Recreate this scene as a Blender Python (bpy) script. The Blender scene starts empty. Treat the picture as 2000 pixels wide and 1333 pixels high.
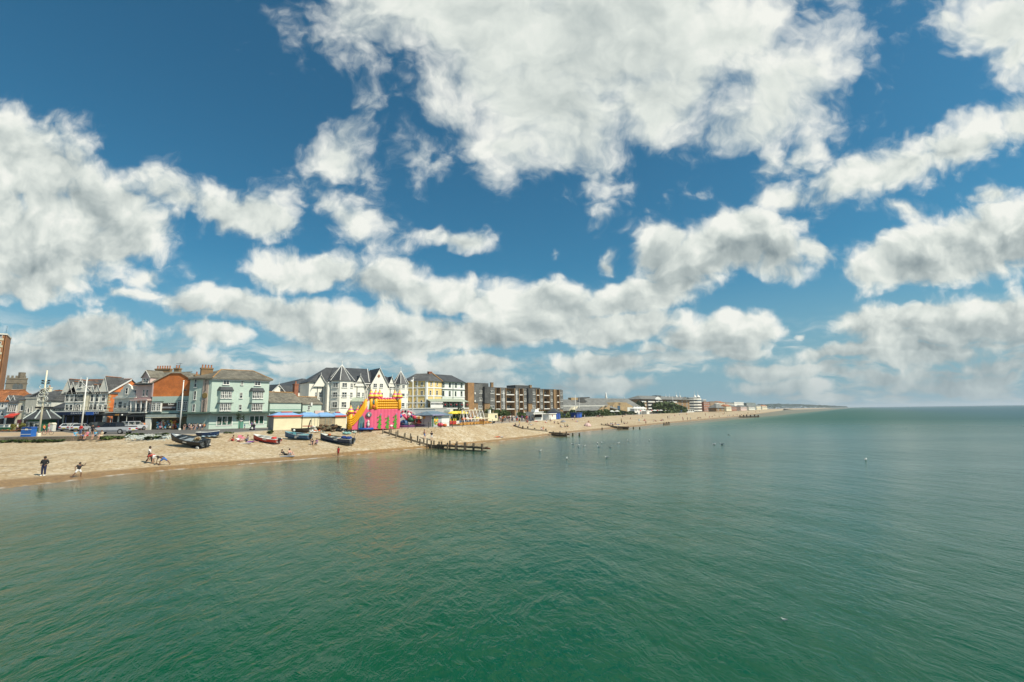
import bpy, bmesh, math, random
from mathutils import Vector, Matrix, Euler
R = math.radians
random.seed(7)
scene = bpy.context.scene
COL = scene.collection

# ------------------------------------------------------------------ camera
EYE = Vector((0, 0, 6.2))
FPX = 930.0
CAMROT = Matrix.Rotation(R(90 + 8.44), 3, 'X') @ Matrix.Rotation(R(-0.78), 3, 'Z')
cd = bpy.data.cameras.new('camera')
cam = bpy.data.objects.new('camera', cd)
COL.objects.link(cam)
cam.matrix_world = Matrix.Translation(EYE) @ CAMROT.to_4x4()
cd.sensor_width = 36.0
cd.lens = FPX / 2000 * 36
cd.clip_start = 0.1
cd.clip_end = 40000
scene.camera = cam
scene.view_settings.view_transform = 'Standard'
scene.view_settings.look = 'None'
scene.view_settings.exposure = 0.22
scene.view_settings.gamma = 1.0
scene.cycles.use_denoising = True
scene.cycles.max_bounces = 6
scene.cycles.diffuse_bounces = 2
scene.cycles.glossy_bounces = 3
scene.cycles.transmission_bounces = 3
scene.cycles.sample_clamp_indirect = 4.0

# ------------------------------------------------------------------ node helpers
class NT:
    def __init__(s, tree):
        s.t = tree
    def n(s, kind, **kw):
        nd = s.t.nodes.new(kind)
        for k, v in kw.items():
            setattr(nd, k, v)
        return nd
    def put(s, sock, v):
        if isinstance(v, bpy.types.NodeSocket):
            s.t.links.new(v, sock)
        elif v is not None:
            if sock.type == 'RGBA' and len(v) == 3:
                v = (*v, 1)
            sock.default_value = v
    def m(s, op, a, b=None, c=None, clamp=False):
        nd = s.n('ShaderNodeMath', operation=op, use_clamp=clamp)
        for i, v in enumerate((a, b, c)):
            s.put(nd.inputs[i], v)
        return nd.outputs[0]
    def vm(s, op, a, b=None, scale=None):
        nd = s.n('ShaderNodeVectorMath', operation=op)
        s.put(nd.inputs[0], a)
        if b is not None: s.put(nd.inputs[1], b)
        if scale is not None: s.put(nd.inputs['Scale'], scale)
        return nd.outputs['Value'] if op in ('DOT_PRODUCT', 'LENGTH', 'DISTANCE') else nd.outputs[0]
    def comb(s, x, y, z=0.0):
        nd = s.n('ShaderNodeCombineXYZ')
        for i, v in enumerate((x, y, z)): s.put(nd.inputs[i], v)
        return nd.outputs[0]
    def sep(s, v):
        nd = s.n('ShaderNodeSeparateXYZ'); s.put(nd.inputs[0], v)
        return nd.outputs
    def mr(s, v, a, b, c=0.0, d=1.0, smooth=True):
        nd = s.n('ShaderNodeMapRange', interpolation_type='SMOOTHSTEP' if smooth else 'LINEAR')
        for i, x in enumerate((v, a, b, c, d)): s.put(nd.inputs[i], x)
        return nd.outputs[0]
    def noise(s, vec, scale, detail=4, rough=0.5, dist=0.0, lac=2.0, out=0, dim='3D'):
        nd = s.n('ShaderNodeTexNoise', noise_dimensions=dim)
        s.put(nd.inputs['Vector'], vec); nd.inputs['Scale'].default_value = scale
        nd.inputs['Detail'].default_value = detail; nd.inputs['Roughness'].default_value = rough
        nd.inputs['Distortion'].default_value = dist; nd.inputs['Lacunarity'].default_value = lac
        return nd.outputs[out]
    def mapping(s, vec, loc=(0, 0, 0), rot=(0, 0, 0), scale=(1, 1, 1), kind='POINT'):
        nd = s.n('ShaderNodeMapping', vector_type=kind)
        s.put(nd.inputs['Vector'], vec)
        nd.inputs['Location'].default_value = loc; nd.inputs['Rotation'].default_value = rot; nd.inputs['Scale'].default_value = scale
        return nd.outputs[0]
    def mix(s, f, a, b, kind='MIX'):
        nd = s.n('ShaderNodeMix', data_type='RGBA', blend_type=kind)
        s.put(nd.inputs[0], f); s.put(nd.inputs[6], a); s.put(nd.inputs[7], b)
        return nd.outputs[2]
    def ramp(s, f, stops):
        nd = s.n('ShaderNodeValToRGB'); s.put(nd.inputs[0], f)
        el = nd.color_ramp.elements
        while len(el) < len(stops): el.new(0.5)
        for e, (p, c) in zip(el, stops):
            e.position = p; e.color = (*c, 1)
        return nd.outputs[0]

# ------------------------------------------------------------------ sky and clouds
SUN_AZ, SUN_EL = 115.0, 50.0            # clockwise from +Y, and above the horizon
SUN_DIR = Vector((math.sin(R(SUN_AZ)) * math.cos(R(SUN_EL)), math.cos(R(SUN_AZ)) * math.cos(R(SUN_EL)), math.sin(R(SUN_EL))))
world = bpy.data.worlds.new('World')
scene.world = world
world.use_nodes = True
wt = world.node_tree
wt.nodes.clear()
W = NT(wt)
# each cloud of the day: centre and size of its lumps as angles of view, seen along the coast (tangent-plane units x 1000)
CLOUDS = [  # x, y, rx, ry, tilt, weight, base (how flat and grey the underside is)
    # great cloud overhead
    (930, 30, 330, 150, 12, 1.15, .1), (1180, 60, 420, 190, -4, 1.25, .1), (1060, 200, 200, 140, 40, 1.15, .1), (1000, 280, 120, 70, 20, .8, .1),
    (1400, 60, 230, 120, 0, 1.0, 0), (1540, 150, 180, 130, -30, .95, 0), (1250, 190, 170, 110, -20, .9, 0), (1150, 290, 110, 60, -20, .6, .1), (1470, 230, 160, 80, -40, .62, 0),
    (640, 90, 70, 50, 35, .35, 0), (690, 30, 110, 90, 30, .7, 0), (1590, 265, 110, 60, -60, .5, 0),(1620, 60, 110, 60, 40, .5, 0), (1500, 290, 70, 50, -60, .5, 0), (1420, 270, 70, 40, -45, .45, 0),
    # small torn clouds under it
    (670, 300, 75, 60, -30, .62, 0), (735, 330, 50, 40, 40, .55, 0), (800, 310, 60, 50, 50, .62, 0), (850, 330, 60, 30, -20, .5, 0), (640, 400, 70, 40, 40, .55, 0), (700, 440, 90, 45, 20, .6, 0),
    (900, 472, 75, 26, 3, .9, .15), (1070, 487, 26, 12, -10, .4, 0),
    # bank at the left
    (60, 330, 190, 110, 30, 1.15, .15), (180, 390, 140, 80, 30, 1.0, .1), (70, 480, 230, 90, -2, 1.15, .25), (250, 470, 130, 70, -10, .85, .15), (40, 550, 160, 50, -4, .95, .3), (460, 420, 130, 52, 13, 1.0, .2), (340, 390, 90, 40, 20, .65, .1), (560, 440, 60, 36, 20, .7, .2), (295, 540, 40, 40, 60, .5, 0), (-120, 400, 200, 220, 0, 1.2, .1),
    # long bank in the middle
    (610, 535, 150, 38, 3, 1.0, .3), (760, 560, 150, 42, 8, .95, .3), (450, 605, 138.0, 33.6, 8, 1.0, .3), (620, 620, 211.6, 40.3, 3, 1.15, .5), (760, 650, 239.2, 42.0, 2, 1.2, .7), (430, 655, 82.8, 21.8, 0, .9, .6), (880, 580, 110.4, 37.8, 5, .95, .3), (270, 580, 82.8, 11.8, 5, .45, .1),
    (1050, 600, 156.4, 50.4, -3, 1.15, .45), (1000, 650, 202.4, 37.8, -4, 1.15, .7), (1240, 580, 156.4, 40.3, -8, 1.05, .4), (1180, 640, 184.0, 33.6, -6, 1.1, .7), (1330, 560, 90, 28, -12, .8, .2),
    # the heaped clouds over the sea
    (1450, 475, 115, 62, -12, 1.35, .75), (1285, 490, 44, 42, 0, 1.15, .35), (1370, 515, 110, 38, -14, 1.2, .8), (1520, 500, 60, 48, 0, 1.0, .5), (1600, 505, 44, 32, 0, .7, .3), (1195, 510, 26, 22, 0, .75, .2),
    (1540, 388, 56, 34, -5, .85, .1), (1740, 330, 150, 62, -18, .95, .1), (1870, 285, 130, 52, -22, .85, .1), (1985, 240, 70, 40, -30, .7, 0), (1660, 375, 60, 22, -10, .6, 0), (1770, 405, 50, 26, 20, .55, 0), (1960, 375, 90, 26, 5, .6, .1),
    (1800, 500, 150, 58, -14, 1.25, .85), (1900, 470, 150, 70, -12, 1.35, .8), (1990, 450, 130, 70, 0, 1.3, .7), (1720, 525, 80, 36, -10, 1.1, .9),
    (1440, 640, 101.2, 42.0, -6, 1.2, .7), (1370, 660, 92.0, 33.6, 0, 1.15, .7), (1430, 690, 64.4, 20.2, 0, .9, .5), (1280, 680, 46.0, 18.5, 0, .7, .4), (1500, 622, 12.9, 10.1, 0, .6, 0), (1562, 655, 14.7, 12.6, 0, .55, 0),
    (1780, 625, 147.2, 35.3, -6, 1.15, .7), (1930, 620, 119.6, 46.2, 0, 1.2, .75), (1800, 660, 138.0, 26.9, 0, 1.0, .8), (1640, 690, 128.8, 21.8, -6, .95, .6), (1800, 690, 184.0, 28.6, 0, .9, .6), (1960, 715, 110.4, 25.2, -5, .85, .6),
    # top right
    (1960, 40, 130, 80, 20, 1.1, .2), (1985, 110, 70, 50, -60, .8, .1), (1860, 30, 50, 36, 0, .75, 0), (1880, 110, 26, 20, -40, .45, 0),
    # low over the roofs and the horizon
    (150, 655, 151.8, 37.0, 3, 1.1, .5), (60, 690, 174.8, 28.6, 0, 1.0, .6), (330, 705, 110.4, 20.2, 0, .8, .5), (150, 725, 276.0, 21.8, 0, .75, .6), (600, 720, 110.4, 18.5, 0, .8, .5), (930, 715, 101.2, 21.8, -2, .9, .5), (900, 745, 138.0, 20.2, 0, .75, .5),
    (1190, 705, 110.4, 23.5, -5, 1.0, .6), (1200, 745, 138.0, 20.2, 0, .8, .6), (1500, 725, 138.0, 18.5, 0, .85, .5), (1560, 755, 239.2, 18.5, 0, .6, .5), (1850, 755, 239.2, 23.5, 0, .65, .5), (450, 745, 156.4, 16.8, 0, .6, .5),
]
tc = W.n('ShaderNodeTexCoord').outputs['Generated']
ax = [CAMROT.col[i] for i in range(3)]
fwd = W.m('MULTIPLY', W.vm('DOT_PRODUCT', tc, tuple(ax[2])), -1.0)
den = W.m('MAXIMUM', fwd, 0.12)
uu = W.m('DIVIDE', W.vm('DOT_PRODUCT', tc, tuple(ax[0])), den)
vv = W.m('DIVIDE', W.vm('DOT_PRODUCT', tc, tuple(ax[1])), den)
uv = W.comb(uu, vv, 0.0)
dz = W.sep(tc)
zc = W.m('MAXIMUM', dz[2], 0.0)
# detail: lumps a little wider than high, as heaped clouds look from the side
q = W.comb(uu, W.m('MULTIPLY', vv, 1.3), 0.0)
warp1 = W.noise(q, 4.0, 4, 0.6, out=1, dim='2D')
warp = W.vm('SCALE', W.vm('SUBTRACT', warp1, (0.5, 0.5, 0.5)), scale=W.mr(zc, 0.0, 0.5, 0.05, 0.12, False))
uvw = W.vm('ADD', uv, warp)
acc = None
for i, (x, y, rx, ry, ang, w, bs) in enumerate(CLOUDS):
    if i % 8 == 7:      # ties each batch to the one before, so the shader's stack stays small
        nd = W.n('ShaderNodeVectorMath', operation='MULTIPLY_ADD')
        W.put(nd.inputs[0], acc); W.put(nd.inputs[1], (1e-9, 1e-9, 1e-9)); W.put(nd.inputs[2], uvw)
        uvw = nd.outputs[0]
    c = ((x - 1000) / FPX, -(y - 666.5) / FPX, 0)
    e = W.mapping(uvw, c, (0, 0, R(-ang)), (1.28 * rx / FPX, 1.28 * ry / FPX, 1), 'TEXTURE')
    d = W.m('MULTIPLY_ADD', W.vm('LENGTH', e), -w, w)
    # underside: grows downward inside the lump
    bb = W.m('MULTIPLY', W.m('MAXIMUM', d, 0.0), W.m('MULTIPLY', W.sep(e)[1], -bs)) if bs > .05 else 0.0
    pair = W.comb(d, bb, 0.0)
    acc = pair if acc is None else W.vm('MAXIMUM', acc, pair)
mask, base = W.sep(acc)[0], W.sep(acc)[1]
# clouds behind the viewer
pl = W.m('ADD', zc, 0.2)
gen = W.m('MULTIPLY_ADD', W.noise(W.comb(W.m('DIVIDE', dz[0], pl), W.m('DIVIDE', dz[1], pl)), 1.1, 3, 0.5, dim='2D'), 2.4, -1.15)
mask = W.m('ADD', W.m('MULTIPLY', mask, W.mr(fwd, .12, .3)), W.m('MULTIPLY', gen, W.mr(fwd, .3, .12)))
mask = W.m('MAXIMUM', mask, -0.8)
fb = W.noise(uvw, 7.0, 8, 0.61, dim='2D')
vor = W.n('ShaderNodeTexVoronoi', feature='SMOOTH_F1', voronoi_dimensions='2D')
W.put(vor.inputs['Vector'], W.vm('ADD', q, W.vm('SCALE', warp1, scale=0.10)))
vor.inputs['Scale'].default_value = 11.0; vor.inputs['Detail'].default_value = 2.0; vor.inputs['Roughness'].default_value = 0.6; vor.inputs['Smoothness'].default_value = 0.5
puff = W.m('SUBTRACT', 0.5, vor.outputs['Distance'])
tex = W.m('ADD', W.m('MULTIPLY', W.m('SUBTRACT', fb, 0.5), 1.8), W.m('MULTIPLY', puff, 0.46))
dens = W.m('ADD', mask, W.m('MULTIPLY', tex, W.mr(mask, -.3, 1.0, 1.05, .6, False)))
dens0 = dens
# thin broken layers low down
low = W.m('MULTIPLY', W.mr(zc, .20, .04), W.mr(W.noise(W.mapping(uvw, scale=(.55, 2.6, 1)), 6.0, 5, .6, dim='2D'), .40, .66, 0, .60))
dens = W.m('MAXIMUM', W.m('SUBTRACT', dens, 0.0), W.m('SUBTRACT', low, .06))
alpha = W.mr(dens, -.04, W.mr(zc, .30, .55, .44, .74, False))
veil = W.m('MULTIPLY', W.mr(W.m('ADD', dens0, W.m('MULTIPLY', W.m('SUBTRACT', fb, .5), .3)), -.18, .30, 0.0, .22), W.mr(zc, .06, .3))
alpha = W.m('SUBTRACT', W.m('ADD', alpha, veil), W.m('MULTIPLY', alpha, veil))
# relief: the same texture a little way towards the sun
fb2 = W.noise(W.vm('ADD', uvw, (0.020, 0.034, 0)), 7.0, 5, 0.55, dim='2D')
relief = W.m('SUBTRACT', fb, fb2)
thick = W.mr(dens, 0.2, 1.2)
sb = W.m('MULTIPLY', base, 1.25)
lum = W.m('SUBTRACT', 0.97, W.m('MULTIPLY', thick, 0.13))
lum = W.m('SUBTRACT', lum, W.m('MULTIPLY', W.m('TANH', W.m('MULTIPLY', sb, 2.4)), 0.31))
lum = W.m('ADD', lum, W.m('MULTIPLY', relief, W.mr(zc, 0.30, .5, 1.0, .55, False)))
lum = W.m('ADD', lum, W.m('MULTIPLY', puff, W.mr(zc, .3, .5, .30, .12)))
lum = W.m('ADD', lum, W.m('MULTIPLY', W.m('SUBTRACT', W.noise(uvw, 2.6, 2, .5, dim='2D'), 0.5), 0.34))
lum = W.m('SUBTRACT', lum, W.mr(zc, .20, .02, 0.0, .14))
lum = W.m('MINIMUM', W.m('MAXIMUM', lum, 0.22), 0.98)
ccol = W.ramp(lum, [(0.0, (.10, .14, .17)), (0.35, (.235, .295, .315)), (0.62, (.47, .53, .52)), (0.85, (.74, .785, .735)), (1.0, (.91, .92, .86))])
# haze of the far air low down takes the contrast out of clouds near the horizon
hz = W.mr(zc, 0.15, 0.0, 0.0, 0.60)
ccol = W.mix(hz, ccol, (.33, .425, .455))
sky = W.n('ShaderNodeTexSky', sky_type='NISHITA', sun_disc=False)
sky.sun_elevation = R(SUN_EL); sky.sun_rotation = R(SUN_AZ)
sky.air_density = 1.0; sky.dust_density = 0.6; sky.ozone_density = 1.6
SKY_STRENGTH = 0.085
skyc = W.mix(1.0, sky.outputs[0], (0.37, 1.0, 1.10), 'MULTIPLY')
skyc = W.vm('SCALE', skyc, scale=SKY_STRENGTH)
skyc = W.mix(W.mr(zc, 0.30, 0.0, 0.0, 0.90), skyc, (.255, .405, .49))
fin = W.mix(alpha, skyc, ccol)
bg = W.n('ShaderNodeBackground')
W.put(bg.inputs['Color'], W.vm('SCALE', fin, scale=10.0))
bg.inputs['Strength'].default_value = 0.087
W.t.links.new(bg.outputs[0], W.n('ShaderNodeOutputWorld').inputs[0])
world.cycles.sampling_method = 'MANUAL'
world.cycles.sample_map_resolution = 512

sl = bpy.data.lights.new('sun', 'SUN')
sl.energy = 5.0; sl.angle = R(0.5); sl.color = (1.0, 0.92, 0.77)
sun = bpy.data.objects.new('sun', sl)
COL.objects.link(sun)
sun.rotation_euler = SUN_DIR.to_track_quat('Z', 'Y').to_euler()
sun.location = (60, -20, 80)

# ------------------------------------------------------------------ places: an angle of view (pixel of a 2000 x 1333 frame) turned into a point on a level or at a distance
def ray(px, py):
    return CAMROT @ Vector(((px - 1000) / FPX, -(py - 666.5) / FPX, -1.0))
def G(px, py, z=3.3):                     # on the level z
    r = ray(px, py); t = (z - EYE.z) / r.z
    return EYE + r * t
def P(px, py, depth):                     # at a distance along +Y
    r = ray(px, py)
    return EYE + r * (depth / r.y)
def Zat(px, py, xy):                      # the height at which the ray passes over the point xy
    r = ray(px, py)
    return EYE.z + r.z * (xy[1] / r.y)
def lerp(a, b, t): return a + (b - a) * t
def table(tab, x, k):
    for p, n in zip(tab, tab[1:]):
        if x <= n[0] or n is tab[-1]:
            t = (x - p[0]) / (n[0] - p[0])
            return lerp(p[k], n[k], t)

# ------------------------------------------------------------------ materials
MATS = {}
def principled(name):
    m = bpy.data.materials.new(name); m.use_nodes = True
    t = NT(m.node_tree)
    b = m.node_tree.nodes['Principled BSDF']
    return m, t, b
def mat(name, col=None, rough=0.75, var=0.18, scale=2.0, bump=0.0, metal=0.0, spec=0.4, fine=0.0):
    """painted or plain surface: base colour with weathering in two sizes"""
    if name in MATS: return MATS[name]
    m, t, b = principled(name)
    co = t.n('ShaderNodeTexCoord').outputs['Object']
    n1 = t.noise(co, scale, 5, 0.6)
    f = t.mr(n1, 0.3, 0.7, 1 - var, 1 + var * .6)
    if fine:
        f = t.m('MULTIPLY', f, t.mr(t.noise(co, scale * 9, 3, .6), .3, .7, 1 - fine, 1 + fine))
    t.put(b.inputs['Base Color'], t.vm('SCALE', tuple(col), scale=f))
    b.inputs['Roughness'].default_value = rough
    b.inputs['Metallic'].default_value = metal
    b.inputs['Specular IOR Level'].default_value = spec
    if bump:
        bp = t.n('ShaderNodeBump'); bp.inputs['Strength'].default_value = bump; bp.inputs['Distance'].default_value = 0.05
        t.put(bp.inputs['Height'], n1); t.put(b.inputs['Normal'], bp.outputs[0])
    MATS[name] = m
    return m
def brick(name, c1, c2, mortar, scale=1.0, w=.24, h=.08, rough=.85):
    if name in MATS: return MATS[name]
    m, t, b = principled(name)
    co = t.n('ShaderNodeTexCoord').outputs['Object']
    x, y, z = t.sep(co)
    v = t.comb(t.m('ADD', x, t.m('MULTIPLY', y, .83)), z, 0.0)
    br = t.n('ShaderNodeTexBrick')
    t.put(br.inputs['Vector'], v)
    t.put(br.inputs['Color1'], c1); t.put(br.inputs['Color2'], c2); t.put(br.inputs['Mortar'], mortar)
    br.inputs['Scale'].default_value = scale; br.inputs['Mortar Size'].default_value = .01
    br.inputs['Brick Width'].default_value = w; br.inputs['Row Height'].default_value = h
    f = t.mr(t.noise(co, .6, 5, .65), .3, .7, .78, 1.15)
    t.put(b.inputs['Base Color'], t.vm('SCALE', br.outputs['Color'], scale=f))
    b.inputs['Roughness'].default_value = rough
    MATS[name] = m
    return m
def slate(name, c, var=.3, w=.5, h=.28):
    if name in MATS: return MATS[name]
    m, t, b = principled(name)
    co = t.n('ShaderNodeTexCoord').outputs['Object']
    x, y, z = t.sep(co)
    v = t.comb(t.m('ADD', x, t.m('MULTIPLY', y, .37)), t.m('MULTIPLY', z, 1.3), 0.0)
    br = t.n('ShaderNodeTexBrick')
    t.put(br.inputs['Vector'], v)
    c1 = [k * (1 - var) for k in c]; c2 = [k * (1 + var) for k in c]
    t.put(br.inputs['Color1'], c1); t.put(br.inputs['Color2'], c2); t.put(br.inputs['Mortar'], [k * .5 for k in c])
    br.inputs['Scale'].default_value = 1; br.inputs['Mortar Size'].default_value = .015
    br.inputs['Brick Width'].default_value = w; br.inputs['Row Height'].default_value = h
    f = t.mr(t.noise(co, .45, 5, .7), .3, .7, .7, 1.25)
    t.put(b.inputs['Base Color'], t.vm('SCALE', br.outputs['Color'], scale=f))
    b.inputs['Roughness'].default_value = .6
    MATS[name] = m
    return m
def glass(name='window_glass', col=(.02, .028, .03)):
    if name in MATS: return MATS[name]
    m, t, b = principled(name)
    oi = t.n('ShaderNodeObjectInfo').outputs['Random']
    co = t.n('ShaderNodeTexCoord').outputs['Object']
    n = t.noise(t.vm('ADD', co, t.comb(t.m('MULTIPLY', oi, 40.), oi, oi)), 1.3, 2, .5)
    curtain = t.m('MULTIPLY', t.mr(n, .5, .56), t.m('GREATER_THAN', oi, .35))
    t.put(b.inputs['Base Color'], t.mix(curtain, col, (.24, .24, .21)))
    b.inputs['Roughness'].default_value = .06
    b.inputs['Specular IOR Level'].default_value = .6
    MATS[name] = m
    return m

def shingle(name='beach_shingle'):
    m, t, b = principled(name)
    co = t.n('ShaderNodeNewGeometry').outputs['Position']
    pz = t.sep(co)[2]
    at = t.n('ShaderNodeAttribute', attribute_name='up').outputs['Fac']       # 0 at the water, 1 at the top of the beach
    n0 = t.noise(co, .12, 5, .6)
    n1 = t.noise(co, 2.4, 7, .78)
    st = t.noise(co, 3.2, 3, .75)
    vo = t.n('ShaderNodeTexVoronoi', feature='F1'); t.put(vo.inputs['Vector'], co); vo.inputs['Scale'].default_value = 3.6
    peb = t.sep(vo.outputs['Color'])[0]
    dry = t.mix(t.mr(n0, .35, .65), (.365, .265, .145), (.425, .33, .20))
    dry = t.mix(t.mr(n1, .35, .7, 0, .38), dry, (.28, .205, .11))
    dry = t.mix(t.m('MULTIPLY', t.mr(t.noise(co, .22, 4, .6), .50, .66), .55), dry, (.50, .44, .325))    # bands of pale flint
    dry = t.mix(t.mr(peb, .55, 1.0, 0, .34), dry, (.66, .60, .48))
    dry = t.mix(t.mr(peb, .4, .0, 0, .45), dry, (.15, .105, .055))
    # drift lines of dark weed along the slope
    ln = t.m('ADD', at, t.m('MULTIPLY', t.m('SUBTRACT', t.noise(co, .16, 4, .6), .5), .22))
    tide = None
    for c, wd, k in ((.30, .014, .75), (.44, .012, .65), (.57, .016, .6), (.22, .012, .5), (.68, .01, .4)):
        d = t.mr(t.m('ABSOLUTE', t.m('SUBTRACT', ln, c)), wd, 0, 0, k)
        tide = d if tide is None else t.m('MAXIMUM', tide, d)
    tide = t.m('MULTIPLY', tide, t.mr(t.noise(co, .75, 5, .8), .50, .60))
    dry = t.mix(tide, dry, (.11, .075, .035))
    wet = t.mix(t.mr(st, .3, .7), (.17, .098, .034), (.33, .20, .075))
    wz = t.m('ADD', pz, t.m('MULTIPLY', t.m('SUBTRACT', n1, .5), .16))
    fw = t.mr(wz, .44, .30)
    foam = t.m('MULTIPLY', t.mr(t.m('ABSOLUTE', t.m('SUBTRACT', pz, .03)), .05, .01), t.mr(t.noise(co, .5, 4, .7), .45, .62, 0, .7))
    t.put(b.inputs['Base Color'], t.mix(foam, t.mix(fw, dry, wet), (.55, .55, .50)))
    t.put(b.inputs['Roughness'], t.mr(fw, 0, 1, .9, .45))
    bp = t.n('ShaderNodeBump'); bp.inputs['Strength'].default_value = .6; bp.inputs['Distance'].default_value = .05
    t.put(bp.inputs['Height'], t.m('ADD', t.m('MULTIPLY', n1, 1.4), t.m('MULTIPLY', peb, .35)))
    t.put(b.inputs['Normal'], bp.outputs[0])
    return m
def paving(name, c, var=.2, sc=.5):
    return mat(name, c, rough=.85, var=var, scale=sc, fine=.12)
def seawater():
    m, t, b = principled('sea_water')
    co = t.n('ShaderNodeNewGeometry').outputs['Position']
    off = t.m('ADD', t.vm('DOT_PRODUCT', co, (.81, -.586, 0)), 61.0)      # metres out from the shore
    off = t.m('ADD', off, t.m('MULTIPLY', t.m('SUBTRACT', t.noise(co, .06, 3, .5), .5), 16))
    deep = t.mix(t.mr(t.noise(co, .018, 4, .55), .35, .65), (.0011, .060, .021), (.0013, .067, .031))
    deep = t.mix(t.m('MULTIPLY', t.mr(t.noise(t.mapping(co, rot=(0, 0, .9), scale=(.3, 1, 1)), .012, 3, .5), .5, .66), .8), deep, (.002, .058, .052))
    deep = t.mix(t.mr(off, 40, 170), deep, (.005, .068, .088))
    col = t.mix(t.mr(off, 24, 2), deep, (.060, .115, .065))
    col = t.mix(t.mr(off, 5, 0), col, (.16, .14, .075))
    t.put(b.inputs['Base Color'], col)
    b.inputs['IOR'].default_value = 1.333; b.inputs['Specular IOR Level'].default_value = .32
    far = t.vm('DISTANCE', co, (0, 0, 6))
    t.put(b.inputs['Roughness'], t.mr(far, 22, 300, .05, .38, False))
    wob = t.vm('ADD', co, t.vm('SCALE', t.noise(co, .5, 3, .5, out=1), scale=1.1))
    a = t.noise(t.mapping(wob, rot=(0, 0, R(14)), scale=(.75, 2.1, 1), kind='TEXTURE'), 1.45, 5, .60)
    c = t.noise(t.mapping(wob, rot=(0, 0, R(-14)), scale=(.8, 1.5, 1), kind='TEXTURE'), 1.0, 4, .55)
    d = t.noise(t.mapping(co, rot=(0, 0, R(20)), scale=(.8, 1.8, 1), kind='TEXTURE'), .26, 3, .5)
    ridge = t.m('SUBTRACT', 1.0, t.m('ABSOLUTE', t.m('MULTIPLY_ADD', a, 2.0, -1.0)))
    h = t.m('ADD', t.m('MULTIPLY', ridge, .10), t.m('ADD', t.m('MULTIPLY', c, .14), t.m('MULTIPLY', d, .40)))
    gust = t.mr(t.noise(t.mapping(co, rot=(0, 0, .5), scale=(.5, 1.4, 1)), .03, 3, .5), .35, .65, .55, 1.2)
    calm = t.m('MULTIPLY', gust, t.mr(off, 2, 22, .35, 1.0))
    bp = t.n('ShaderNodeBump'); t.put(bp.inputs['Strength'], t.m('MULTIPLY', calm, .62)); bp.inputs['Distance'].default_value = 1.0
    t.put(bp.inputs['Height'], h); t.put(b.inputs['Normal'], bp.outputs[0])
    return m

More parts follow.
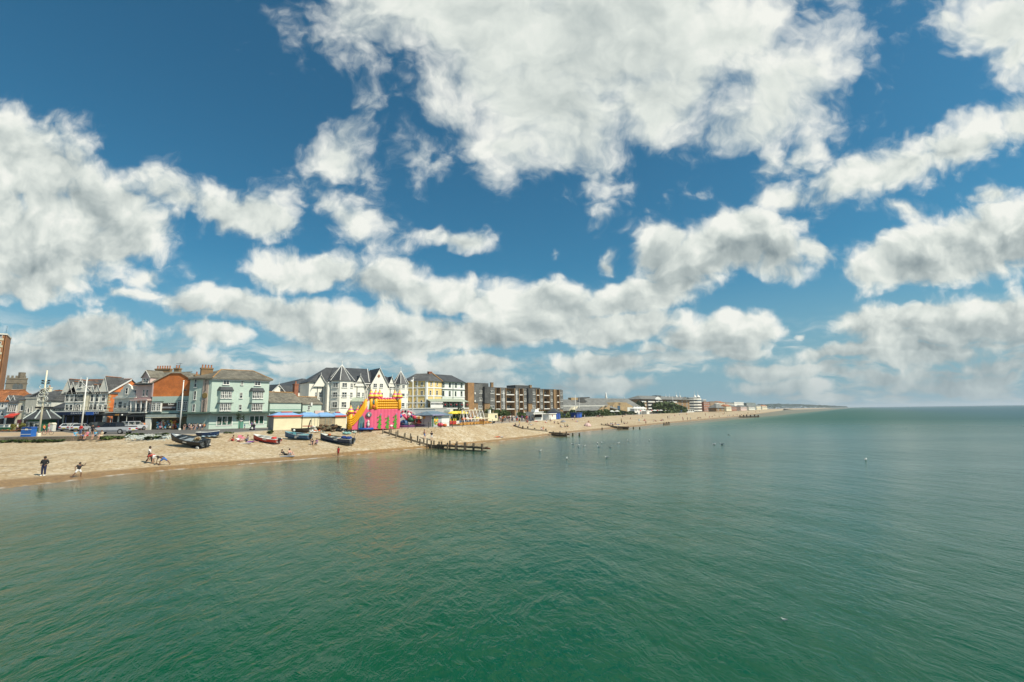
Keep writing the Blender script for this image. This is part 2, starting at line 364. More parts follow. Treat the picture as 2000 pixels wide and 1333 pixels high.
# ------------------------------------------------------------------ mesh helpers
class MB:
    def __init__(s):
        s.v = []; s.f = []; s.mi = []; s.k = 0
    def add(s, verts, faces, xf=None):
        o = len(s.v)
        for p in verts:
            p = Vector(p)
            s.v.append(xf @ p if xf else p)
        for f in faces:
            s.f.append([o + i for i in f]); s.mi.append(s.k)
        return s
    def box(s, x0, y0, z0, x1, y1, z1, xf=None):
        return s.add([(x0, y0, z0), (x1, y0, z0), (x1, y1, z0), (x0, y1, z0), (x0, y0, z1), (x1, y0, z1), (x1, y1, z1), (x0, y1, z1)],
                     [(0, 3, 2, 1), (4, 5, 6, 7), (0, 1, 5, 4), (1, 2, 6, 5), (2, 3, 7, 6), (3, 0, 4, 7)], xf)
    def prism(s, poly, z0, z1, cap=True):
        n = len(poly)
        v = [(p[0], p[1], z0) for p in poly] + [(p[0], p[1], z1) for p in poly]
        f = [(i, (i + 1) % n, n + (i + 1) % n, n + i) for i in range(n)]
        if cap: f += [tuple(range(n - 1, -1, -1)), tuple(range(n, 2 * n))]
        return s.add(v, f)
    def slab(s, poly, y0, y1):       # outline in x,z given depth in y
        n = len(poly)
        v = [(p[0], y0, p[1]) for p in poly] + [(p[0], y1, p[1]) for p in poly]
        f = [(i, (i + 1) % n, n + (i + 1) % n, n + i) for i in range(n)] + [tuple(range(n - 1, -1, -1)), tuple(range(n, 2 * n))]
        return s.add(v, f)
    def face(s, *pts): return s.add(pts, [tuple(range(len(pts)))])
    def thick(s, pts, n, t):         # a plate: polygon pts pushed along n by t
        n = Vector(n) * t; k = len(pts)
        v = [Vector(p) for p in pts] + [Vector(p) + n for p in pts]
        f = [(i, (i + 1) % k, k + (i + 1) % k, k + i) for i in range(k)] + [tuple(range(k - 1, -1, -1)), tuple(range(k, 2 * k))]
        return s.add(v, f)
    def tube(s, pts, r, n=6, closed=False, cap=True):
        pts = [Vector(p) for p in pts]
        rs = r if isinstance(r, (list, tuple)) else [r] * len(pts)
        o = len(s.v); k = len(pts); ref = None
        for i, p in enumerate(pts):
            d = (pts[(i + 1) % k] - pts[i - 1]) if closed else (pts[min(i + 1, k - 1)] - pts[max(i - 1, 0)])
            d = d.normalized() if d.length > 1e-9 else Vector((0, 0, 1))
            if ref is None:
                ref = d.orthogonal().normalized()
                if abs(d.z) < .95: ref = d.cross(Vector((0, 0, 1))).normalized()
            ref = (ref - d * ref.dot(d)).normalized()
            b = d.cross(ref)
            for j in range(n):
                a = 2 * math.pi * j / n
                s.v.append(p + (ref * math.cos(a) + b * math.sin(a)) * rs[i])
        for i in range(k if closed else k - 1):
            i2 = (i + 1) % k
            for j in range(n):
                s.f.append([o + i * n + j, o + i * n + (j + 1) % n, o + i2 * n + (j + 1) % n, o + i2 * n + j]); s.mi.append(s.k)
        if cap and not closed:
            s.f.append([o + j for j in range(n - 1, -1, -1)]); s.mi.append(s.k)
            s.f.append([o + (k - 1) * n + j for j in range(n)]); s.mi.append(s.k)
        return s
    def lathe(s, prof, n=16, c=(0, 0, 0)):
        o = len(s.v); k = len(prof)
        for (r, z) in prof:
            for j in range(n):
                a = 2 * math.pi * j / n
                s.v.append(Vector((c[0] + r * math.cos(a), c[1] + r * math.sin(a), c[2] + z)))
        for i in range(k - 1):
            for j in range(n):
                s.f.append([o + i * n + j, o + i * n + (j + 1) % n, o + (i + 1) * n + (j + 1) % n, o + (i + 1) * n + j]); s.mi.append(s.k)
        s.f.append([o + j for j in range(n - 1, -1, -1)]); s.mi.append(s.k)
        s.f.append([o + (k - 1) * n + j for j in range(n)]); s.mi.append(s.k)
        return s
    def ball(s, c, r, n=10, m=6, sq=(1, 1, 1)):
        prof = [(max(.001, math.sin(math.pi * i / m)) * r, -math.cos(math.pi * i / m) * r) for i in range(m + 1)]
        b = MB().lathe(prof, n)
        return s.add([(c[0] + p.x * sq[0], c[1] + p.y * sq[1], c[2] + p.z * sq[2]) for p in b.v], b.f)
    def loft(s, rings, closed=True, cap=True):
        o = len(s.v); n = len(rings[0])
        for r in rings: s.v.extend(Vector(p) for p in r)
        for i in range(len(rings) - 1):
            for j in range(n if closed else n - 1):
                s.f.append([o + i * n + j, o + i * n + (j + 1) % n, o + (i + 1) * n + (j + 1) % n, o + (i + 1) * n + j]); s.mi.append(s.k)
        if cap:
            s.f.append([o + j for j in range(n - 1, -1, -1)]); s.mi.append(s.k)
            s.f.append([o + (len(rings) - 1) * n + j for j in range(n)]); s.mi.append(s.k)
        return s
    def mesh(s, name, mats, smooth=False):
        me = bpy.data.meshes.new(name)
        me.from_pydata([tuple(p) for p in s.v], [], s.f)
        for m in (mats if isinstance(mats, (list, tuple)) else [mats]): me.materials.append(m)
        if any(s.mi): me.polygons.foreach_set('material_index', s.mi)
        if smooth: me.polygons.foreach_set('use_smooth', [True] * len(me.polygons))
        me.update()
        return me
    def build(s, name, mats, parent=None, smooth=False, loc=None, rz=0):
        return link(name, s.mesh(name, mats, smooth), parent, loc, rz)
def link(name, me, parent=None, loc=None, rz=0):
    o = bpy.data.objects.new(name, me)
    COL.objects.link(o)
    if parent: o.parent = parent
    if loc is not None: o.location = loc
    if rz: o.rotation_euler = (0, 0, rz)
    return o
def tag(o, label, cat, group=None, kind=None):
    if label: o['label'] = label
    if cat: o['category'] = cat
    if group: o['group'] = group
    if kind: o['kind'] = kind
    return o
def thing(name, label, cat, loc, rz=0, group=None):
    o = link(name, None, None, loc, rz)
    o.empty_display_size = .3
    return tag(o, label, cat, group)
def struct(o):
    o['kind'] = 'structure'
    return o
def copy_tree(o, parent=None):
    c = o.copy(); COL.objects.link(c)
    c.parent = parent
    for ch in [x for x in o.children]:
        copy_tree(ch, c)
    return c

# ------------------------------------------------------------------ the ground: sea, beach, promenade, road
WATER = [(-500, 1010), (-150, 971), (0, 955), (100, 944.5), (200, 932), (300, 922), (400, 913.5), (500, 905.5), (600, 897.5), (680, 890), (760, 882), (840, 875), (900, 869.5), (980, 862), (1110, 846.5), (1240, 834.5), (1300, 828), (1400, 819), (1450, 814), (1500, 806.5), (1530, 801.8)]
EDGE = [(-500, 875.0, 2.6), (-150, 866.5, 2.6), (0, 864.3, 2.6), (110, 863, 2.6), (210, 859, 2.75), (260, 852.5, 3.0), (380, 849, 3.22), (450, 846.2, 3.25), (535, 841.3, 3.25), (600, 840.5, 3.25), (677, 837.5, 3.25), (785, 837, 3.22), (870, 835, 3.22), (900, 833, 3.22), (960, 828.5, 3.22), (1000, 825.6, 3.22), (1060, 822.5, 3.22), (1100, 818.5, 3.22), (1200, 812.5, 3.22), (1300, 808, 3.22), (1400, 803.7, 3.22), (1480, 800.6, 3.22), (1530, 799.1, 3.22)]
xs = []
x = -500.0
while x < 1530: xs.append(x); x += 9 if x > -20 else 40
xs.append(1530.0)
NR = 34
rows = []
rnd = random.Random(3)
import mathutils
for x in xs:
    w = G(x, table(WATER, x, 1), 0.0); ez = table(EDGE, x, 2); e = G(x, table(EDGE, x, 1), ez)
    d = (e - w); d.z = 0
    un = d.normalized()
    col = [(w - un * 40 + Vector((0, 0, -3)), -.3), (w - un * 6 + Vector((0, 0, -.55)), -.1)]
    for i in range(NR + 1):
        t = i / NR
        p = w.lerp(e, t)
        prof = t ** .9 + .05 * math.sin(t * math.pi)
        p.z = ez * prof
        if 0 < i < NR:
            amp = .07 * min(1, t * 5) * min(1, (1 - t) * 6)
            p.z += amp * mathutils.noise.fractal(Vector((p.x * .22, p.y * .22, 0)), 1, 2, 4)
            p.z += .03 * min(1, t * 9) * math.sin(p.x * .55 + 2 * mathutils.noise.noise(Vector((p.x * .1, p.y * .1, 1)))) * (1 - t)
        if t < .16: p.z += .05 * mathutils.noise.noise(Vector((p.x * .45, p.y * .45, 7))) + .03 * mathutils.noise.noise(Vector((p.x * 1.7, p.y * 1.7, 3)))
        col.append((p, t))
    rows.append(col)
mb = MB(); up = []
n = len(rows[0])
for col in rows:
    for p, t in col: mb.v.append(p); up.append(t)
for i in range(len(rows) - 1):
    for j in range(n - 1):
        mb.f.append([i * n + j, (i + 1) * n + j, (i + 1) * n + j + 1, i * n + j + 1]); mb.mi.append(0)
beach_me = mb.mesh('beach', shingle(), True)
at = beach_me.attributes.new('up', 'FLOAT', 'POINT'); at.data.foreach_set('value', up)
beach = struct(link('beach', beach_me))
from mathutils.bvhtree import BVHTree
BVH = BVHTree.FromPolygons([tuple(v) for v in mb.v], mb.f)
def B(px, py):                            # on the beach under that angle of view
    r = ray(px, py)
    hit = BVH.ray_cast(EYE, r.normalized())
    return hit[0] if hit[0] is not None else G(px, py, 3.3)
def ground_z(x, y):
    hit = BVH.ray_cast(Vector((x, y, 50)), Vector((0, 0, -1)))
    return hit[0].z if hit[0] is not None else 3.3

sm = MB()
sm.add([(-9000, -3000, 0), (16000, -3000, 0), (16000, 16000, 0), (-9000, 16000, 0)], [(0, 1, 2, 3)])
sea = struct(sm.build('sea', seawater()))

# promenade sheet: from the head of the beach inland
gm = MB()
ep = [G(x, table(EDGE, x, 1), table(EDGE, x, 2)) for x in xs]
hd = [Vector((1240, 2050, 3.3)), Vector((2060, 3150, 3.3)), Vector((2850, 4400, 3.3))]
for i, p in enumerate(ep + hd):
    q0 = p + Vector((0, 0, 0)); q1 = p + Vector((-.5, .87, 0)) * .9; q1.z = 3.3
    if i < len(ep) and xs[i] < 262: q1 = p + Vector((0, 1, 0)) * .55; q1.z = 3.3
    q2 = p + Vector((-2200, 3800, 0)); q2.z = 3.3
    gm.v += [q0, q1, q2]
for i in range(len(ep + hd) - 1):
    for j in range(2):
        gm.f.append([i * 3 + j, (i + 1) * 3 + j, (i + 1) * 3 + j + 1, i * 3 + j + 1]); gm.mi.append(0)
sk = ep[-1:] + hd
skm = MB().loft([[tuple(p) for p in sk], [(p.x + 30, p.y - 16, -.6) for p in sk]], closed=False, cap=False)
skme = skm.mesh('point', bpy.data.materials['beach_shingle']); ska = skme.attributes.new('up', 'FLOAT', 'POINT'); ska.data.foreach_set('value', [.9] * 4 + [0.] * 4)
struct(link('far_beach', skme))
prom = struct(gm.build('promenade', paving('promenade_paving', (.30, .265, .215))))
def sheet(name, pts, m, z):
    return struct(MB().face(*[tuple(G(x, y, z)) for x, y in pts]).build(name, m))
sheet('road', [(165, 849.3), (262, 848.2), (385, 847.6), (450, 844.6), (532, 840), (560, 836.2), (420, 837.8), (300, 838.2), (120, 840.6), (-200, 843.5), (-200, 846.0), (120, 843.8)], paving('road_asphalt', (.115, .11, .10)), 3.304)
sheet('path', [(-250, 855.2), (0, 852.6), (110, 852.2), (165, 849.4), (120, 844.0), (0, 845.4), (-250, 848)], paving('path_paving', (.42, .31, .19)), 3.306)

# ------------------------------------------------------------------ building kit
Z0 = 3.3
WHITE = mat('white_paint', (.74, .73, .68), .6, .08, .8)
CREAM = mat('cream_render', (.70, .64, .47), .75, .10, .5)
GLASS = glass()
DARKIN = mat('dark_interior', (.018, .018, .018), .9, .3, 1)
SLATE = slate('slate_roof', (.085, .085, .082))
SLATEB = slate('weathered_slate_roof', (.155, .14, .105))
SLATED = slate('dark_slate_roof', (.050, .054, .058), .2)
TILEO = slate('orange_tile_roof', (.36, .135, .045), .25, .3, .25)
TEAL = mat('pale_teal_render', (.47, .57, .49), .75, .07, .35, fine=.04)
TEALD = mat('teal_green_paint', (.10, .27, .20), .6, .12, .6)
LEAD = mat('dark_green_lead', (.035, .065, .05), .6, .25, 1)
RIDGE = mat('lichen_ridge_tile', (.36, .20, .075), .8, .3, 2)
BRICKO = brick('orange_brick', (.70, .19, .038), (.60, .155, .03), (.50, .20, .07))
BRICKY = brick('buff_brick', (.28, .17, .075), (.22, .125, .05), (.24, .17, .10))
BRICKR = brick('red_brick', (.33, .105, .05), (.27, .08, .04), (.3, .17, .1))
GREYW = mat('grey_white_render', (.66, .66, .59), .8, .14, .5)
PINKW = mat('faded_pink_render', (.62, .47, .43), .8, .14, .5)
POT = mat('terracotta', (.42, .16, .07), .8, .2, 3)
IRON = mat('dark_iron', (.025, .028, .03), .55, .2, 3)

class Face:
    """a vertical plane of a building, seen from outside: x to the right, y inward, z up"""
    def __init__(s, root, A, Bp, z=Z0):
        s.root = root
        d = Vector((Bp.x - A.x, Bp.y - A.y, 0)); s.L = d.length; s.d = d.normalized()
        s.n = Vector((s.d.y, -s.d.x, 0))          # outward
        s.A = Vector((A.x, A.y, z))
        M = Matrix(((s.d.x, -s.n.x, 0), (s.d.y, -s.n.y, 0), (0, 0, 1)))
        s.W = Matrix.Translation(s.A) @ M.to_4x4()
        s.loc = Vector((0, 0, 0)); s.rz = 0
        rl = Vector(root.location); rr = root.rotation_euler.z
        Ri = Matrix.Rotation(-rr, 4, 'Z') @ Matrix.Translation(-rl)
        s.M = Ri @ s.W                              # face to root
        s.loc = s.M.translation; s.rz = math.atan2(s.d.y, s.d.x) - rr
    def f(s, px, py, y=0.0):                        # where the angle of view meets the plane (y metres inside)
        r = ray(px, py); n = s.n
        o = s.A - n * y
        t = (o - EYE).dot(n) / r.dot(n)
        p = s.W.inverted() @ (EYE + r * t)
        return p.x, p.z
    def put(s, name, me, x=0, y=0, z=0, parent=None):
        o = link(name, me, s.root)
        o.location = s.M @ Vector((x, y, z)); o.rotation_euler = (0, 0, s.rz)
        return o
    def part(s, name, mb, mats, smooth=False):      # mb in face coordinates
        o = mb.build(name, mats, s.root, smooth)
        o.location = s.loc; o.rotation_euler = (0, 0, s.rz)
        return o
WCACHE = {}
def window_meshes(w, h, style, fm):
    w = round(w, 1); h = round(h, 1)
    k = (w, h, style, fm.name)
    if k in WCACHE: return WCACHE[k]
    t = min(.11, w * .1); m = MB(); p = MB()
    a, b = -w / 2, w / 2
    m.box(a, -.09, 0, a + t, .02, h).box(b - t, -.09, 0, b, .02, h).box(a + t, -.09, h - t, b - t, .02, h).box(a + t, -.09, 0, b - t, .02, t)
    m.box(a - .1, -.2, -.1, b + .1, .02, -.003)                      # sill
    nx, nz = {'sash': (1, 2), 'bars': (max(2, round(w / .45)), 4), 'two': (2, 2), 'three': (3, 1), 'plain': (1, 1), 'wide': (3, 2)}[style]
    for i in range(1, nx):
        x = a + w * i / nx; m.box(x - .045, -.075, t, x + .045, 0, h - t)
    for i in range(1, nz):
        z = h * i / nz; m.box(a + t, -.07, z - .035, b - t, .005, z + .035)
    p.box(a + t * .5, -.03, t * .5, b - t * .5, .015, h - t * .5)
    WCACHE[k] = (m.mesh('window', fm), p.mesh('pane', GLASS))
    return WCACHE[k]
def win(face, x0, x1, z0, z1, style='sash', fm=None, y=0, label=None):
    fr, pn = window_meshes(max(.3, x1 - x0), max(.4, z1 - z0), style, fm or WHITE)
    o = face.put('window', fr, (x0 + x1) / 2, y, z0)
    link('pane', pn, o)
    if label: o['label'] = label
    return o
def winpx(face, r, style='sash', fm=None, y=0, zoom=None):
    if zoom: ox, oy, s = zoom; r = (ox + r[0] / s, oy + r[1] / s, ox + r[2] / s, oy + r[3] / s)
    cx, cy = (r[0] + r[2]) / 2, (r[1] + r[3]) / 2
    x0, _ = face.f(r[0], cy, y); x1, _ = face.f(r[2], cy, y)
    _, z1 = face.f(cx, r[1], y); _, z0 = face.f(cx, r[3], y)
    return win(face, x0, x1, z0, z1, style, fm, y)
def chimney(parent, x, y, z, w, d, h, m, pots=2, potm=None):
    c = MB().box(x - w / 2, y - d / 2, z, x + w / 2, y + d / 2, z + h).box(x - w / 2 - .1, y - d / 2 - .1, z + h - .3, x + w / 2 + .1, y + d / 2 + .1, z + h - .05).build('chimney', m, parent)
    for i in range(pots):
        px = x + (i + .5 - pots / 2) * (w / pots)
        MB().lathe([(.17, 0), (.13, .55), (.17, .62), (.17, .7)], 8, (px, y, z + h)).build('chimney_pot', potm or POT, c)
    return c
def ridge_bar(root, p, q, m=RIDGE, w=.16, name='ridge_tiles'):
    return MB().tube([p, q], w, 6).build(name, m, root)
def hip_roof(x0, y0, x1, y1, ze, zr, hip, over=.4, gable=False, th=.18):
    """ridge along x; hip = how far the ridge ends stand in from the walls"""
    m = MB()
    a, b, c, d = (x0 - over, y0 - over, ze), (x1 + over, y0 - over, ze), (x1 + over, y1 + over, ze), (x0 - over, y1 + over, ze)
    ym = (y0 + y1) / 2
    r0, r1 = (x0 + hip[0], ym, zr), (x1 - hip[1], ym, zr)
    lo = [(p[0], p[1], p[2] - th) for p in (a, b, c, d)]
    m.add([a, b, c, d, r0, r1] + lo, [(0, 1, 5, 4), (1, 2, 5), (2, 3, 4, 5), (3, 0, 4), (0, 6, 7, 1), (1, 7, 8, 2), (2, 8, 9, 3), (3, 9, 6, 0), (6, 9, 8, 7)])
    return m
def gable_end(x0, x1, ze, zr, y0, y1, m):           # triangular wall along y at x0..x1
    ym = (y0 + y1) / 2
    return m.add([(x0, y0, ze), (x0, y1, ze), (x0, ym, zr), (x1, y0, ze), (x1, y1, ze), (x1, ym, zr)], [(0, 2, 1), (3, 4, 5), (0, 1, 4, 3), (1, 2, 5, 4), (0, 3, 5, 2)])
def front_gable(face, xc, zb, w, hgt, y0, depth, wallm, roofm, name='gable', finial=True, over=.25, vm=None, vt=1.0, fo=.25):
    """small steep gable on the eaves: wall, slopes with white verge boards"""
    g = MB().slab([(xc - w / 2, zb), (xc + w / 2, zb), (xc, zb + hgt)], y0, y0 + .3)
    o = face.part(name, g, wallm)
    s = w / 2 + over; t = hgt * s / (w / 2)
    rf = MB()
    for sg in (-1, 1):
        p = [(xc + sg * s, y0 - fo, zb + hgt - t), (xc, y0 - fo, zb + hgt + .02), (xc, y0 + depth, zb + hgt + .02), (xc + sg * s, y0 + depth, zb + hgt - t)]
        rf.thick(p if sg > 0 else p[::-1], (0, 0, 1), .12)
    r = face.part('gable_roof', rf, roofm)
    vb = MB()
    for sg in (-1, 1):
        vb.thick([(xc + sg * s, y0 - fo - .09, zb + hgt - t - .12 * vt), (xc, y0 - fo - .09, zb + hgt - .1 * vt), (xc, y0 - fo - .09, zb + hgt + .10 * vt), (xc + sg * s, y0 - fo - .09, zb + hgt - t + .08 * vt)], (0, 1, 0), .08)
    if finial: vb.tube([(xc, y0 - fo - .05, zb + hgt - .2), (xc, y0 - fo - .05, zb + hgt + .75)], .06, 5)
    face.part('verge_board', vb, vm or WHITE)
    return o
def railing(face, x0, x1, z, h=1.0, y=-1.3, m=None, step=.5, name='railing'):
    r = MB()
    r.box(x0, y - .03, z + h - .06, x1, y + .03, z + h).box(x0, y - .03, z + .08, x1, y + .03, z + .14)
    x = x0
    while x <= x1 + .01: r.box(x - .025, y - .02, z, x + .025, y + .02, z + h - .06); x += step
    return face.part(name, r, m or IRON)
def canopy(face, x0, x1, z, depth=2.2, m=None, th=.25, posts=0, pm=None, drop=.5):
    c = MB().thick([(x0, .0, z + drop), (x1, .0, z + drop), (x1, -depth, z), (x0, -depth, z)][::-1], (0, 0, 1), .06)
    c.box(x0, -depth - .06, z - th, x1, -depth, z + .05)
    o = face.part('canopy', c, m or LEAD)
    if posts:
        for i in range(posts):
            x = x0 + .1 + (x1 - x0 - .2) * i / (posts - 1)
            face.part('canopy_post', MB().tube([(x, -depth + .1, 0), (x, -depth + .1, z - th + .02)], .06, 6), pm or IRON)
    return o
def new_building(label, A, Bp, name='building', cat='building', group=None):
    d = Bp - A
    root = thing(name, label, cat, (A.x, A.y, Z0), math.atan2(d.y, d.x), group)
    return root, Face(root, A, Bp)
class ZM:                                           # a magnified part of the view
    def __init__(s, ox, oy, k): s.o = (ox, oy, k)
    def __call__(s, x, y): return s.o[0] + x / s.o[2], s.o[1] + y / s.o[2]

# ------------------------------------------------------------------ 1. the teal corner hotel
z3 = ZM(360, 690, 8.33)
A = P(414.5, 745, 105); Bq = P(526.5, 745, 113.5); C = P(371.5, 745, 105.6)
root, F = new_building('pale teal corner hotel with hipped slate roof and white bay windows', A, Bq, 'corner_hotel', 'hotel')
SF = Face(root, C, A)
HE = F.f(414.5, 738)[1]
L = F.L
Dp = 13.0
li = lambda v: (root.matrix_basis.inverted() @ Vector((v.x, v.y, Z0)))
root_inv = lambda v: Matrix.Rotation(-root.rotation_euler.z, 3, 'Z') @ (Vector((v.x, v.y, 0)) - Vector((root.location.x, root.location.y, 0)))
c_l = root_inv(C)
back = [Vector((L, Dp)), Vector((c_l.x * .75, Dp))]
MB().prism([(0, 0), (L, 0), (L, Dp), (c_l.x + 3, Dp), (c_l.x, c_l.y)], 0, HE).build('wall', TEAL, root)
zr = F.f(431, 721.5, 5)[1]
o_ = .55
ev = [(-.1, -o_, HE), (L + o_, -o_, HE), (L + o_, Dp, HE), (c_l.x + 2, Dp + .5, HE), (c_l.x - o_, c_l.y - .6, HE)]
r0x = F.f(433, 722, 5)[0]; r1x = F.f(496, 725, 5)[0]
rp = [(r0x, 5.5, zr), (r1x, 5.5, zr)]
rm = MB().add(ev + rp + [(p[0], p[1], p[2] - .3) for p in ev], [(0, 1, 6, 5), (1, 2, 6), (2, 3, 5, 6), (3, 4, 5), (4, 0, 5)] + [(i, 7 + i, 7 + (i + 1) % 5, (i + 1) % 5) for i in range(5)] + [(11, 10, 9, 8, 7)])
roof = rm.build('roof', SLATEB, root)
for p, q2 in ((ev[0], rp[0]), (ev[1], rp[1]), (rp[0], rp[1])): MB().tube([p, q2], .13, 6).build('ridge_tiles', RIDGE, roof)
F.part('eaves_board', MB().box(-.05, -.32, HE - .55, L + .05, -.003, HE - .3), WHITE)
x, _ = SF.f(404, 722, 2.5); zz = SF.f(404, 733, 2.5)[1]
v = SF.M @ Vector((x, 2.5, 0))
chimney(root, v.x, v.y, zz - 1.0, 2.3, 1.0, SF.f(404, 719, 2.5)[1] - zz + 1.0, BRICKY, 4)
v = SF.M @ Vector((.6, 1.0, 0)); chimney(root, v.x, v.y, HE - .5, .8, .8, 1.3, BRICKY, 1)
for r in ((630, 428, 735, 515), (1145, 445, 1240, 530)): winpx(F, r, 'two', zoom=z3.o)
for r in ((920, 430, 962, 520), (900, 640, 947, 735), (885, 835, 935, 930)): winpx(F, r, 'sash', zoom=z3.o)
for (a, b) in (((572, 610, 800, 735), (555, 818, 785, 942)), ((1092, 625, 1305, 740), (1078, 822, 1292, 938))):
    x0, zt = F.f(*z3(a[0], a[1]), -.7); x1, _ = F.f(*z3(a[2], a[1]), -.7)
    _, zm0 = F.f(*z3(a[0], a[3]), -.7); _, zm1 = F.f(*z3(b[0], b[1]), -.7); _, zb = F.f(*z3(b[0], b[3]), -.7)
    y = -.75
    F.part('bay', MB().prism([(x0 - .1, 0), (x0 + .25, y), (x1 - .25, y), (x1 + .1, 0)], zb - .25, zt + .05), TEAL)
    hm = MB().prism([(x0 - .3, 0), (x0 + .1, y - .3), (x1 - .1, y - .3), (x1 + .3, 0)], zt + .05, zt + .16)
    k = [(x0 - .3, 0, zt + .16), (x0 + .1, y - .3, zt + .16), (x1 - .1, y - .3, zt + .16), (x1 + .3, 0, zt + .16)]
    k2 = [(x0 + .1, 0, zt + .9), (x0 + .35, -.4, zt + .85), (x1 - .35, -.4, zt + .85), (x1 - .1, 0, zt + .9)]
    hm.loft([k, k2], closed=False, cap=False); hm.face(k2[0], k2[1], k2[2], k2[3])
    F.part('bay_roof', hm, SLATED)
    F.part('bay_cornice', MB().box(x0 - .15, y - .2, zm1 + .02, x1 + .15, -.003, zm1 + .15), SLATED)
    for (lo, hi) in ((zm0, zt), (zb, zm1)):
        w3 = (x1 - x0 - .56) / 3
        for i in range(3): win(F, x0 + .28 + i * w3, x0 + .28 + (i + 1) * w3, lo, hi - .05, 'bars' if False else 'two', y=y)
zc1 = F.f(*z3(700, 965))[1]
canopy(F, 0, L + 1.5, zc1 - .2, 1.3, LEAD, .16, 0, drop=.3)
canopy(SF, -1, SF.L + .4, zc1 - .2, 1.3, LEAD, .16, 0, drop=.3)
SHOPG = glass('green_shop_glass', (.02, .06, .045))
def shopfront(face, x0, x1, z0, z1, n, fm=WHITE, gm=SHOPG, y=0, name='shop_window'):
    m = MB(); w = x1 - x0
    m.box(x0, y - .1, z1 - .14, x1, y + .02, z1).box(x0, y - .1, z0, x1, y + .02, z0 + .14)
    for i in range(n + 1):
        x = x0 + (w - .14) * i / n; m.box(x, y - .095, z0 + .14, x + .14, y + .02, z1 - .14)
    o = face.part(name, m, fm)
    q_ = MB().box(x0 + .05, y - .03, z0 + .05, x1 - .05, y + .015, z1 - .05).build('pane', gm, o)
    return o
for r in ((515, 1022, 790, 1185), (1050, 1015, 1300, 1165)):
    a = F.f(*z3(r[0], r[3])); b = F.f(*z3(r[2], r[1]))
    shopfront(F, a[0], b[0], max(a[1], .7), min(b[1], zc1 - .45), 3)
a = F.f(*z3(925, 1075)); dm = MB().lathe([(.5, 0), (.5, .06), (.42, .08)], 16)
ds = F.put('round_sign', dm.mesh('round_sign', WHITE), a[0], -.1, a[1]); ds.rotation_euler = (R(90), 0, F.rz)
F.part('door', MB().box(a[0] - .5, -.06, .05, a[0] + .5, .01, 2.0), TEALD)
F.part('plinth_band', MB().box(0, -.05, 1.0, L, -.002, 1.08), TEALD)
for r in ((380, 741, 384.5, 757), (378.5, 764.5, 383.5, 781), (376.5, 790, 381, 804)): winpx(SF, r, 'sash')
# vertical sign board on the side wall with worn lettering and a round emblem
BOARD = mat('faded_pink_board', (.52, .40, .32), .8, .15, 1.2)
SIGNK = mat('sign_black', (.04, .035, .03), .7, .2, 3)
BRASS = mat('ochre_emblem', (.26, .18, .06), .6, .25, 6)
x0 = SF.f(395.8, 770)[0]; x1 = SF.f(406.5, 770)[0]; zb = zc1 + .15
sb_ = SF.part('sign_board', MB().box(x0, -.12, zb, x1, -.004, HE - .45), BOARD)
sb_['label'] = 'tall faded pink sign board with round emblem on side wall'
xc = (x0 + x1) / 2
ze = SF.f(401.5, 773)[1]
em = MB().lathe([(.62, 0), (.62, .1), (.5, .12)], 20); em2 = MB().lathe([(.36, .1), (.36, .16)], 16)
e1 = em.build('emblem', BRASS, sb_, loc=(xc, -.12, ze)); e1.rotation_euler = (R(90), 0, 0)
def stroke(m, pts, w=.05, y=-.17):
    m.tube([(p[0], y, p[1]) for p in pts], w, 4)
for (dz_, kind) in ((3.9, 'c'), (3.2, 's'), (2.5, 'l'), (1.9, 'l'), (1.2, 'j'), (-1.2, 'c'), (-1.8, 's'), (-2.4, 'c'), (-2.95, 'l'), (-3.5, 'b')):
    z = ze + dz_; lt = MB()
    if kind == 'c': stroke(lt, [(xc + .18, z + .18), (xc - .05, z + .24), (xc - .2, z), (xc - .02, z - .2), (xc + .18, z - .12)])
    elif kind == 's': stroke(lt, [(xc + .16, z + .22), (xc - .14, z + .12), (xc + .14, z - .08), (xc - .16, z - .22)])
    elif kind == 'l': stroke(lt, [(xc + .02, z + .3), (xc - .04, z - .3)])
    elif kind == 'j': stroke(lt, [(xc + .06, z + .35), (xc + .04, z - .15), (xc - .14, z - .3), (xc - .24, z - .1)])
    else: stroke(lt, [(xc - .15, z + .25), (xc - .15, z - .25), (xc + .12, z - .18), (xc - .12, z), (xc + .1, z + .15), (xc - .15, z + .25)])
    lt.build('letter', SIGNK, sb_)

# ------------------------------------------------------------------ 2. orange brick gable house with shop below
z2 = ZM(180, 690, 7.405)
A = P(297.5, 775, 109); Bq = P(374.5, 775, 109)
root, F = new_building('house with big orange brick gable above a pale teal shop front', A, Bq, 'brick_house', 'house')
L = F.L
zt = F.f(297, 775)[1]
F.part('shop_wall', MB().box(0, 0, 0, L, 4, zt), TEAL)
gp = [F.f(x, y, .6) for x, y in ((297.6, 775), (374.5, 772.4), (374.7, 744), (354, 728.2), (335, 728.2), (299, 746.8))]
gp[0] = (gp[0][0], zt); gp[1] = (L, zt); gp[2] = (L, gp[2][1])
F.part('wall', MB().slab(gp, .6, 6.5), BRICKO)
vg = MB()
for a, b in ((gp[5], gp[4]), (gp[4], gp[3]), (gp[3], gp[2])):
    n = Vector((-(b[1] - a[1]), 0, b[0] - a[0])).normalized()
    vg.thick([(a[0], .45, a[1]), (a[0], 7.2, a[1]), (b[0], 7.2, b[1]), (b[0], .45, b[1])], n, .16)
rfo = F.part('roof', vg, SLATEB)
vb = MB()
for a, b in ((gp[5], gp[4]), (gp[4], gp[3]), (gp[3], gp[2])):
    vb.thick([(a[0], .40, a[1] - .15), (b[0], .40, b[1] - .15), (b[0], .40, b[1] + .2), (a[0], .40, a[1] + .2)], (0, 1, 0), .045)
F.part('verge', vb, mat('mortar_verge', (.38, .34, .26), .85, .2, 2))
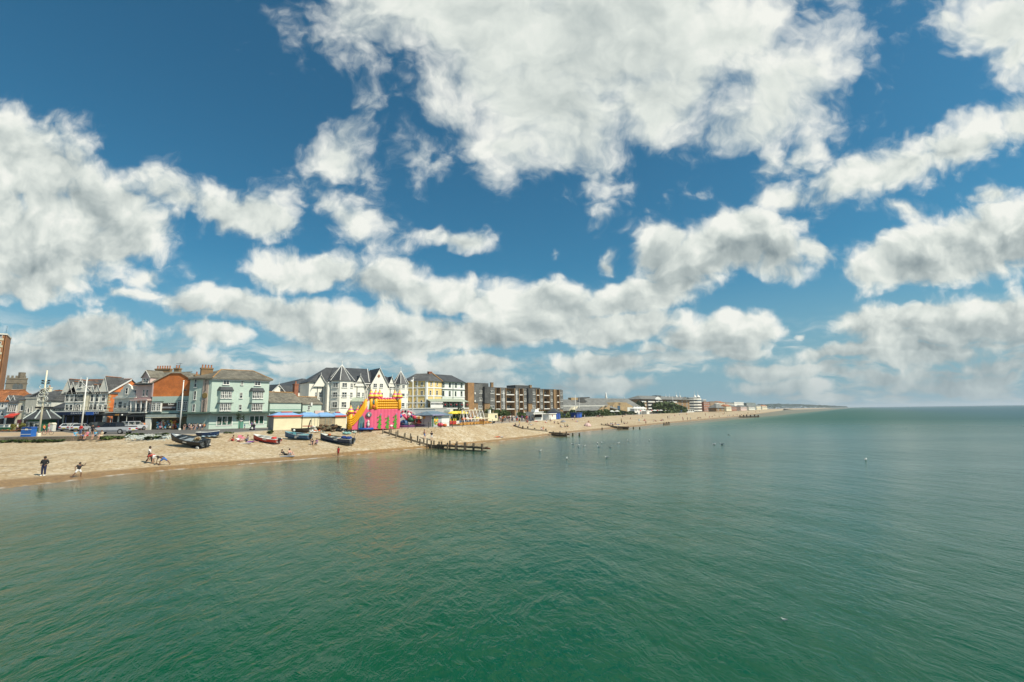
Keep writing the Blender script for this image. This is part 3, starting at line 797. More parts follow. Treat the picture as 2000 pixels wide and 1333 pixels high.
F.part('corner_strip', MB().slab([(gp[5][0] - .05, zt), (gp[5][0] + .25, zt), (gp[5][0] + .25, gp[5][1] - .1), (gp[5][0] - .05, gp[5][1] - .2)], .54, .598), PINKW)
def chim_px(face, px, pyb, pyt, y, w, m, pots):
    x, zt_ = face.f(px, pyt, y); _, zb_ = face.f(px, pyb, y)
    v = face.M @ Vector((x, y, 0))
    return chimney(face.root, v.x, v.y, zb_, w, .9, zt_ - zb_, m, pots)
chim_px(F, 320, 729, 720.5, 7.5, 3.6, BRICKY, 6)
chim_px(F, 347.5, 729, 719.5, 4, 1.2, BRICKY, 2)
# aerial on the chimney
x, z = F.f(352, 712, 4)
F.part('aerial', MB().tube([(x, 4, z - 2.0), (x, 4, z + .3)], .03, 4).box(x - .9, 3.98, z + .15, x + .5, 4.02, z + .2), IRON)
for r in ((855, 712, 1000, 838), (1225, 700, 1388, 832)):
    a = F.f(*z2(r[0], r[3]), -.5); b = F.f(*z2(r[2], r[1]), -.5)
    F.part('bay', MB().box(a[0], -.5, a[1] - .2, b[0], -.002, b[1] + .1), WHITE)
    F.part('bay_roof', MB().box(a[0] - .1, -.65, b[1] + .1, b[0] + .2, -.002, b[1] + .22), LEAD)
    xm = (a[0] + b[0]) / 2
    win(F, a[0] + .05, xm - .1, a[1], b[1], 'bars', y=-.5); win(F, xm + .1, b[0] - .05, a[1], b[1], 'bars', y=-.5)
BROWNS = mat('dark_brown_sign', (.040, .022, .016), .5, .2, 2)
a = F.f(*z2(1003, 830)); b = F.f(*z2(1222, 722))
sg = F.part('sign', MB().box(a[0], -.12, a[1], b[0], -.003, b[1]), BROWNS)
sg['label'] = 'dark brown sign with a white name and a grey strip'
xx = a[0] + (b[0] - a[0]) * .46; zz = a[1] + (b[1] - a[1]) * .8
for i in range(6):      # the worn name in white
    x = xx + i * .24; hgt = .42 if i in (0, 2) else .26; lt = MB()
    stroke(lt, [(x, zz + i * .015 - .16), (x + .02, zz - .16 + hgt), (x + .14, zz - .05 + i * .01), (x + .15, zz - .14)], .035, -.14); lt.build('letter', WHITE, sg)
MB().box(a[0] + .1, -.135, a[1] + (b[1] - a[1]) * .28, b[0] - .1, -.121, a[1] + (b[1] - a[1]) * .50).build('strip', mat('grey_sign_strip', (.30, .30, .32), .6, .25, 4), sg)
zc1 = F.f(*z2(1000, 872))[1]
F.part('ledge', MB().box(0, -1.2, zc1 - .12, L, -.002, zc1), LEAD)
a = F.f(*z2(778, 930), -1.6); b = F.f(*z2(1308, 884), -1.6)
F.part('fascia', MB().box(a[0], -1.75, a[1], b[0], -1.55, b[1]), mat('grey_green_fascia', (.34, .39, .36), .6, .15, 2))
F.part('fascia_trim', MB().box(a[0], -1.8, a[1] - .12, b[0], -1.56, a[1] - .003), CREAM)
F.part('shop_ceiling', MB().box(a[0] + .05, -1.54, a[1] + .1, b[0], -.003, a[1] + .2), CREAM)
F.part('shop_opening', MB().box(max(.1, a[0] + .3), -.05, .02, b[0] - .1, .02, a[1]), mat('shop_back', (.22, .19, .11), .9, .35, 1.2))
F.part('pillar', MB().box(a[0], -1.7, 0, a[0] + 1.2, -1.3, a[1] - .13), GREYW)
F.part('door', MB().box(a[0] + 1.5, -.1, 0, a[0] + 2.3, -.051, 2.3), IRON)
SHOPX0, SHOPX1, SHOPF = a[0] + 2.2, b[0] - .8, F

# ------------------------------------------------------------------ 3. narrow pink house
A = P(264.8, 775, 111); Bq = P(298, 775, 110)
root, F = new_building('narrow faded pink house with tall dormer gable and arcaded balcony', A, Bq, 'pink_house', 'house')
L = F.L
zev = F.f(280, 752.5)[1]
F.part('wall', MB().box(0, 0, 0, L, 9, zev), PINKW)
F.part('eaves', MB().box(-.25, -.6, zev, L + .1, .3, zev + .22), IRON)
zap = F.f(286.5, 724.2)[1]
zp = F.f(334, 727.8, 4)[1]
rm = MB().thick([(-.3, -.3, zev + .22), (L + .05, -.3, zev + .22), (L + 5.2, 5, zp), (1.5, 5, zp)], (0, 0, 1), .15)
F.part('roof', rm, SLATEB)
gx = F.f(286.8, 740)[0]; gw = F.f(295, 740)[0] - F.f(278.5, 740)[0]; zg = F.f(286, 737)[1]
F.part('dormer_wall', MB().box(gx - gw / 2, -.15, zev + .2, gx + gw / 2, 3, zg), PINKW)
front_gable(F, gx, zg, gw, zap - zg, -.15, 4, PINKW, SLATEB, finial=False, over=.15)
for r in ((738, 365, 772, 430), (786, 365, 818, 430)): winpx(F, r, 'sash', zoom=z2.o, y=-.15)
for r in ((735, 532, 760, 625), (785, 532, 810, 625)): winpx(F, r, 'sash', zoom=z2.o)
zb1 = F.f(*z2(740, 690))[1]; zb2 = F.f(*z2(740, 645))[1]
F.part('band', MB().box(0, -.35, zb1, L, -.002, zb2), mat('dusky_pink', (.45, .30, .28), .8, .15, 1))
z4_ = F.f(*z2(740, 855))[1]
for i in range(4):
    x = .25 + i * (L - .5) / 3
    F.part('balcony_column', MB().tube([(x, -1.1, z4_), (x, -1.1, zb1)], .14, 8), WHITE)
F.part('balcony_floor', MB().box(0, -1.35, z4_ - .2, L, -.002, z4_), GREYW)
F.part('balcony_soffit', MB().box(0, -1.3, zb1 - .001, L, -.352, zb1 + .3), PINKW)
railing(F, 0, L, z4_, .95, -1.25, step=.35)
for i in range(3):
    x = .5 + i * (L - 1.9) / 2; win(F, x, x + .9, z4_ + .1, zb1 - .5, 'sash')
canopy(F, 0, L, z4_ - .75, 1.6, IRON, .3, 3)
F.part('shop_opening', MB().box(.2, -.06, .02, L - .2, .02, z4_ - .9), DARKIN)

# ------------------------------------------------------------------ 4. white house with a curved Dutch gable
A = P(222.5, 790, 113); Bq = P(266, 790, 111)
root, F = new_building('grey white house with a shaped Dutch gable and oval window', A, Bq, 'dutch_gable_house', 'house')
L = F.L
ze = F.f(245, 777.5)[1]; zp = F.f(248, 749.8)[1]; xc = F.f(248, 760)[0]
hw = L / 2 - .1; hg = zp - ze
prof = [(1.0, 0), (.98, .12), (.80, .17), (.78, .33), (.60, .40), (.56, .56), (.40, .64), (.36, .80), (.20, .90), (.0, 1.0)]
pts = [(xc + hw * a, ze + hg * b) for a, b in prof] + [(xc - hw * a, ze + hg * b) for a, b in prof[-2::-1]]
F.part('gable', MB().slab(pts, 0, .4), GREYW)
F.part('wall', MB().box(0, 0, 0, L, 9, ze), GREYW)
F.part('roof', MB().loft([[(xc - hw - .1, .4, ze), (xc, .4, zp - .35), (xc + hw + .1, .4, ze)], [(xc - hw - .1, 9.3, ze), (xc, 9.3, zp - .35), (xc + hw + .1, 9.3, ze)]]), SLATE)
a = F.f(*z2(497, 590)); b = F.f(*z2(497, 505))
win(F, a[0] - .45, a[0] + .45, a[1], b[1], 'sash')
F.part('cornice', MB().box(-.15, -.3, ze - .15, L + .15, -.002, ze + .15), GREYW)
for r in ((322, 715, 350, 800), (378, 695, 440, 795), (450, 715, 505, 795), (522, 690, 580, 795)): winpx(F, r, 'sash', zoom=z2.o)
zb = F.f(*z2(450, 850))[1]
F.part('balcony_floor', MB().box(-.6, -1.4, zb - .2, L, -.002, zb), GREYW)
railing(F, -.6, L, zb, .95, -1.3, step=.4)
canopy(F, -.6, L, zb - .6, 1.8, IRON, .35, 4, GREYW)
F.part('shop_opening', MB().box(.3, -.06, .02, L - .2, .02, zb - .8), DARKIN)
F.part('shop_pilaster', MB().box(L * .28, -.25, 0, L * .34, -.062, zb - .8), GREYW)
F.part('shop_sign', MB().box(L * .5, -1.95, zb - .85, L * .66, -1.87, zb - .5), mat('orange_sign', (.55, .25, .05), .6, .2, 4))
F.part('shop_lamp', MB().ball((L * .82, -1.95, zb - .75), .18, 8, 6), WHITE)

# ------------------------------------------------------------------ 5. terrace with the row of gables
z1 = ZM(0, 640, 6.06)
A = P(127, 790, 115); Bq = P(211, 790, 115)
root, F = new_building('long grey terrace with steep gables, orange ridge tiles and blue shop fronts', A, Bq, 'gabled_terrace', 'terrace')
L = F.L
ze = F.f(180, 767)[1]; zr = F.f(200, 742.5, 6)[1]
w_ = MB().box(0, 0, 0, L - .25, 12, ze)
F.part('wall', w_, GREYW)
F.part('end_wall', gable_end(L - .25, L, ze, zr - .1, 0, 12, MB().box(L - .25, 0, 0, L, 12, ze)), BRICKO)
q_ = MB()
for i in range(14): q_.box(L - .24, -.035, i * ze / 14, L + .035, .35 if i % 2 else .65, (i + .75) * ze / 14)
F.part('quoins', q_, mat('buff_quoin', (.45, .37, .2), .8, .2, 2))
rm = MB()
rm.thick([(-.3, -.35, ze - .1), (L + .2, -.35, ze - .1), (L + .2, 6, zr), (-.3, 6, zr)], (0, -.3, 1), .14)
rm.thick([(-.3, 6, zr), (L + .2, 6, zr), (L + .2, 12.3, ze - .1), (-.3, 12.3, ze - .1)], (0, .3, 1), .14)
rf = F.part('roof', rm, SLATE)
MB().tube([(-.3, 6, zr + .1), (L + .25, 6, zr + .1)], .17, 6).build('ridge_tiles', TILEO, rf)
F.part('verge_board', MB().thick([(L + .21, -.5, ze - .35), (L + .21, 6, zr - .25), (L + .21, 6, zr + .12), (L + .21, -.5, ze + .05)], (1, 0, 0), .08), WHITE)
gs = [(133.5, 762, 2.6, 3.4), (143, 763, 2.4, 2.8), (157, 770, 6.6, 9.2), (181.5, 766, 1.7, 2.0), (192, 766, 1.7, 2.0), (204, 767, 2.5, 3.9)]
for px, py, gw, gh in gs:
    x, z = F.f(px, py)
    front_gable(F, x, ze - .2, gw, gh if px != 157 else F.f(157.6, 744)[1] - ze + .2, -.25, 5.5, GREYW, SLATE, finial=px == 157, over=.06, vm=WHITE, vt=.35, fo=.04)
    win(F, x - gw * .2, x + gw * .2, ze - 2.2, ze - .4, 'sash')
    if px == 157: win(F, x - .45, x + .45, ze + 1.2, ze + 2.9, 'sash', y=-.25)
    F.part('gable_ridge', MB().tube([(x, 0, ze - .2 + (gh if px != 157 else F.f(157.6, 744)[1] - ze + .2) + .14), (x, 4.5, ze - .2 + (gh if px != 157 else F.f(157.6, 744)[1] - ze + .2) + .14)], .1, 5), TILEO)
zb = F.f(170, 803)[1]
for px in (131, 139, 150, 154, 168, 178, 186, 196, 206):
    x = F.f(px, 795)[0]; win(F, x - .45, x + .45, zb + .2, F.f(px, 790)[1], 'sash')
for px in (147, 174.5, 188):
    x = F.f(px, 785)[0]; F.part('downpipe', MB().tube([(x, -.1, zb), (x, -.1, ze - .1)], .06, 5), IRON)
F.part('yellow_bay', MB().box(F.f(163, 785)[0], -.12, zb + .1, F.f(175.5, 785)[0], -.003, F.f(170, 770)[1]), CREAM)
F.part('balcony_floor', MB().box(-4.0, -1.6, zb - .2, L + .3, -.002, zb), GREYW)
railing(F, -4.0, L + .3, zb, .95, -1.5, step=.45)
BLUE = mat('shop_blue', (.008, .020, .062), .5, .2, 1)
BLUEL = mat('awning_blue', (.02, .09, .36), .6, .15, 1)
z5_ = F.f(150, 810.5, -2)[1]
F.part('fascia', MB().box(-3.6, -1.85, z5_, L - .8, -1.65, zb - .21), BLUE)
for i in range(13):
    lt = MB(); x = 3.4 + i * .52; h_ = (zb - .21 - z5_)
    stroke(lt, [(x, z5_ + h_ * .25), (x + .05, z5_ + h_ * .75), (x + .22, z5_ + h_ * (.5 if i % 3 else .75)), (x + .26, z5_ + h_ * .25)], .04, -1.86)
    F.part('letter', lt, mat('pale_lettering', (.4, .45, .5), .6))
F.part('blue_sign', MB().box(F.f(182, 808)[0], -2.0, z5_ - .1, F.f(196, 808)[0], -1.852, zb - .3), BLUEL)
F.part('awning', MB().thick([(1, -.002, z5_ + .1), (L - 1, -.002, z5_ + .1), (L - 1, -1.7, z5_ - .02), (1, -1.7, z5_ - .02)][::-1], (0, 0, 1), .06), BLUE)
for i in range(8):
    x = -3 + i * (L + 1.6) / 7; F.part('shop_post', MB().tube([(x, -1.6, 0), (x, -1.6, z5_)], .08, 6), BLUE)
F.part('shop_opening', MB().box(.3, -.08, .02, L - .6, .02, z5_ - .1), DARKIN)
F.part('shop_pilaster', MB().box(L - .6, -.3, 0, L + .1, -.003, z5_), GREYW)

# ------------------------------------------------------------------ 6. low shops at the far left, tower block, church tower
def plain_house(label, pxa, pxb, D, pyt, wallm, roofm, pyr, wins, name='shop_house', cat='house', hip=(0, 0), depth=8, shop=None, gable=False, D2=None):
    A = P(pxa, 800, D); Bq = P(pxb, 800, D2 or D)
    root, F = new_building(label, A, Bq, name, cat)
    zt = F.f((pxa + pxb) / 2, pyt)[1]
    F.part('wall', MB().box(0, 0, 0, F.L, depth, zt), wallm)
    if pyr:
        zr = F.f((pxa + pxb) / 2, pyr, depth / 2)[1]
        m = hip_roof(0, 0, F.L, depth, zt, zr, hip, .25)
        rf = F.part('roof', m, roofm)
        MB().tube([(hip[0], depth / 2, zr + .05), (F.L - hip[1], depth / 2, zr + .05)], .13, 5).build('ridge_tiles', TILEO, rf)
    else:
        F.part('parapet', MB().box(-.1, -.12, zt, F.L + .1, .3, zt + .3), wallm)
    for w in wins: winpx(F, w[:4], w[4] if len(w) > 4 else 'sash')
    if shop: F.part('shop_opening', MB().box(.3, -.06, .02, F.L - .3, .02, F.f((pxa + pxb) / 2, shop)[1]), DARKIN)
    return root, F
root, F = plain_house('small white and blue house under an orange tiled roof', -40, 13, 124, 785, mat('blue_white_render', (.6, .63, .64), .7, .1, 1), TILEO, 763, [(-12, 788, -7, 796), (3, 787, 8, 796), (-8, 803, -3, 812), (3, 803, 8, 812)], shop=818)
F.part('band', MB().box(0, -.25, F.f(5, 800)[1], F.L, -.002, F.f(5, 796)[1]), WHITE)
root, F = plain_house('grey house with four bay windows above a red awning', 13.5, 34, 123, 787, GREYW, SLATE, 771, [(16, 791, 19.5, 804), (20.2, 791, 23.5, 804), (24.2, 791, 27.5, 804), (28, 791, 31.5, 804)], shop=815, hip=(1, 1))
for px in (19, 29):
    x, z = F.f(px, 781, 1.5); front_gable(F, x, z - .2, 1.2, 1.2, 1.3, 2, WHITE, SLATE, 'dormer', False, .1)
RED = mat('red_canvas', (.50, .045, .03), .7, .12, 1)
a = F.f(8, 816, -1.5); b = F.f(27, 810.5, -1.5)
F.part('awning', MB().thick([(a[0], -.002, b[1] + .3), (b[0], -.002, b[1] + .3), (b[0], -1.5, a[1] + .25), (a[0], -1.5, a[1] + .25)][::-1], (0, 0, 1), .05).box(a[0], -1.55, a[1] - .05, b[0], -1.5, a[1] + .3), RED)
root, F = plain_house('cream shop house with one square window and dark door', 34.2, 47.5, 123, 781, CREAM, SLATE, 762, [(40, 792, 46, 802.5, 'plain')], hip=(2.5, .2))
F.part('door', MB().box(.4, -.07, 0, 1.5, .01, 2.6), mat('maroon_paint', (.12, .02, .03), .5))
root, F = plain_house('pale grey shop house with flat parapet and narrow windows', 47.7, 69.5, 122.5, 779, mat('stone_grey_render', (.50, .49, .42), .8, .12, .6), SLATE, None, [(49.5, 796, 52.5, 805), (54, 798, 58, 807, 'plain'), (61, 795, 63.5, 805)], shop=814)
F.part('roof', MB().thick([(.2, 1, F.f(50, 777)[1]), (F.L, 1, F.f(60, 777)[1]), (F.L, 6, F.f(60, 763, 6)[1]), (2.5, 6, F.f(60, 763, 6)[1])], (0, 0, 1), .15), SLATE)
root, F = plain_house('white house half hidden behind the domed kiosk', 69.7, 99, 123, 783, GREYW, SLATE, 764, [(72, 772, 76, 781), (84, 790, 88, 799), (92, 790, 96, 799)], hip=(.5, .5), shop=812)
root, F = plain_house('plain cream block standing tall behind the low roofs', 99.5, 129, 150, 764, CREAM, SLATE, None, [(118.5, 779, 122, 786, 'plain')], depth=12, name='cream_block', cat='building')
chim_px(F, 119.5, 779, 775, .6, 1.0, BRICKR, 2); chim_px(F, 97, 766, 757, 5, .9, CREAM, 1)
root, F = plain_house('low pale house with long dark slate roof beside the terrace', 99.6, 126.5, 121, 798, mat('pale_green_render', (.50, .55, .47), .8, .1, .8), SLATED, 785, [(104, 799, 108, 805), (115, 799, 119, 805)], hip=(0, 0), shop=810)

Bq = P(7, 700, 195); Bq.z = 0; A = Bq - Vector((.75, .66, 0)) * 24
root, F = new_building('tall brick tower block with pale window bands at the left edge', A, Bq, 'tower_block', 'tower block')
zt = F.f(6, 651.5)[1]; x1 = F.L - .55; x2 = F.L - .30
TB = brick('tower_brick', (.34, .14, .045), (.28, .11, .035), (.28, .16, .08))
F.part('wall', MB().box(0, 1.2, 0, F.L, 14, zt - .6).box(0, 0, 0, x1, 1.2, zt - .6).box(x2, 0, 0, F.L, 1.2, zt - .6), TB)
F.part('roof_slab', MB().box(-.2, -.25, zt - .6, F.L + .2, 14.2, zt), GREYW)
n_ = int(zt / 2.9)
for i in range(1, n_):
    F.part('window_band', MB().box(1, -.08, i * 2.9 + .1, x1 - .2, .02, i * 2.9 + .95), mat('pale_panel', (.52, .50, .36), .7, .1, 1))
    for j in range(3):
        x = x1 - 1.6 - j * 3.0; win(F, x - .9, x + .9, i * 2.9 + .98, i * 2.9 + 2.5, 'two')
F.part('aerial', MB().tube([(F.L - .4, .5, zt), (F.L - .3, .5, zt + 3.2)], .05, 4), IRON)

STONE = brick('tower_stone', (.20, .165, .115), (.16, .135, .10), (.15, .13, .10), .4)
Bq = P(52, 755, 178); rr_ = ray(11, 755); dd_ = Vector((.68, .733, 0)); k_ = (Bq.x * rr_.y - Bq.y * rr_.x) / (dd_.x * rr_.y - dd_.y * rr_.x); A = Bq - dd_ * k_
root, F = new_building('square stone church tower with battlements behind the shops', A, Bq, 'church_tower', 'tower')
zt = F.f(30, 741)[1]
F.part('wall', MB().box(0, 0, 0, F.L, 7, zt), STONE)
cr = MB().box(-.15, -.15, zt - 1.6, F.L + .15, 7.15, zt - 1.3).box(-.12, -.12, zt, F.L + .12, .3, zt + .5)
for i in range(5):
    x = i * F.L / 5; cr.box(x, -.11, zt + .5, x + F.L / 5 * .58, .3, zt + 1.3)
F.part('battlements', cr, STONE)
F.part('stair_turret', MB().prism([(F.L - 1.6 + 1.05 * math.cos(a * math.pi / 4 + .39), .9 + 1.05 * math.sin(a * math.pi / 4 + .39)) for a in range(8)], zt + .5, zt + 2.6), STONE)
for px in (29.5, 39):
    a = F.f(px, 760.5); b = F.f(px, 749)
    F.part('belfry_window', MB().slab([(a[0] - .7, a[1]), (a[0] + .7, a[1]), (a[0] + .7, b[1] - .7), (a[0], b[1]), (a[0] - .7, b[1] - .7)], -.1, .02), mat('louvre_grey', (.09, .10, .10), .7, .3, 2))
    F.part('window_sill', MB().box(a[0] - .9, -.25, a[1] - .35, a[0] + .9, -.003, a[1] - .05), GREYW)

# ------------------------------------------------------------------ 7. low teal wings beside the hotel
z4 = ZM(520, 690, 8.33); z5 = ZM(660, 690, 8.33); z6 = ZM(780, 710, 9.52); z7 = ZM(900, 730, 9.09); z8 = ZM(1080, 740, 8.333); z9 = ZM(1240, 750, 6.25)
def low_wing(label, pa, pb, D, D2, pze, ridge, m, name, depth=7):
    A = P(pa, 795, D); Bq = P(pb, 795, D2)
    root, F = new_building(label, A, Bq, name, 'building')
    ze = F.f((pa + pb) / 2, pze)[1]; zr = F.f((ridge[0] + ridge[2]) / 2, ridge[1], depth / 2)[1]
    F.part('wall', gable_end(0, F.L, ze, zr - .2, 0, depth, MB().box(0, 0, 0, F.L, depth, ze)), m)
    rf = F.part('roof', hip_roof(0, 0, F.L, depth, ze, zr, (0, 0), .25), SLATEB)
    MB().tube([(-.2, depth / 2, zr + .05), (F.L + .2, depth / 2, zr + .05)], .15, 6).build('ridge_tiles', RIDGE, rf)
    return root, F, ze, zr
root, F, ze, zr = low_wing('low teal wing with weathered slate roof joined to the hotel', 527, 588, 117, 124, 786, (526, 767, 577), TEAL, 'low_wing')
F.part('band', MB().box(0, -.06, F.f(550, 801)[1], F.L, -.003, F.f(550, 800)[1]), TEALD)
x, _ = F.f(575, 760, 4); chimney(root, x, 3.5, zr - 1, 1.1, .9, F.f(575, 750, 3.5)[1] - zr + 1, BRICKR, 1)
F.part('fence_top', MB().box(-1, -2.1, 0, F.L, -2, F.f(560, 804.5, -2)[1]), LEAD)
root, F, ze, zr = low_wing('small teal outbuilding with slate roof behind the beach huts', 591, 628, 126, 131, 789, (591, 776, 622), TEAL, 'outbuilding', 5)
winpx(F, (601, 793, 605, 801), 'sash'); F.part('roof_window', MB().box(F.f(606, 790)[0], -.3, ze - .5, F.f(609, 790)[0], 1, ze + .3), WHITE)
F.part('garden_wall', MB().box(1.5, -3.1, 0, F.L - 1.5, -2.8, F.f(605, 802.5, -3)[1]), PINKW)

# ------------------------------------------------------------------ 8. the big white hotel with slate turrets
A = P(608.5, 760, 138); Bq = P(798, 760, 156)
root, F = new_building('large white seafront hotel with pointed slate turrets and steep gables', A, Bq, 'white_hotel', 'hotel')
HOT = mat('hotel_white', (.83, .80, .69), .65, .07, .4)
L = F.L
ze = F.f(700, 747)[1]
yb = 3.0
X = lambda px, y=0.0, py=770: F.f(px, py, y)[0]
zr = F.f(650, 718.5, 8)[1]
# body: recessed left wing, main wing
F.part('wall', MB().box(0, yb, 0, X(643, yb), 14, ze).box(X(640), 0.4, 0, X(721), 14, ze + .001).box(X(721), .4, 0, L, 14, ze), HOT)
rm = hip_roof(0, yb, X(721), 14, ze, zr, (X(636, 8) - 0, 0), .35)
rm2 = hip_roof(X(721) - 2, .4, L - 3, 14, ze, F.f(750, 726, 7)[1], (0, X(797) - X(763)), .3)
rm.add(rm2.v, rm2.f)
rf = F.part('roof', rm, SLATED)
# hotel hidden part: front slope of the main wing comes forward to its wall
F.part('roof_front', MB().thick([(X(640), .05, ze), (X(721), .05, ze), (X(719, 8), 8.4, zr), (X(650, 8), 8.4, zr)], (0, -.4, 1), .12), SLATED)
F.part('eaves_band', MB().box(X(640), .1, ze - .45, L, .398, ze - .1), WHITE)
F.part('verge_board', MB().tube([(X(720.5), -.02, ze + .15), (X(716.5, 8), 8.2, zr + .15)], .12, 5), WHITE)
# octagonal turret
def turret(pxl, pxr, pe, pxa, pya, yc, label_px):
    xl = X(pxl, yc - 1); xr = X(pxr, yc - 1); xc = (xl + xr) / 2; r = (xr - xl) / 2
    z = F.f(pxa, pe, yc - r)[1]; za = F.f(pxa, pya, yc)[1]
    oc = [(xc + r * 1.05 * math.cos(math.pi / 8 + k * math.pi / 4), yc + r * 1.05 * math.sin(math.pi / 8 + k * math.pi / 4)) for k in range(8)]
    t = F.part('turret', MB().prism(oc, 0, z), HOT)
    oe = [(xc + r * 1.16 * math.cos(math.pi / 8 + k * math.pi / 4), yc + r * 1.16 * math.sin(math.pi / 8 + k * math.pi / 4)) for k in range(8)]
    m = MB().add([(p[0], p[1], z) for p in oe] + [(xc, yc, za), (xc, yc, z - .01)], [(k, (k + 1) % 8, 8) for k in range(8)] + [((k + 1) % 8, k, 9) for k in range(8)])
    ro = F.part('turret_roof', m, SLATED)
    hp = MB()
    for p in oe: hp.tube([(p[0], p[1], z + .05), (xc, yc, za + .1)], .09, 5)
    hp.tube([(xc, yc, za - .3), (xc, yc, za + 1.3)], .09, 5)
    hp.build('hips', WHITE, ro)
    F.part('string_course', MB().prism([(xc + (p[0] - xc) * 1.02, yc + (p[1] - yc) * 1.02) for p in oc], z * .66, z * .66 + .18).prism([(xc + (p[0] - xc) * 1.02, yc + (p[1] - yc) * 1.02) for p in oc], z * .36, z * .36 + .18), WHITE)
    return oc, z
oc, zt = turret(645, 690, 743.5, 667, 713.5, 1.2, 0)
def oct_wins(oc, k, rows, w, styles='two'):
    a, b = Vector(oc[k]), Vector(oc[(k + 1) % 8])
    pa = F.W @ Vector((a.x, a.y, 0)); pb = F.W @ Vector((b.x, b.y, 0))
    f2 = Face(root, pa, pb)
    for (z0, z1) in rows: win(f2, f2.L / 2 - w / 2, f2.L / 2 + w / 2, z0, z1, styles)
rows = []
for (a, b) in ((757, 747.5), (776, 766), (796.5, 785)): rows.append((F.f(667, a, -2.5)[1], F.f(667, b, -2.5)[1]))
for k, w in ((3, 1.5), (4, 1.6), (5, 1.5), (6, 1.6)): oct_wins(oc, k, rows, w)
oc, zt = turret(771, 797.5, 750, 779.5, 725, 1.0, 0)
rows2 = [(F.f(790, a, -.5)[1], F.f(790, b, -.5)[1]) for a, b in ((759, 752.5), (776, 769), (794.5, 787))]
for k, w in ((4, .9), (5, 1.1), (6, .9)): oct_wins(oc, k, rows2, w, 'sash')
front_gable(F, X(624.5, yb), ze - 1.4, 4.2, 3.4, yb - .5, 6, HOT, SLATED)
for px, gw, gh in ((703, 3.6, 3.2), (765, 2.8, 3.2)): front_gable(F, X(px), ze - 1.2, gw, gh, .1, 7, HOT, SLATED)
# great gable
xg0, xg1 = X(721.5, -.6), X(759.5, -.6); xg = X(742, -.6)
zg = F.f(742, 720, -.6)[1]; zge = F.f(740, 751.5, -.6)[1]
F.part('great_gable_wall', MB().box(xg0 + .4, -.6, 0, xg1 - .4, .398, zge), HOT)
front_gable(F, (xg0 + xg1) / 2, zge, xg1 - xg0 - .8, zg - zge, -.6, 9, HOT, SLATED, 'great_gable', over=.5)
dmd = F.f(740, 735, -.62)
F.part('diamond_tile', MB().slab([(dmd[0] - .5, dmd[1]), (dmd[0], dmd[1] - .6), (dmd[0] + .5, dmd[1]), (dmd[0], dmd[1] + .6)], -.68, -.601), BRICKR)
for r in ((575, 492, 637, 562), (680, 497, 735, 562)): winpx(F, r, 'two', zoom=z5.o, y=-.6)
for r in ((795, 470, 825, 560), (855, 470, 905, 560), (965, 470, 1010, 555), (795, 635, 825, 715), (855, 632, 905, 720), (965, 632, 1005, 715)): winpx(F, r, 'two', zoom=z4.o, y=yb)
for r in ((1480, 480, 1530, 545), (1480, 635, 1530, 712), (1560, 480, 1590, 545), (1560, 640, 1590, 710)): winpx(F, r, 'two', zoom=z4.o, y=.4)
for r in ((835, 520, 890, 575), (905, 520, 925, 575), (835, 655, 885, 720), (700, 640, 735, 700), (580, 640, 625, 700), (835, 800, 885, 865), (700, 790, 740, 860)): winpx(F, r, 'two', zoom=z5.o, y=.4 if r[0] > 800 else -.6)
for px in (619.5, 629.5, 697, 713, 716.5, 762):
    y = yb if px < 640 else .4
    F.part('downpipe', MB().tube([(X(px, y), y - .1, 0), (X(px, y), y - .1, ze - .2)], .07, 5), IRON)
a = F.f(685, 787, -1.5); b = F.f(713, 779.5, -1.5)
F.part('verandah_roof', MB().thick([(a[0], .38, b[1] + .4), (b[0], .38, b[1] + .4), (b[0], -2, a[1] + .3), (a[0], -2, a[1] + .3)][::-1], (0, 0, 1), .08), mat('green_grey_glass_roof', (.30, .34, .27), .5, .2, 2))
F.part('verandah_front', MB().box(a[0], -1.9, F.f(700, 800, -1.9)[1], b[0], -1.8, a[1] + .3), mat('grey_glazing', (.20, .23, .21), .3, .3, 2))
F.part('balcony_wall', MB().box(X(636, yb), yb - 3, F.f(640, 806, yb - 3)[1], X(643.5, yb), yb - 2.8, F.f(640, 803, yb - 3)[1]), CREAM)
F.part('ground_band', MB().box(X(640), -.05, 3.6, X(721), .398, 3.85), WHITE)

# wing of the hotel behind, with a long dark roof and a small gable end
A = P(556, 770, 150); Bq = P(617, 770, 168)
root, F = new_building('long dark slate roof of the hotel wing behind the teal buildings', A, Bq, 'hotel_wing', 'building')
ze = F.f(590, 765.5)[1]; zr = F.f(600, 740, 5)[1]
F.part('wall', MB().box(0, 0, 0, F.L, 12, ze), HOT)
F.part('roof', hip_roof(0, 0, F.L + 3, 12, ze, zr, (F.f(590, 742, 6)[0], 0), .3), SLATED)
F.part('side_gable', MB().slab([(F.f(601, 770)[0], ze - 1), (F.L, ze - 1), (F.L, F.f(610, 757)[1])], -.4, .2), HOT)
winpx(F, (590, 768, 596, 773), 'two')
A = P(537, 768, 146); Bq = P(562, 768, 150)
root, F = new_building('small white gable end with finial beyond the low teal roof', A, Bq, 'gabled_house', 'house')
ze = F.f(545, 765)[1]; zr = F.f(543.5, 752)[1]
F.part('wall', MB().box(0, 0, 0, F.L, 8, ze), HOT)
front_gable(F, F.f(543.5, 760)[0], ze, 4.4, zr - ze, 0, 6, HOT, SLATED)
F.part('roof', MB().thick([(F.f(544, 760)[0], .5, zr - .2), (F.L + 1, .5, zr - .2), (F.L + 1, -.1, ze), (F.f(548, 760)[0], -.1, ze)][::-1], (0, -1, 1), .1), SLATED)

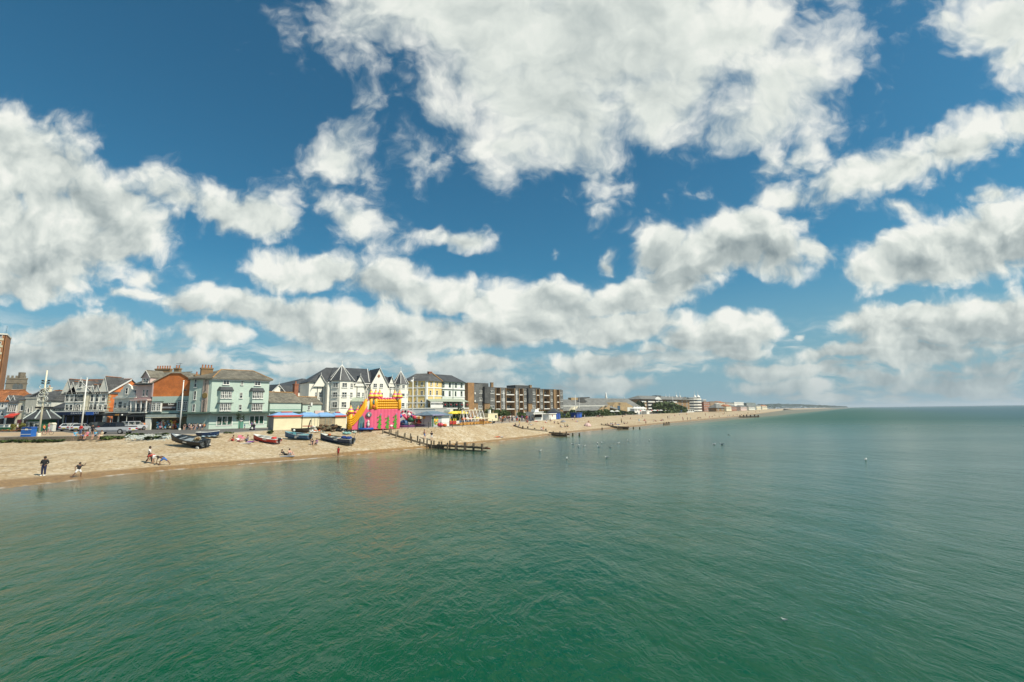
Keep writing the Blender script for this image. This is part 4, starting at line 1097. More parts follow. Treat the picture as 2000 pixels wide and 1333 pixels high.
# ------------------------------------------------------------------ 9. yellow and white terrace
YEL = mat('yellow_render', (.74, .545, .22), .7, .10, .5)
A = P(832.5, 770, 160); Bq = P(862.5, 770, 166)
root, F = new_building('yellow corner house with white bands beside the white hotel', A, Bq, 'yellow_house', 'house')
C = P(797.5, 770, 161); S = Face(root, C, A)
ze = F.f(845, 745)[1]; c_l = root_inv(C); L = F.L
MB().prism([(0, 0), (L, 0), (L, 11), (c_l.x + 2, 11), (c_l.x, c_l.y)], 0, ze).build('wall', YEL, root)
ap = F.f(841, 729.5, 5)
ev = [(-.1, -.5, ze), (L, -.5, ze), (L, 11, ze), (c_l.x + 1, 11.3, ze), (c_l.x - .4, c_l.y - .5, ze)]
rp = [(ap[0], 5, ap[1]), (L, 5.2, ap[1] + .2)]
rl = S.f(806, 742, 6); v = S.M @ Vector((S.f(812, 742, 5)[0], 5, 0)); rp.append((v.x, v.y, ap[1] * .9 + ze * .1))
m = MB().add(ev + rp, [(0, 1, 6, 5), (1, 2, 6), (2, 3, 7, 5, 6), (3, 4, 7), (4, 0, 5, 7), (4, 3, 2, 1, 0)])
rf = m.build('roof', SLATE, root)
MB().tube([(L + .1, -.4, ze + .1), (L + .1, 5.2, ap[1] + .3)], .25, 5).build('parapet', RIDGE, rf)
chimney(root, ap[0] - .3, 5.2, ap[1] - .6, 1.4, .8, 1.2, BRICKR, 0)
for fc in (F, S):
    for py in (757.6, 773.5, 787):
        z = fc.f(820 if fc is S else 845, py)[1]
        fc.part('string_course', MB().box(-.05, -.12, z - .2, fc.L + .05, -.003, z + .2), WHITE)
    fc.part('corner_pier', MB().box(fc.L - .4 if fc is S else 0, -.1, 0, fc.L if fc is S else .7, -.002, ze), WHITE)
F.part('pilaster', MB().box(F.f(847, 770)[0] - .25, -.09, 0, F.f(847, 770)[0] + .25, -.002, ze), WHITE)
S.part('pilaster', MB().box(S.f(815, 770)[0] - .25, -.09, 0, S.f(815, 770)[0] + .25, -.002, ze), WHITE)
for r in ((572, 345, 602, 412), (688, 350, 716, 412), (560, 505, 592, 592), (682, 505, 714, 592)): winpx(F, r, 'sash', zoom=z6.o)
for r in ((300, 352, 328, 418), (405, 352, 440, 418), (300, 510, 328, 598), (405, 508, 440, 598), (290, 690, 322, 795), (395, 690, 432, 795), (165, 515, 190, 600), (165, 695, 190, 795)): winpx(S, r, 'sash', zoom=z6.o)
S.part('downpipe', MB().tube([(S.f(807, 770)[0], -.1, 0), (S.f(807, 770)[0], -.1, ze)], .09, 5), WHITE)
WGR = mat('white_green_render', (.74, .77, .70), .65, .06, .5)
A = P(862.6, 770, 166.5); Bq = P(907.5, 770, 175)
root, F = new_building('white terrace house with green bands and glazed verandah', A, Bq, 'verandah_house', 'house')
L = F.L; ze = F.f(885, 746.5)[1]
MB().prism([(0, 0), (L, 0), (L + 1.6, 1.8), (L + 1.6, 11), (0, 11)], 0, ze).build('wall', WGR, root)
zr = F.f(865, 732, 5)[1]
m = MB().add([(0, -.5, ze), (L + .2, -.5, ze), (L + 2, 1.6, ze), (L + 2, 11.3, ze), (0, 11.3, ze), (0, 5.5, zr), (F.f(882, 733, 5.5)[0], 5.5, zr)], [(0, 1, 6, 5), (1, 2, 6), (2, 3, 6), (3, 4, 5, 6), (0, 5, 4), (4, 3, 2, 1, 0)])
m.build('roof', SLATED, root)
for r in ((805, 360, 836, 436), (922, 365, 952, 438), (1035, 370, 1064, 440), (1142, 372, 1170, 442), (802, 512, 833, 602), (920, 515, 950, 604), (1033, 518, 1056, 604), (1140, 520, 1170, 606)): winpx(F, r, 'sash', zoom=z6.o, fm=LEAD)
for py, mm in ((761.5, LEAD), (760, WHITE), (775, WHITE)):
    z = F.f(880, py)[1]; F.part('band', MB().box(-.02, -.14, z - .14, L + .05, -.003, z + .14), mm)
for px in (863, 884.5): F.part('downpipe', MB().tube([(F.f(px, 770)[0], -.1, 3), (F.f(px, 770)[0], -.1, ze)], .1, 5), LEAD)
F.part('gutter', MB().box(0, -.6, ze - .3, L, -.3, ze - .02), LEAD)
a = F.f(*z6(600, 712), -3); b = F.f(*z6(1290, 712), -3); zt2 = F.f(*z6(800, 655), -.5)[1]; zfl = F.f(*z6(900, 828), -3)[1]
xa, xb = F.f(*z6(545, 700), -2)[0], b[0]
F.part('verandah_roof', MB().thick([(xa, -.003, zt2), (xb - .8, -.003, zt2), (xb, -3.2, a[1]), (xa - .4, -3.2, a[1])][::-1], (0, 0, 1), .08), mat('green_grey_glass_roof', (.30, .34, .27)))
F.part('verandah_floor', MB().box(xa - .4, -3.2, zfl - .3, xb, -.003, zfl), WHITE)
m = MB(); xw = F.f(*z6(805, 770), -3)[0]
for i in range(11): x = xa + (xw - xa) * i / 10; m.box(x - .07, -3.1, zfl, x + .07, -3.0, a[1])
m.box(xa, -3.12, zfl, xw, -2.98, zfl + 1.0).box(xa, -3.12, a[1] - .35, xw, -2.98, a[1])
g_ = F.part('glazed_porch', m, WHITE); MB().box(xa, -3.03, zfl + 1, xw, -3.02, a[1] - .35).build('pane', GLASS, g_)
F.part('verandah_back', MB().box(xw, -.3, zfl, xb - .6, -.15, a[1]), DARKIN)
m = MB()
for i in range(9): x = xw + (xb - xw) * i / 8; m.box(x - .07, -3.1, zfl, x + .07, -2.98, a[1])
m.box(xw, -3.1, zfl + .95, xb, -2.98, zfl + 1.05)
for i in range(40): x = xw + (xb - xw) * i / 40; m.box(x - .02, -3.06, zfl, x + .02, -3.02, zfl + .95)
F.part('verandah_railing', m, LEAD)
for i in range(5):
    x = xw + 1 + i * (xb - xw - 2) / 4
    F.part('flower_box', MB().ball((x, -3.2, zfl + 1.05), .32, 7, 5, (1.2, .8, .8)), mat('red_flowers', (.35, .05, .06), .8, .4, 8))
    win(F, x - .9, x + .9, zfl + .3, a[1] - .4, 'two', y=-.3)
# grey flat-roofed shop in front of the yellow house
A = P(797, 800, 148); Bq = P(872, 800, 150)
root, F = new_building('grey single-storey annexe below the yellow house', A, Bq, 'annexe', 'building')
zt = F.f(820, 799)[1]
F.part('wall', MB().box(0, 0, 0, F.L, 8, zt), mat('pale_blue_grey_render', (.42, .46, .48), .8, .1, .6))
F.part('parapet', MB().box(-.1, -.15, zt, F.L + .1, .2, zt + .3), GREYW)

# ------------------------------------------------------------------ 10. brick and slate flats
A = P(912.3, 785, 234); Bq = P(1100, 785, 286)
root, F = new_building('long brick block of flats hung with dark slate and white balconies', A, Bq, 'block_of_flats', 'flats')
L = F.L; X = lambda px, y=0.: F.f(px, 785, y)[0]
SHING = slate('slate_hanging', (.135, .135, .125), .15, .4, .3)
SHINGD = slate('dark_and_shaded_slate', (.075, .075, .070), .15, .4, .3)
zt = F.f(1000, 759)[1]; st = zt / 4.02
ztl = F.f(930, 750.5)[1]
PANEL = mat('balcony_white', (.72, .70, .64), .6, .06, 1)
body = MB().box(0, 2.2, 0, L, 14, zt)
F.part('wall', body, DARKIN if False else BRICKY)
F.part('roof_slab', MB().box(0, 1.0, zt, L, 14.3, zt + .35), SHINGD)
F.part('end_wall', MB().box(-.3, -1, 0, X(923.5), 14.4, F.f(917, 748)[1]), brick('orange_buff_brick', (.36, .19, .075), (.30, .155, .06), (.3, .2, .1)))
def seg(p0, p1, kind, y=0.):
    x0, x1 = X(p0), X(p1)
    if kind == 'slate':     # slate-hung bay with windows over brick
        F.part('slate_bay', MB().box(x0, y, st * 1.0, x1, 2.2, zt + .05), SHING); F.part('bay_base', MB().box(x0 + .1, y + .2, 0, x1 - .1, 2.2, st * 1.0), BRICKY)
        for i in range(4): win(F, x0 + (x1 - x0) * .16, x1 - (x1 - x0) * .16, i * st + .9, i * st + 2.35, 'two', y=y if i else y + .2)
    elif kind == 'dark':    # projecting box, slate above with its shade put into the colour, brick below
        F.part('slate_box', MB().box(x0, y - 1.2, st * 2 - .3, x1, 2.2, zt + .35), SHINGD); F.part('box_base', MB().box(x0 + .1, y - .9, 0, x1 - .1, 2.2, st * 2 - .3), BRICKY)
    elif kind == 'brick': F.part('brick_pier', MB().box(x0, y - .3, 0, x1, 2.2, zt + .3), BRICKY)
    elif kind == 'glaz': F.part('stair_glazing', MB().box(x0, y + .6, 0, x1, 2.2, zt + .02), mat('grey_glazing', (.20, .23, .21)))
    elif kind == 'balc':
        n = max(1, round((x1 - x0) / 4.5))
        for i in range(4):
            F.part('balcony', MB().box(x0 + .02, y - .2, i * st + .25, x1 - .02, 2.199, i * st + .42).box(x0 + .02, y - .2, i * st + .421, x1 - .02, y - .1, i * st + .75), PANEL)
            for k in range(n):
                a_ = x0 + (x1 - x0) * k / n + .3; b_ = x0 + (x1 - x0) * (k + 1) / n - .3
                win(F, a_, b_, i * st + .45, i * st + 2.5, 'wide', y=2.2, fm=IRON)
        for k in range(1, n): F.part('balcony_fin', MB().box(x0 + (x1 - x0) * k / n - .15, y, 0, x0 + (x1 - x0) * k / n + .15, 2.2, zt), BRICKY)
        for x in (x0, x1): F.part('brick_fin', MB().box(x - .22, y - .3, 0, x + .22, 2.2, zt + .1), BRICKY)
seg(944, 955, 'dark'); seg(955.2, 967, 'slate'); seg(968, 977, 'balc'); seg(978.5, 987, 'slate'); seg(988, 1005, 'balc'); seg(1006.5, 1013, 'slate')
seg(1014, 1021.5, 'balc'); seg(1022.5, 1029, 'slate'); seg(1029.5, 1037.5, 'dark'); seg(1038, 1046.5, 'slate'); seg(1047.5, 1053.5, 'balc'); seg(1055, 1060.5, 'slate')
seg(1061.5, 1073.5, 'balc'); seg(1075, 1080, 'slate'); seg(1081, 1085.5, 'brick'); seg(1087, 1092.5, 'balc'); seg(1093.5, 1100, 'slate')
# taller left block
x0, x1 = X(924), X(943.5)
F.part('slate_block', MB().box(x0, -.6, st * 2, x0 + (x1 - x0) * .5, 2.2, ztl).box(x0 + (x1 - x0) * .5, .3, st, x1, 2.2, ztl + .3), SHING)
F.part('slate_block_back', MB().box(x0 + .5, 2.3, zt + .3, X(960), 12, ztl + .8), SHINGD)
F.part('block_base', MB().box(x0, -.3, 0, x0 + (x1 - x0) * .45, 2.2, st * 2), BRICKY)
for i in range(4): win(F, x0 + (x1 - x0) * .56, x1 - .4, i * st + .9, i * st + 2.4, 'two', y=.3)
for i in range(4): F.part('balcony', MB().box(X(923.5), -1.4, i * st + .3, X(925.5), -.61, i * st + 1.2), PANEL)
for (a, b, t_) in ((1007, 1036, 753), (1037.5, 1055.5, 757.5)):
    F.part('roof_block', MB().box(X(a, 5), 5, zt + .3, X(b, 5), 12, F.f((a + b) / 2, t_, 5)[1]), SHINGD)
for px, pt in ((960.5, 747.5), (1035.5, 752.5)):
    chim_px(F, px, 758, pt, 5, 1.6, BRICKY, 0)

# ------------------------------------------------------------------ 11. low leisure building with great slate roofs
A = P(1096, 796, 300); Bq = P(1252, 796, 345)
root, F = new_building('sprawling low building under wide grey slate roofs and a buff brick tower', A, Bq, 'leisure_building', 'building')
L = F.L; X = lambda px, y=0.: F.f(px, 795, y)[0]; Zp = lambda px, py, y=0.: F.f(px, py, y)[1]
SLG = slate('grey_slate_roof', (.165, .165, .150), .18, .8, .5)
zr = Zp(1180, 778.5, 14); zm = Zp(1140, 792.5, 3); zl = Zp(1130, 803, -3)
F.part('wall', MB().box(0, 4, 0, L - 8, 22, zm - .3), BRICKY)
m = MB().add([(X(1100, 3), 3, zm), (X(1198, 3), 3, zm), (X(1253, 8), 6, Zp(1253, 797, 6)), (X(1253, 20), 26, 2), (X(1100, 20), 26, 3), (X(1145, 14), 14, zr), (X(1226, 14), 14, zr), (X(1100, 14), 14, Zp(1105, 781, 14))],
             [(0, 1, 6, 5), (1, 2, 6), (2, 3, 6), (3, 4, 5, 6), (0, 5, 7), (0, 7, 4), (7, 5, 4)])
F.part('upper_roof', m, SLG)
F.part('clerestory', MB().box(X(1100), 2.2, zm - .7, X(1198), 2.9, zm), GREYW)
F.part('lower_roof', MB().thick([(X(1094, -3), -3, zl), (X(1167, -3), -3, zl), (X(1175, 2), 2, zm - .75), (X(1098, 2), 2, zm - .75)], (0, 0, 1), .25), SLG)
F.part('lower_roof', MB().thick([(X(1182, -3), -3, Zp(1180, 794)), (X(1206, -3), -3, zl + .3), (X(1206, 2), 2, zm - .75), (X(1182, 2), 2, zm - .75)], (0, 0, 1), .25), SLG)
F.part('porch', MB().slab([(X(1105), zl + .2), (X(1112), zl + .3), (X(1119), Zp(1119, 794.5)), (X(1112), Zp(1112, 794.5))], -5, -2), CREAM)
BUFF = brick('buff_tower_brick', (.42, .30, .155), (.37, .26, .13), (.38, .28, .16))
F.part('brick_tower', MB().slab([(X(1200, -1), 0), (X(1236, -1), 0), (X(1236, -1), Zp(1236, 794, -1)), (X(1223, -1), Zp(1223, 786.5, -1)), (X(1203, -1), Zp(1203, 786, -1)), (X(1197, -1), Zp(1197, 793, -1))], -1, 8), BUFF)
F.part('gable_front', MB().slab([(X(1183), 0), (X(1184), 0), (X(1184), zm), (X(1176), zm - 1.6), (X(1168), zl), (X(1168), 0)], -3.2, 1), BUFF)
F.part('tower_window', MB().box(X(1206, -1), -1.1, Zp(1208, 803, -1), X(1211, -1), -.99, Zp(1208, 793, -1)), mat('blue_glazing', (.05, .10, .16), .2, .2, 2))
F.part('tower_slot', MB().box(X(1208, -1), -1.1, Zp(1208, 790.3, -1), X(1212, -1), -.99, Zp(1208, 788.6, -1)), IRON)
F.part('dark_rooflight', MB().slab([(X(1131, 8), Zp(1131, 786, 8)), (X(1143, 8), Zp(1143, 786, 8)), (X(1140, 8), Zp(1140, 779, 8)), (X(1151, 8), Zp(1151, 778, 8)), (X(1150, 8), Zp(1150, 776, 8)), (X(1131, 8), Zp(1131, 776.5, 8))], 7, 9), SHINGD)
F.part('buff_upper_wall', MB().box(X(1114, 13), 12, zm, X(1131, 13), 15, Zp(1122, 777, 12)), BUFF)
F.part('white_wall', MB().box(X(1225, -1), -1.1, 0, X(1234, -1), -1.001, Zp(1230, 796, -1)), GREYW)

v = P(1183.5, 772, 430)
tw = thing('white_tower', 'slim white tapering tower poking up behind the slate roofs', 'tower', (v.x, v.y, Z0))
hz_ = Zat(1183.5, 767, v) - Z0
MB().lathe([(1.35, 0), (1.15, hz_ * .72), (.6, hz_ * .93), (.3, hz_)], 14).build('shaft', WHITE, tw, True)
MB().lathe([(1.2, hz_ * .74), (1.22, hz_ * .76), (1.1, hz_ * .76)], 14).build('ring', GREYW, tw)

# ------------------------------------------------------------------ 12. flats with white balconies and spires, blocks beyond
A = P(1253, 785, 430); Bq = P(1349, 785, 500)
root, F = new_building('brick flats with white balconies, grey roofs and white spires', A, Bq, 'spired_flats', 'flats')
L = F.L; X = lambda px, y=0.: F.f(px, 785, y)[0]
ze = F.f(1300, 780.5)[1]; st = ze / 4.3
F.part('wall', MB().box(0, 1.5, 0, L, 16, ze), BRICKY)
F.part('roof', hip_roof(0, 0, L, 16, ze, F.f(1300, 774.5, 8)[1], (8, 3), .6), SLG)
for a, b in ((1253.5, 1262), (1266, 1279), (1281, 1294), (1304, 1322)):
    for i in range(4):
        F.part('balcony', MB().box(X(a), 0, i * st + .8, X(b), 1.5, i * st + 1.0).box(X(a), 0, i * st + 1.0, X(b), .15, i * st + 1.9), PANEL)
        win(F, X(a) + .5, X(b) - .5, i * st + 1.1, i * st + 3.0, 'wide', y=1.5, fm=IRON)
for px in (1296, 1326, 1335, 1344):
    for i in range(4): win(F, X(px) - 1.2, X(px) + 1.2, i * st + 1.3, i * st + 2.9, 'two', y=1.5)
x0, x1 = X(1349), X(1366)
tw_ = MB().prism([(x0 + (x1 - x0) * (.5 + .5 * math.cos(k * math.pi / 6)), 6 + 7 * math.sin(k * math.pi / 6)) for k in range(12)], 0, F.f(1360, 776.5)[1])
F.part('round_end', tw_, WHITE)
for i in range(5):
    rr = MB(); rr.lathe([(.01, 0), ((x1 - x0) * .56, 0), ((x1 - x0) * .56, 1.5), ((x1 - x0) * .54, 1.5), ((x1 - x0) * .54, .2), (.01, .2)], 16, ((x0 + x1) / 2, 6, i * st + .8))
    F.part('balcony', rr, PANEL)
    g2 = MB().lathe([((x1 - x0) * .51, 0), ((x1 - x0) * .51, .8)], 16, ((x0 + x1) / 2, 6, i * st + 2.3)); F.part('window_band', g2, GLASS)
def spire(px, pyb, pyt, y, r):
    x = X(px, y); zb = F.f(px, pyb, y)[1]; z1_ = F.f(px, pyt, y)[1]
    F.part('spire', MB().lathe([(r * .8, -1.5), (r, 0), (r * .45, (z1_ - zb) * .25), (.18, (z1_ - zb) * .38), (.08, z1_ - zb)], 10, (x, y, zb)), WHITE)
for px, b, t, r in ((1321.5, 775, 765.5, 1.2), (1328.5, 775, 766, 1.0), (1357.5, 776, 764, 1.7), (1364, 776, 764, 2.4), (1301, 775, 770, .5), (1308, 775, 770, .5)): spire(px, b, t, 6, r)
F.part('gable_pediment', MB().slab([(X(1332), ze - .5), (X(1345), ze - .5), (X(1338.5), ze + 3)], -.6, 1), SLG)
F.part('gable_pediment', MB().slab([(X(1279), ze - .5), (X(1292), ze - .5), (X(1285.5), ze + 2.4)], -.6, 1), WHITE)
F.part('penthouse', MB().box(X(1280, 8), 6, ze + 1, X(1288, 8), 11, F.f(1284, 773, 8)[1]), SHINGD)

def far_block(label, pa, pb, D, D2, pt, m, rows, name='building', balc=False, roof=None, cat='building', wm=None, depth=12):
    A = P(pa, 790, D); Bq = P(pb, 790, D2)
    root, F = new_building(label, A, Bq, name, cat)
    zt = F.f((pa + pb) / 2, pt)[1]
    F.part('wall', MB().box(0, 0, 0, F.L, depth, zt), m)
    if roof == 'pyramid':
        F.part('roof', hip_roof(0, 0, F.L, depth, zt, zt * 1.0 + 5, (F.L / 2 - .1, F.L / 2 - .1), .8), SLG)
    elif roof: F.part('roof', hip_roof(0, 0, F.L, depth, zt, zt + 2.6, (3, 3), .4), roof)
    else: F.part('parapet', MB().box(-.2, -.2, zt, F.L + .2, .3, zt + .5), wm or m)
    n = max(2, int(F.L / 6))
    for i in range(rows):
        z = zt * i / rows
        if balc: F.part('balcony', MB().box(F.L * .45, -1.2, z + .3, F.L - .3, -.003, z + 1.3), PANEL)
        for k in range(n):
            x = F.L * (k + .5) / n; win(F, x - 1.3, x + 1.3, z + zt / rows * .38, z + zt / rows * .82, 'two')
    return root, F
far_block('brown brick flats with white balconies beyond the spired flats', 1374.5, 1386, 545, 570, 786, BRICKR, 4)
far_block('second brown brick block, white balconies on its right half', 1387, 1404, 590, 630, 785.5, BRICKY, 4, balc=True)
far_block('slim white lift tower above the brown brick flats', 1373.5, 1379.5, 620, 622, 781.5, WHITE, 4, 'lift_tower', depth=6)
far_block('buff house with tiled roof past the brick blocks', 1405, 1417, 660, 690, 787.5, CREAM, 2, 'house', roof=TILEO, cat='house')
far_block('pavilion with a steep pyramid slate roof at the promenade edge', 1398, 1414, 520, 530, 797, BRICKY, 1, 'pavilion', roof='pyramid', cat='pavilion', depth=9)
far_block('pale grey low house between pavilion and white block', 1418, 1433, 720, 760, 788.5, GREYW, 2, 'house', roof=SLG, cat='house')
far_block('bright white flat-roofed block standing over the far beach', 1434, 1452.5, 760, 800, 786.5, WHITE, 3, 'white_block')
far_block('dark glass penthouse block beside the white flats', 1458, 1476, 860, 920, 787.5, mat('grey_glazing', (.20, .23, .21)), 3, 'glass_block')
far_block('low buff house at the far end of the seafront', 1477, 1486, 980, 1010, 793, CREAM, 2, 'house', roof=SLG, cat='house')
for i, (pa, pb, D, pt, m, rf_, lb) in enumerate(((1380, 1392, 760, 789.5, GREYW, SLG, 'grey roofed house behind the two brick blocks'), (1418, 1428, 600, 794, CREAM, TILEO, 'small cream bungalow right of the pyramid pavilion'), (1428, 1438, 640, 794.5, BRICKR, SLG, 'small brick shelter left of the white block foot'), (1446, 1458, 690, 795, PINKW, SLG, 'low pink kiosk row below the white block'), (1462, 1474, 800, 795, GREYW, SLG, 'low grey sheds below the glass penthouse block'), (1488, 1498, 1150, 793.5, CREAM, TILEO, 'last pale cottage before the wooded point'))):
    far_block(lb, pa, pb, D, D * 1.04, pt, m, 1, 'house', roof=rf_, cat='house', depth=8)

# ------------------------------------------------------------------ people
def skin_mesh(name, verts, edges, rad, root, sub=1):
    bm = bmesh.new()
    lay = bm.verts.layers.skin.verify()
    vs = []
    for i, (p, r) in enumerate(zip(verts, rad)):
        v = bm.verts.new(p); v[lay].radius = (r, r); v[lay].use_root = i == root; vs.append(v)
    for a, b in edges: bm.edges.new((vs[a], vs[b]))
    me = bpy.data.meshes.new('tmp'); bm.to_mesh(me); bm.free()
    ob = bpy.data.objects.new('tmp', me); COL.objects.link(ob)
    ob.modifiers.new('s', 'SKIN').use_smooth_shade = True
    if sub:
        m = ob.modifiers.new('d', 'SUBSURF'); m.levels = sub; m.render_levels = sub
    dg = bpy.context.evaluated_depsgraph_get()
    out = bpy.data.meshes.new_from_object(ob.evaluated_get(dg))
    out.name = name
    bpy.data.objects.remove(ob); bpy.data.meshes.remove(me)
    out.materials.clear(); out.materials.append(None)
    return out
BASE = dict(pel=(0, 0, .95), wai=(0, 0, 1.10), che=(0, .01, 1.33), nec=(0, .01, 1.50), hea=(0, -.02, 1.62), top=(0, -.01, 1.72),
            shL=(.19, .01, 1.42), shR=(-.19, .01, 1.42), elL=(.25, .03, 1.15), elR=(-.25, .03, 1.15), wrL=(.26, -.07, .92), wrR=(-.26, -.07, .92),
            hiL=(.10, 0, .90), hiR=(-.10, 0, .90), knL=(.11, -.02, .50), knR=(-.11, -.02, .50), anL=(.12, .02, .09), anR=(-.12, .02, .09), toL=(.13, -.15, .03), toR=(-.13, -.15, .03))
def pose(**kw): d = dict(BASE); d.update(kw); return d
def shift(d, names, v):
    for n_ in names: d[n_] = tuple(Vector(d[n_]) + Vector(v))
    return d
POSES = {
    'stand': pose(elL=(.30, .05, 1.17), wrL=(.20, -.12, 1.02), elR=(-.30, .05, 1.17), wrR=(-.18, -.14, 1.04)),
    'idle': pose(),
    'walk': pose(knL=(.10, -.18, .52), anL=(.10, -.20, .10), toL=(.11, -.38, .06), knR=(-.10, .04, .50), anR=(-.10, .26, .13), toR=(-.11, .14, .03), elL=(.25, .12, 1.17), wrL=(.24, .12, .93), elR=(-.25, -.06, 1.16), wrR=(-.22, -.24, .98)),
    'throw': pose(pel=(0, 0, .86), wai=(.01, 0, 1.01), che=(.03, 0, 1.24), nec=(.05, 0, 1.40), hea=(.06, -.03, 1.52), top=(.06, -.02, 1.62), shL=(.23, .02, 1.33), shR=(-.15, -.02, 1.33), elL=(.46, .06, 1.22), wrL=(.52, -.05, 1.40), elR=(-.36, -.06, 1.16), wrR=(-.36, -.12, .96),
                  hiL=(.11, 0, .82), hiR=(-.11, 0, .82), knL=(.22, -.10, .46), anL=(.24, 0, .09), toL=(.28, -.14, .03), knR=(-.32, -.04, .47), anR=(-.55, .08, .09), toR=(-.68, .0, .03)),
    'bend': pose(wai=(0, -.10, 1.02), che=(0, -.34, 1.02), nec=(0, -.52, .95), hea=(0, -.63, .88), top=(0, -.70, .81), shL=(.18, -.44, .98), shR=(-.18, -.44, .98), elL=(.20, -.48, .70), elR=(-.20, -.46, .70), wrL=(.14, -.54, .46), wrR=(-.14, -.54, .46), pel=(0, .06, .92), hiL=(.1, .06, .88), hiR=(-.1, .06, .88)),
    'reach': pose(pel=(0, .05, .70), wai=(0, -.08, .80), che=(0, -.30, .86), nec=(0, -.47, .84), hea=(0, -.58, .84), top=(0, -.67, .85), shL=(.18, -.38, .84), shR=(-.18, -.40, .86), elL=(.26, -.46, .56), wrL=(.22, -.52, .32), elR=(-.26, -.66, .86), wrR=(-.24, -.92, .88), hiL=(.1, .05, .66), hiR=(-.1, .05, .66), knL=(.16, -.22, .42), anL=(.18, -.20, .09), toL=(.19, -.36, .03), knR=(-.18, .36, .42), anR=(-.22, .62, .10), toR=(-.22, .52, .03)),
    'sit': pose(pel=(0, 0, .12), wai=(0, .06, .27), che=(0, .10, .50), nec=(0, .06, .66), hea=(0, .02, .78), top=(0, .03, .88), shL=(.19, .08, .59), shR=(-.19, .08, .59), elL=(.26, -.10, .42), elR=(-.26, -.10, .42), wrL=(.20, -.30, .46), wrR=(-.20, -.30, .46), hiL=(.1, -.04, .12), hiR=(-.1, -.04, .12), knL=(.15, -.40, .42), knR=(-.15, -.40, .40), anL=(.14, -.62, .08), anR=(-.14, -.64, .08), toL=(.15, -.78, .04), toR=(-.15, -.80, .04)),
    'lounge': pose(pel=(0, 0, .12), wai=(0, .14, .22), che=(0, .30, .38), nec=(0, .38, .52), hea=(0, .38, .64), top=(0, .40, .74), shL=(.19, .35, .45), shR=(-.19, .35, .45), elL=(.28, .48, .26), elR=(-.28, .48, .26), wrL=(.28, .52, .05), wrR=(-.28, .52, .05), hiL=(.1, -.04, .11), hiR=(-.1, -.04, .11), knL=(.12, -.44, .20), knR=(-.12, -.42, .24), anL=(.12, -.84, .08), anR=(-.12, -.80, .08), toL=(.13, -.93, .2), toR=(-.13, -.88, .2)),
    'lie': pose(pel=(0, 0, .12), wai=(0, .15, .12), che=(0, .38, .14), nec=(0, .55, .15), hea=(0, .67, .14), top=(0, .77, .13), shL=(.19, .46, .12), shR=(-.19, .46, .12), elL=(.30, .26, .08), elR=(-.34, .62, .08), wrL=(.27, .02, .07), wrR=(-.14, .76, .08), hiL=(.1, -.05, .11), hiR=(-.1, -.05, .11), knL=(.12, -.47, .14), knR=(-.12, -.45, .24), anL=(.13, -.88, .08), anR=(-.12, -.82, .08), toL=(.15, -.95, .2), toR=(-.14, -.90, .18)),
    'ledge': pose(pel=(0, 0, .12), wai=(0, .02, .27), che=(0, .0, .50), nec=(0, -.03, .66), hea=(0, -.07, .78), top=(0, -.07, .88), shL=(.19, 0, .59), shR=(-.19, 0, .59), elL=(.25, -.06, .36), elR=(-.25, -.06, .36), wrL=(.14, -.28, .24), wrR=(-.14, -.28, .24), hiL=(.1, -.04, .1), hiR=(-.1, -.04, .1), knL=(.11, -.42, .10), knR=(-.12, -.42, .08), anL=(.10, -.46, -.34), anR=(-.13, -.40, -.34), toL=(.11, -.62, -.40), toR=(-.14, -.56, -.40)),
}
BONES = [('pel', 'wai'), ('wai', 'che'), ('che', 'nec'), ('nec', 'hea'), ('hea', 'top'), ('che', 'shL'), ('che', 'shR'), ('shL', 'elL'), ('shR', 'elR'), ('elL', 'wrL'), ('elR', 'wrR'), ('pel', 'hiL'), ('pel', 'hiR'), ('hiL', 'knL'), ('hiR', 'knR'), ('knL', 'anL'), ('knR', 'anR'), ('anL', 'toL'), ('anR', 'toR')]
RAD = dict(pel=.135, wai=.125, che=.15, nec=.06, hea=.098, top=.06, shL=.068, shR=.068, elL=.045, elR=.045, wrL=.032, wrR=.032, hiL=.098, hiR=.098, knL=.062, knR=.062, anL=.042, anR=.042, toL=.036, toR=.036)
PM = {}
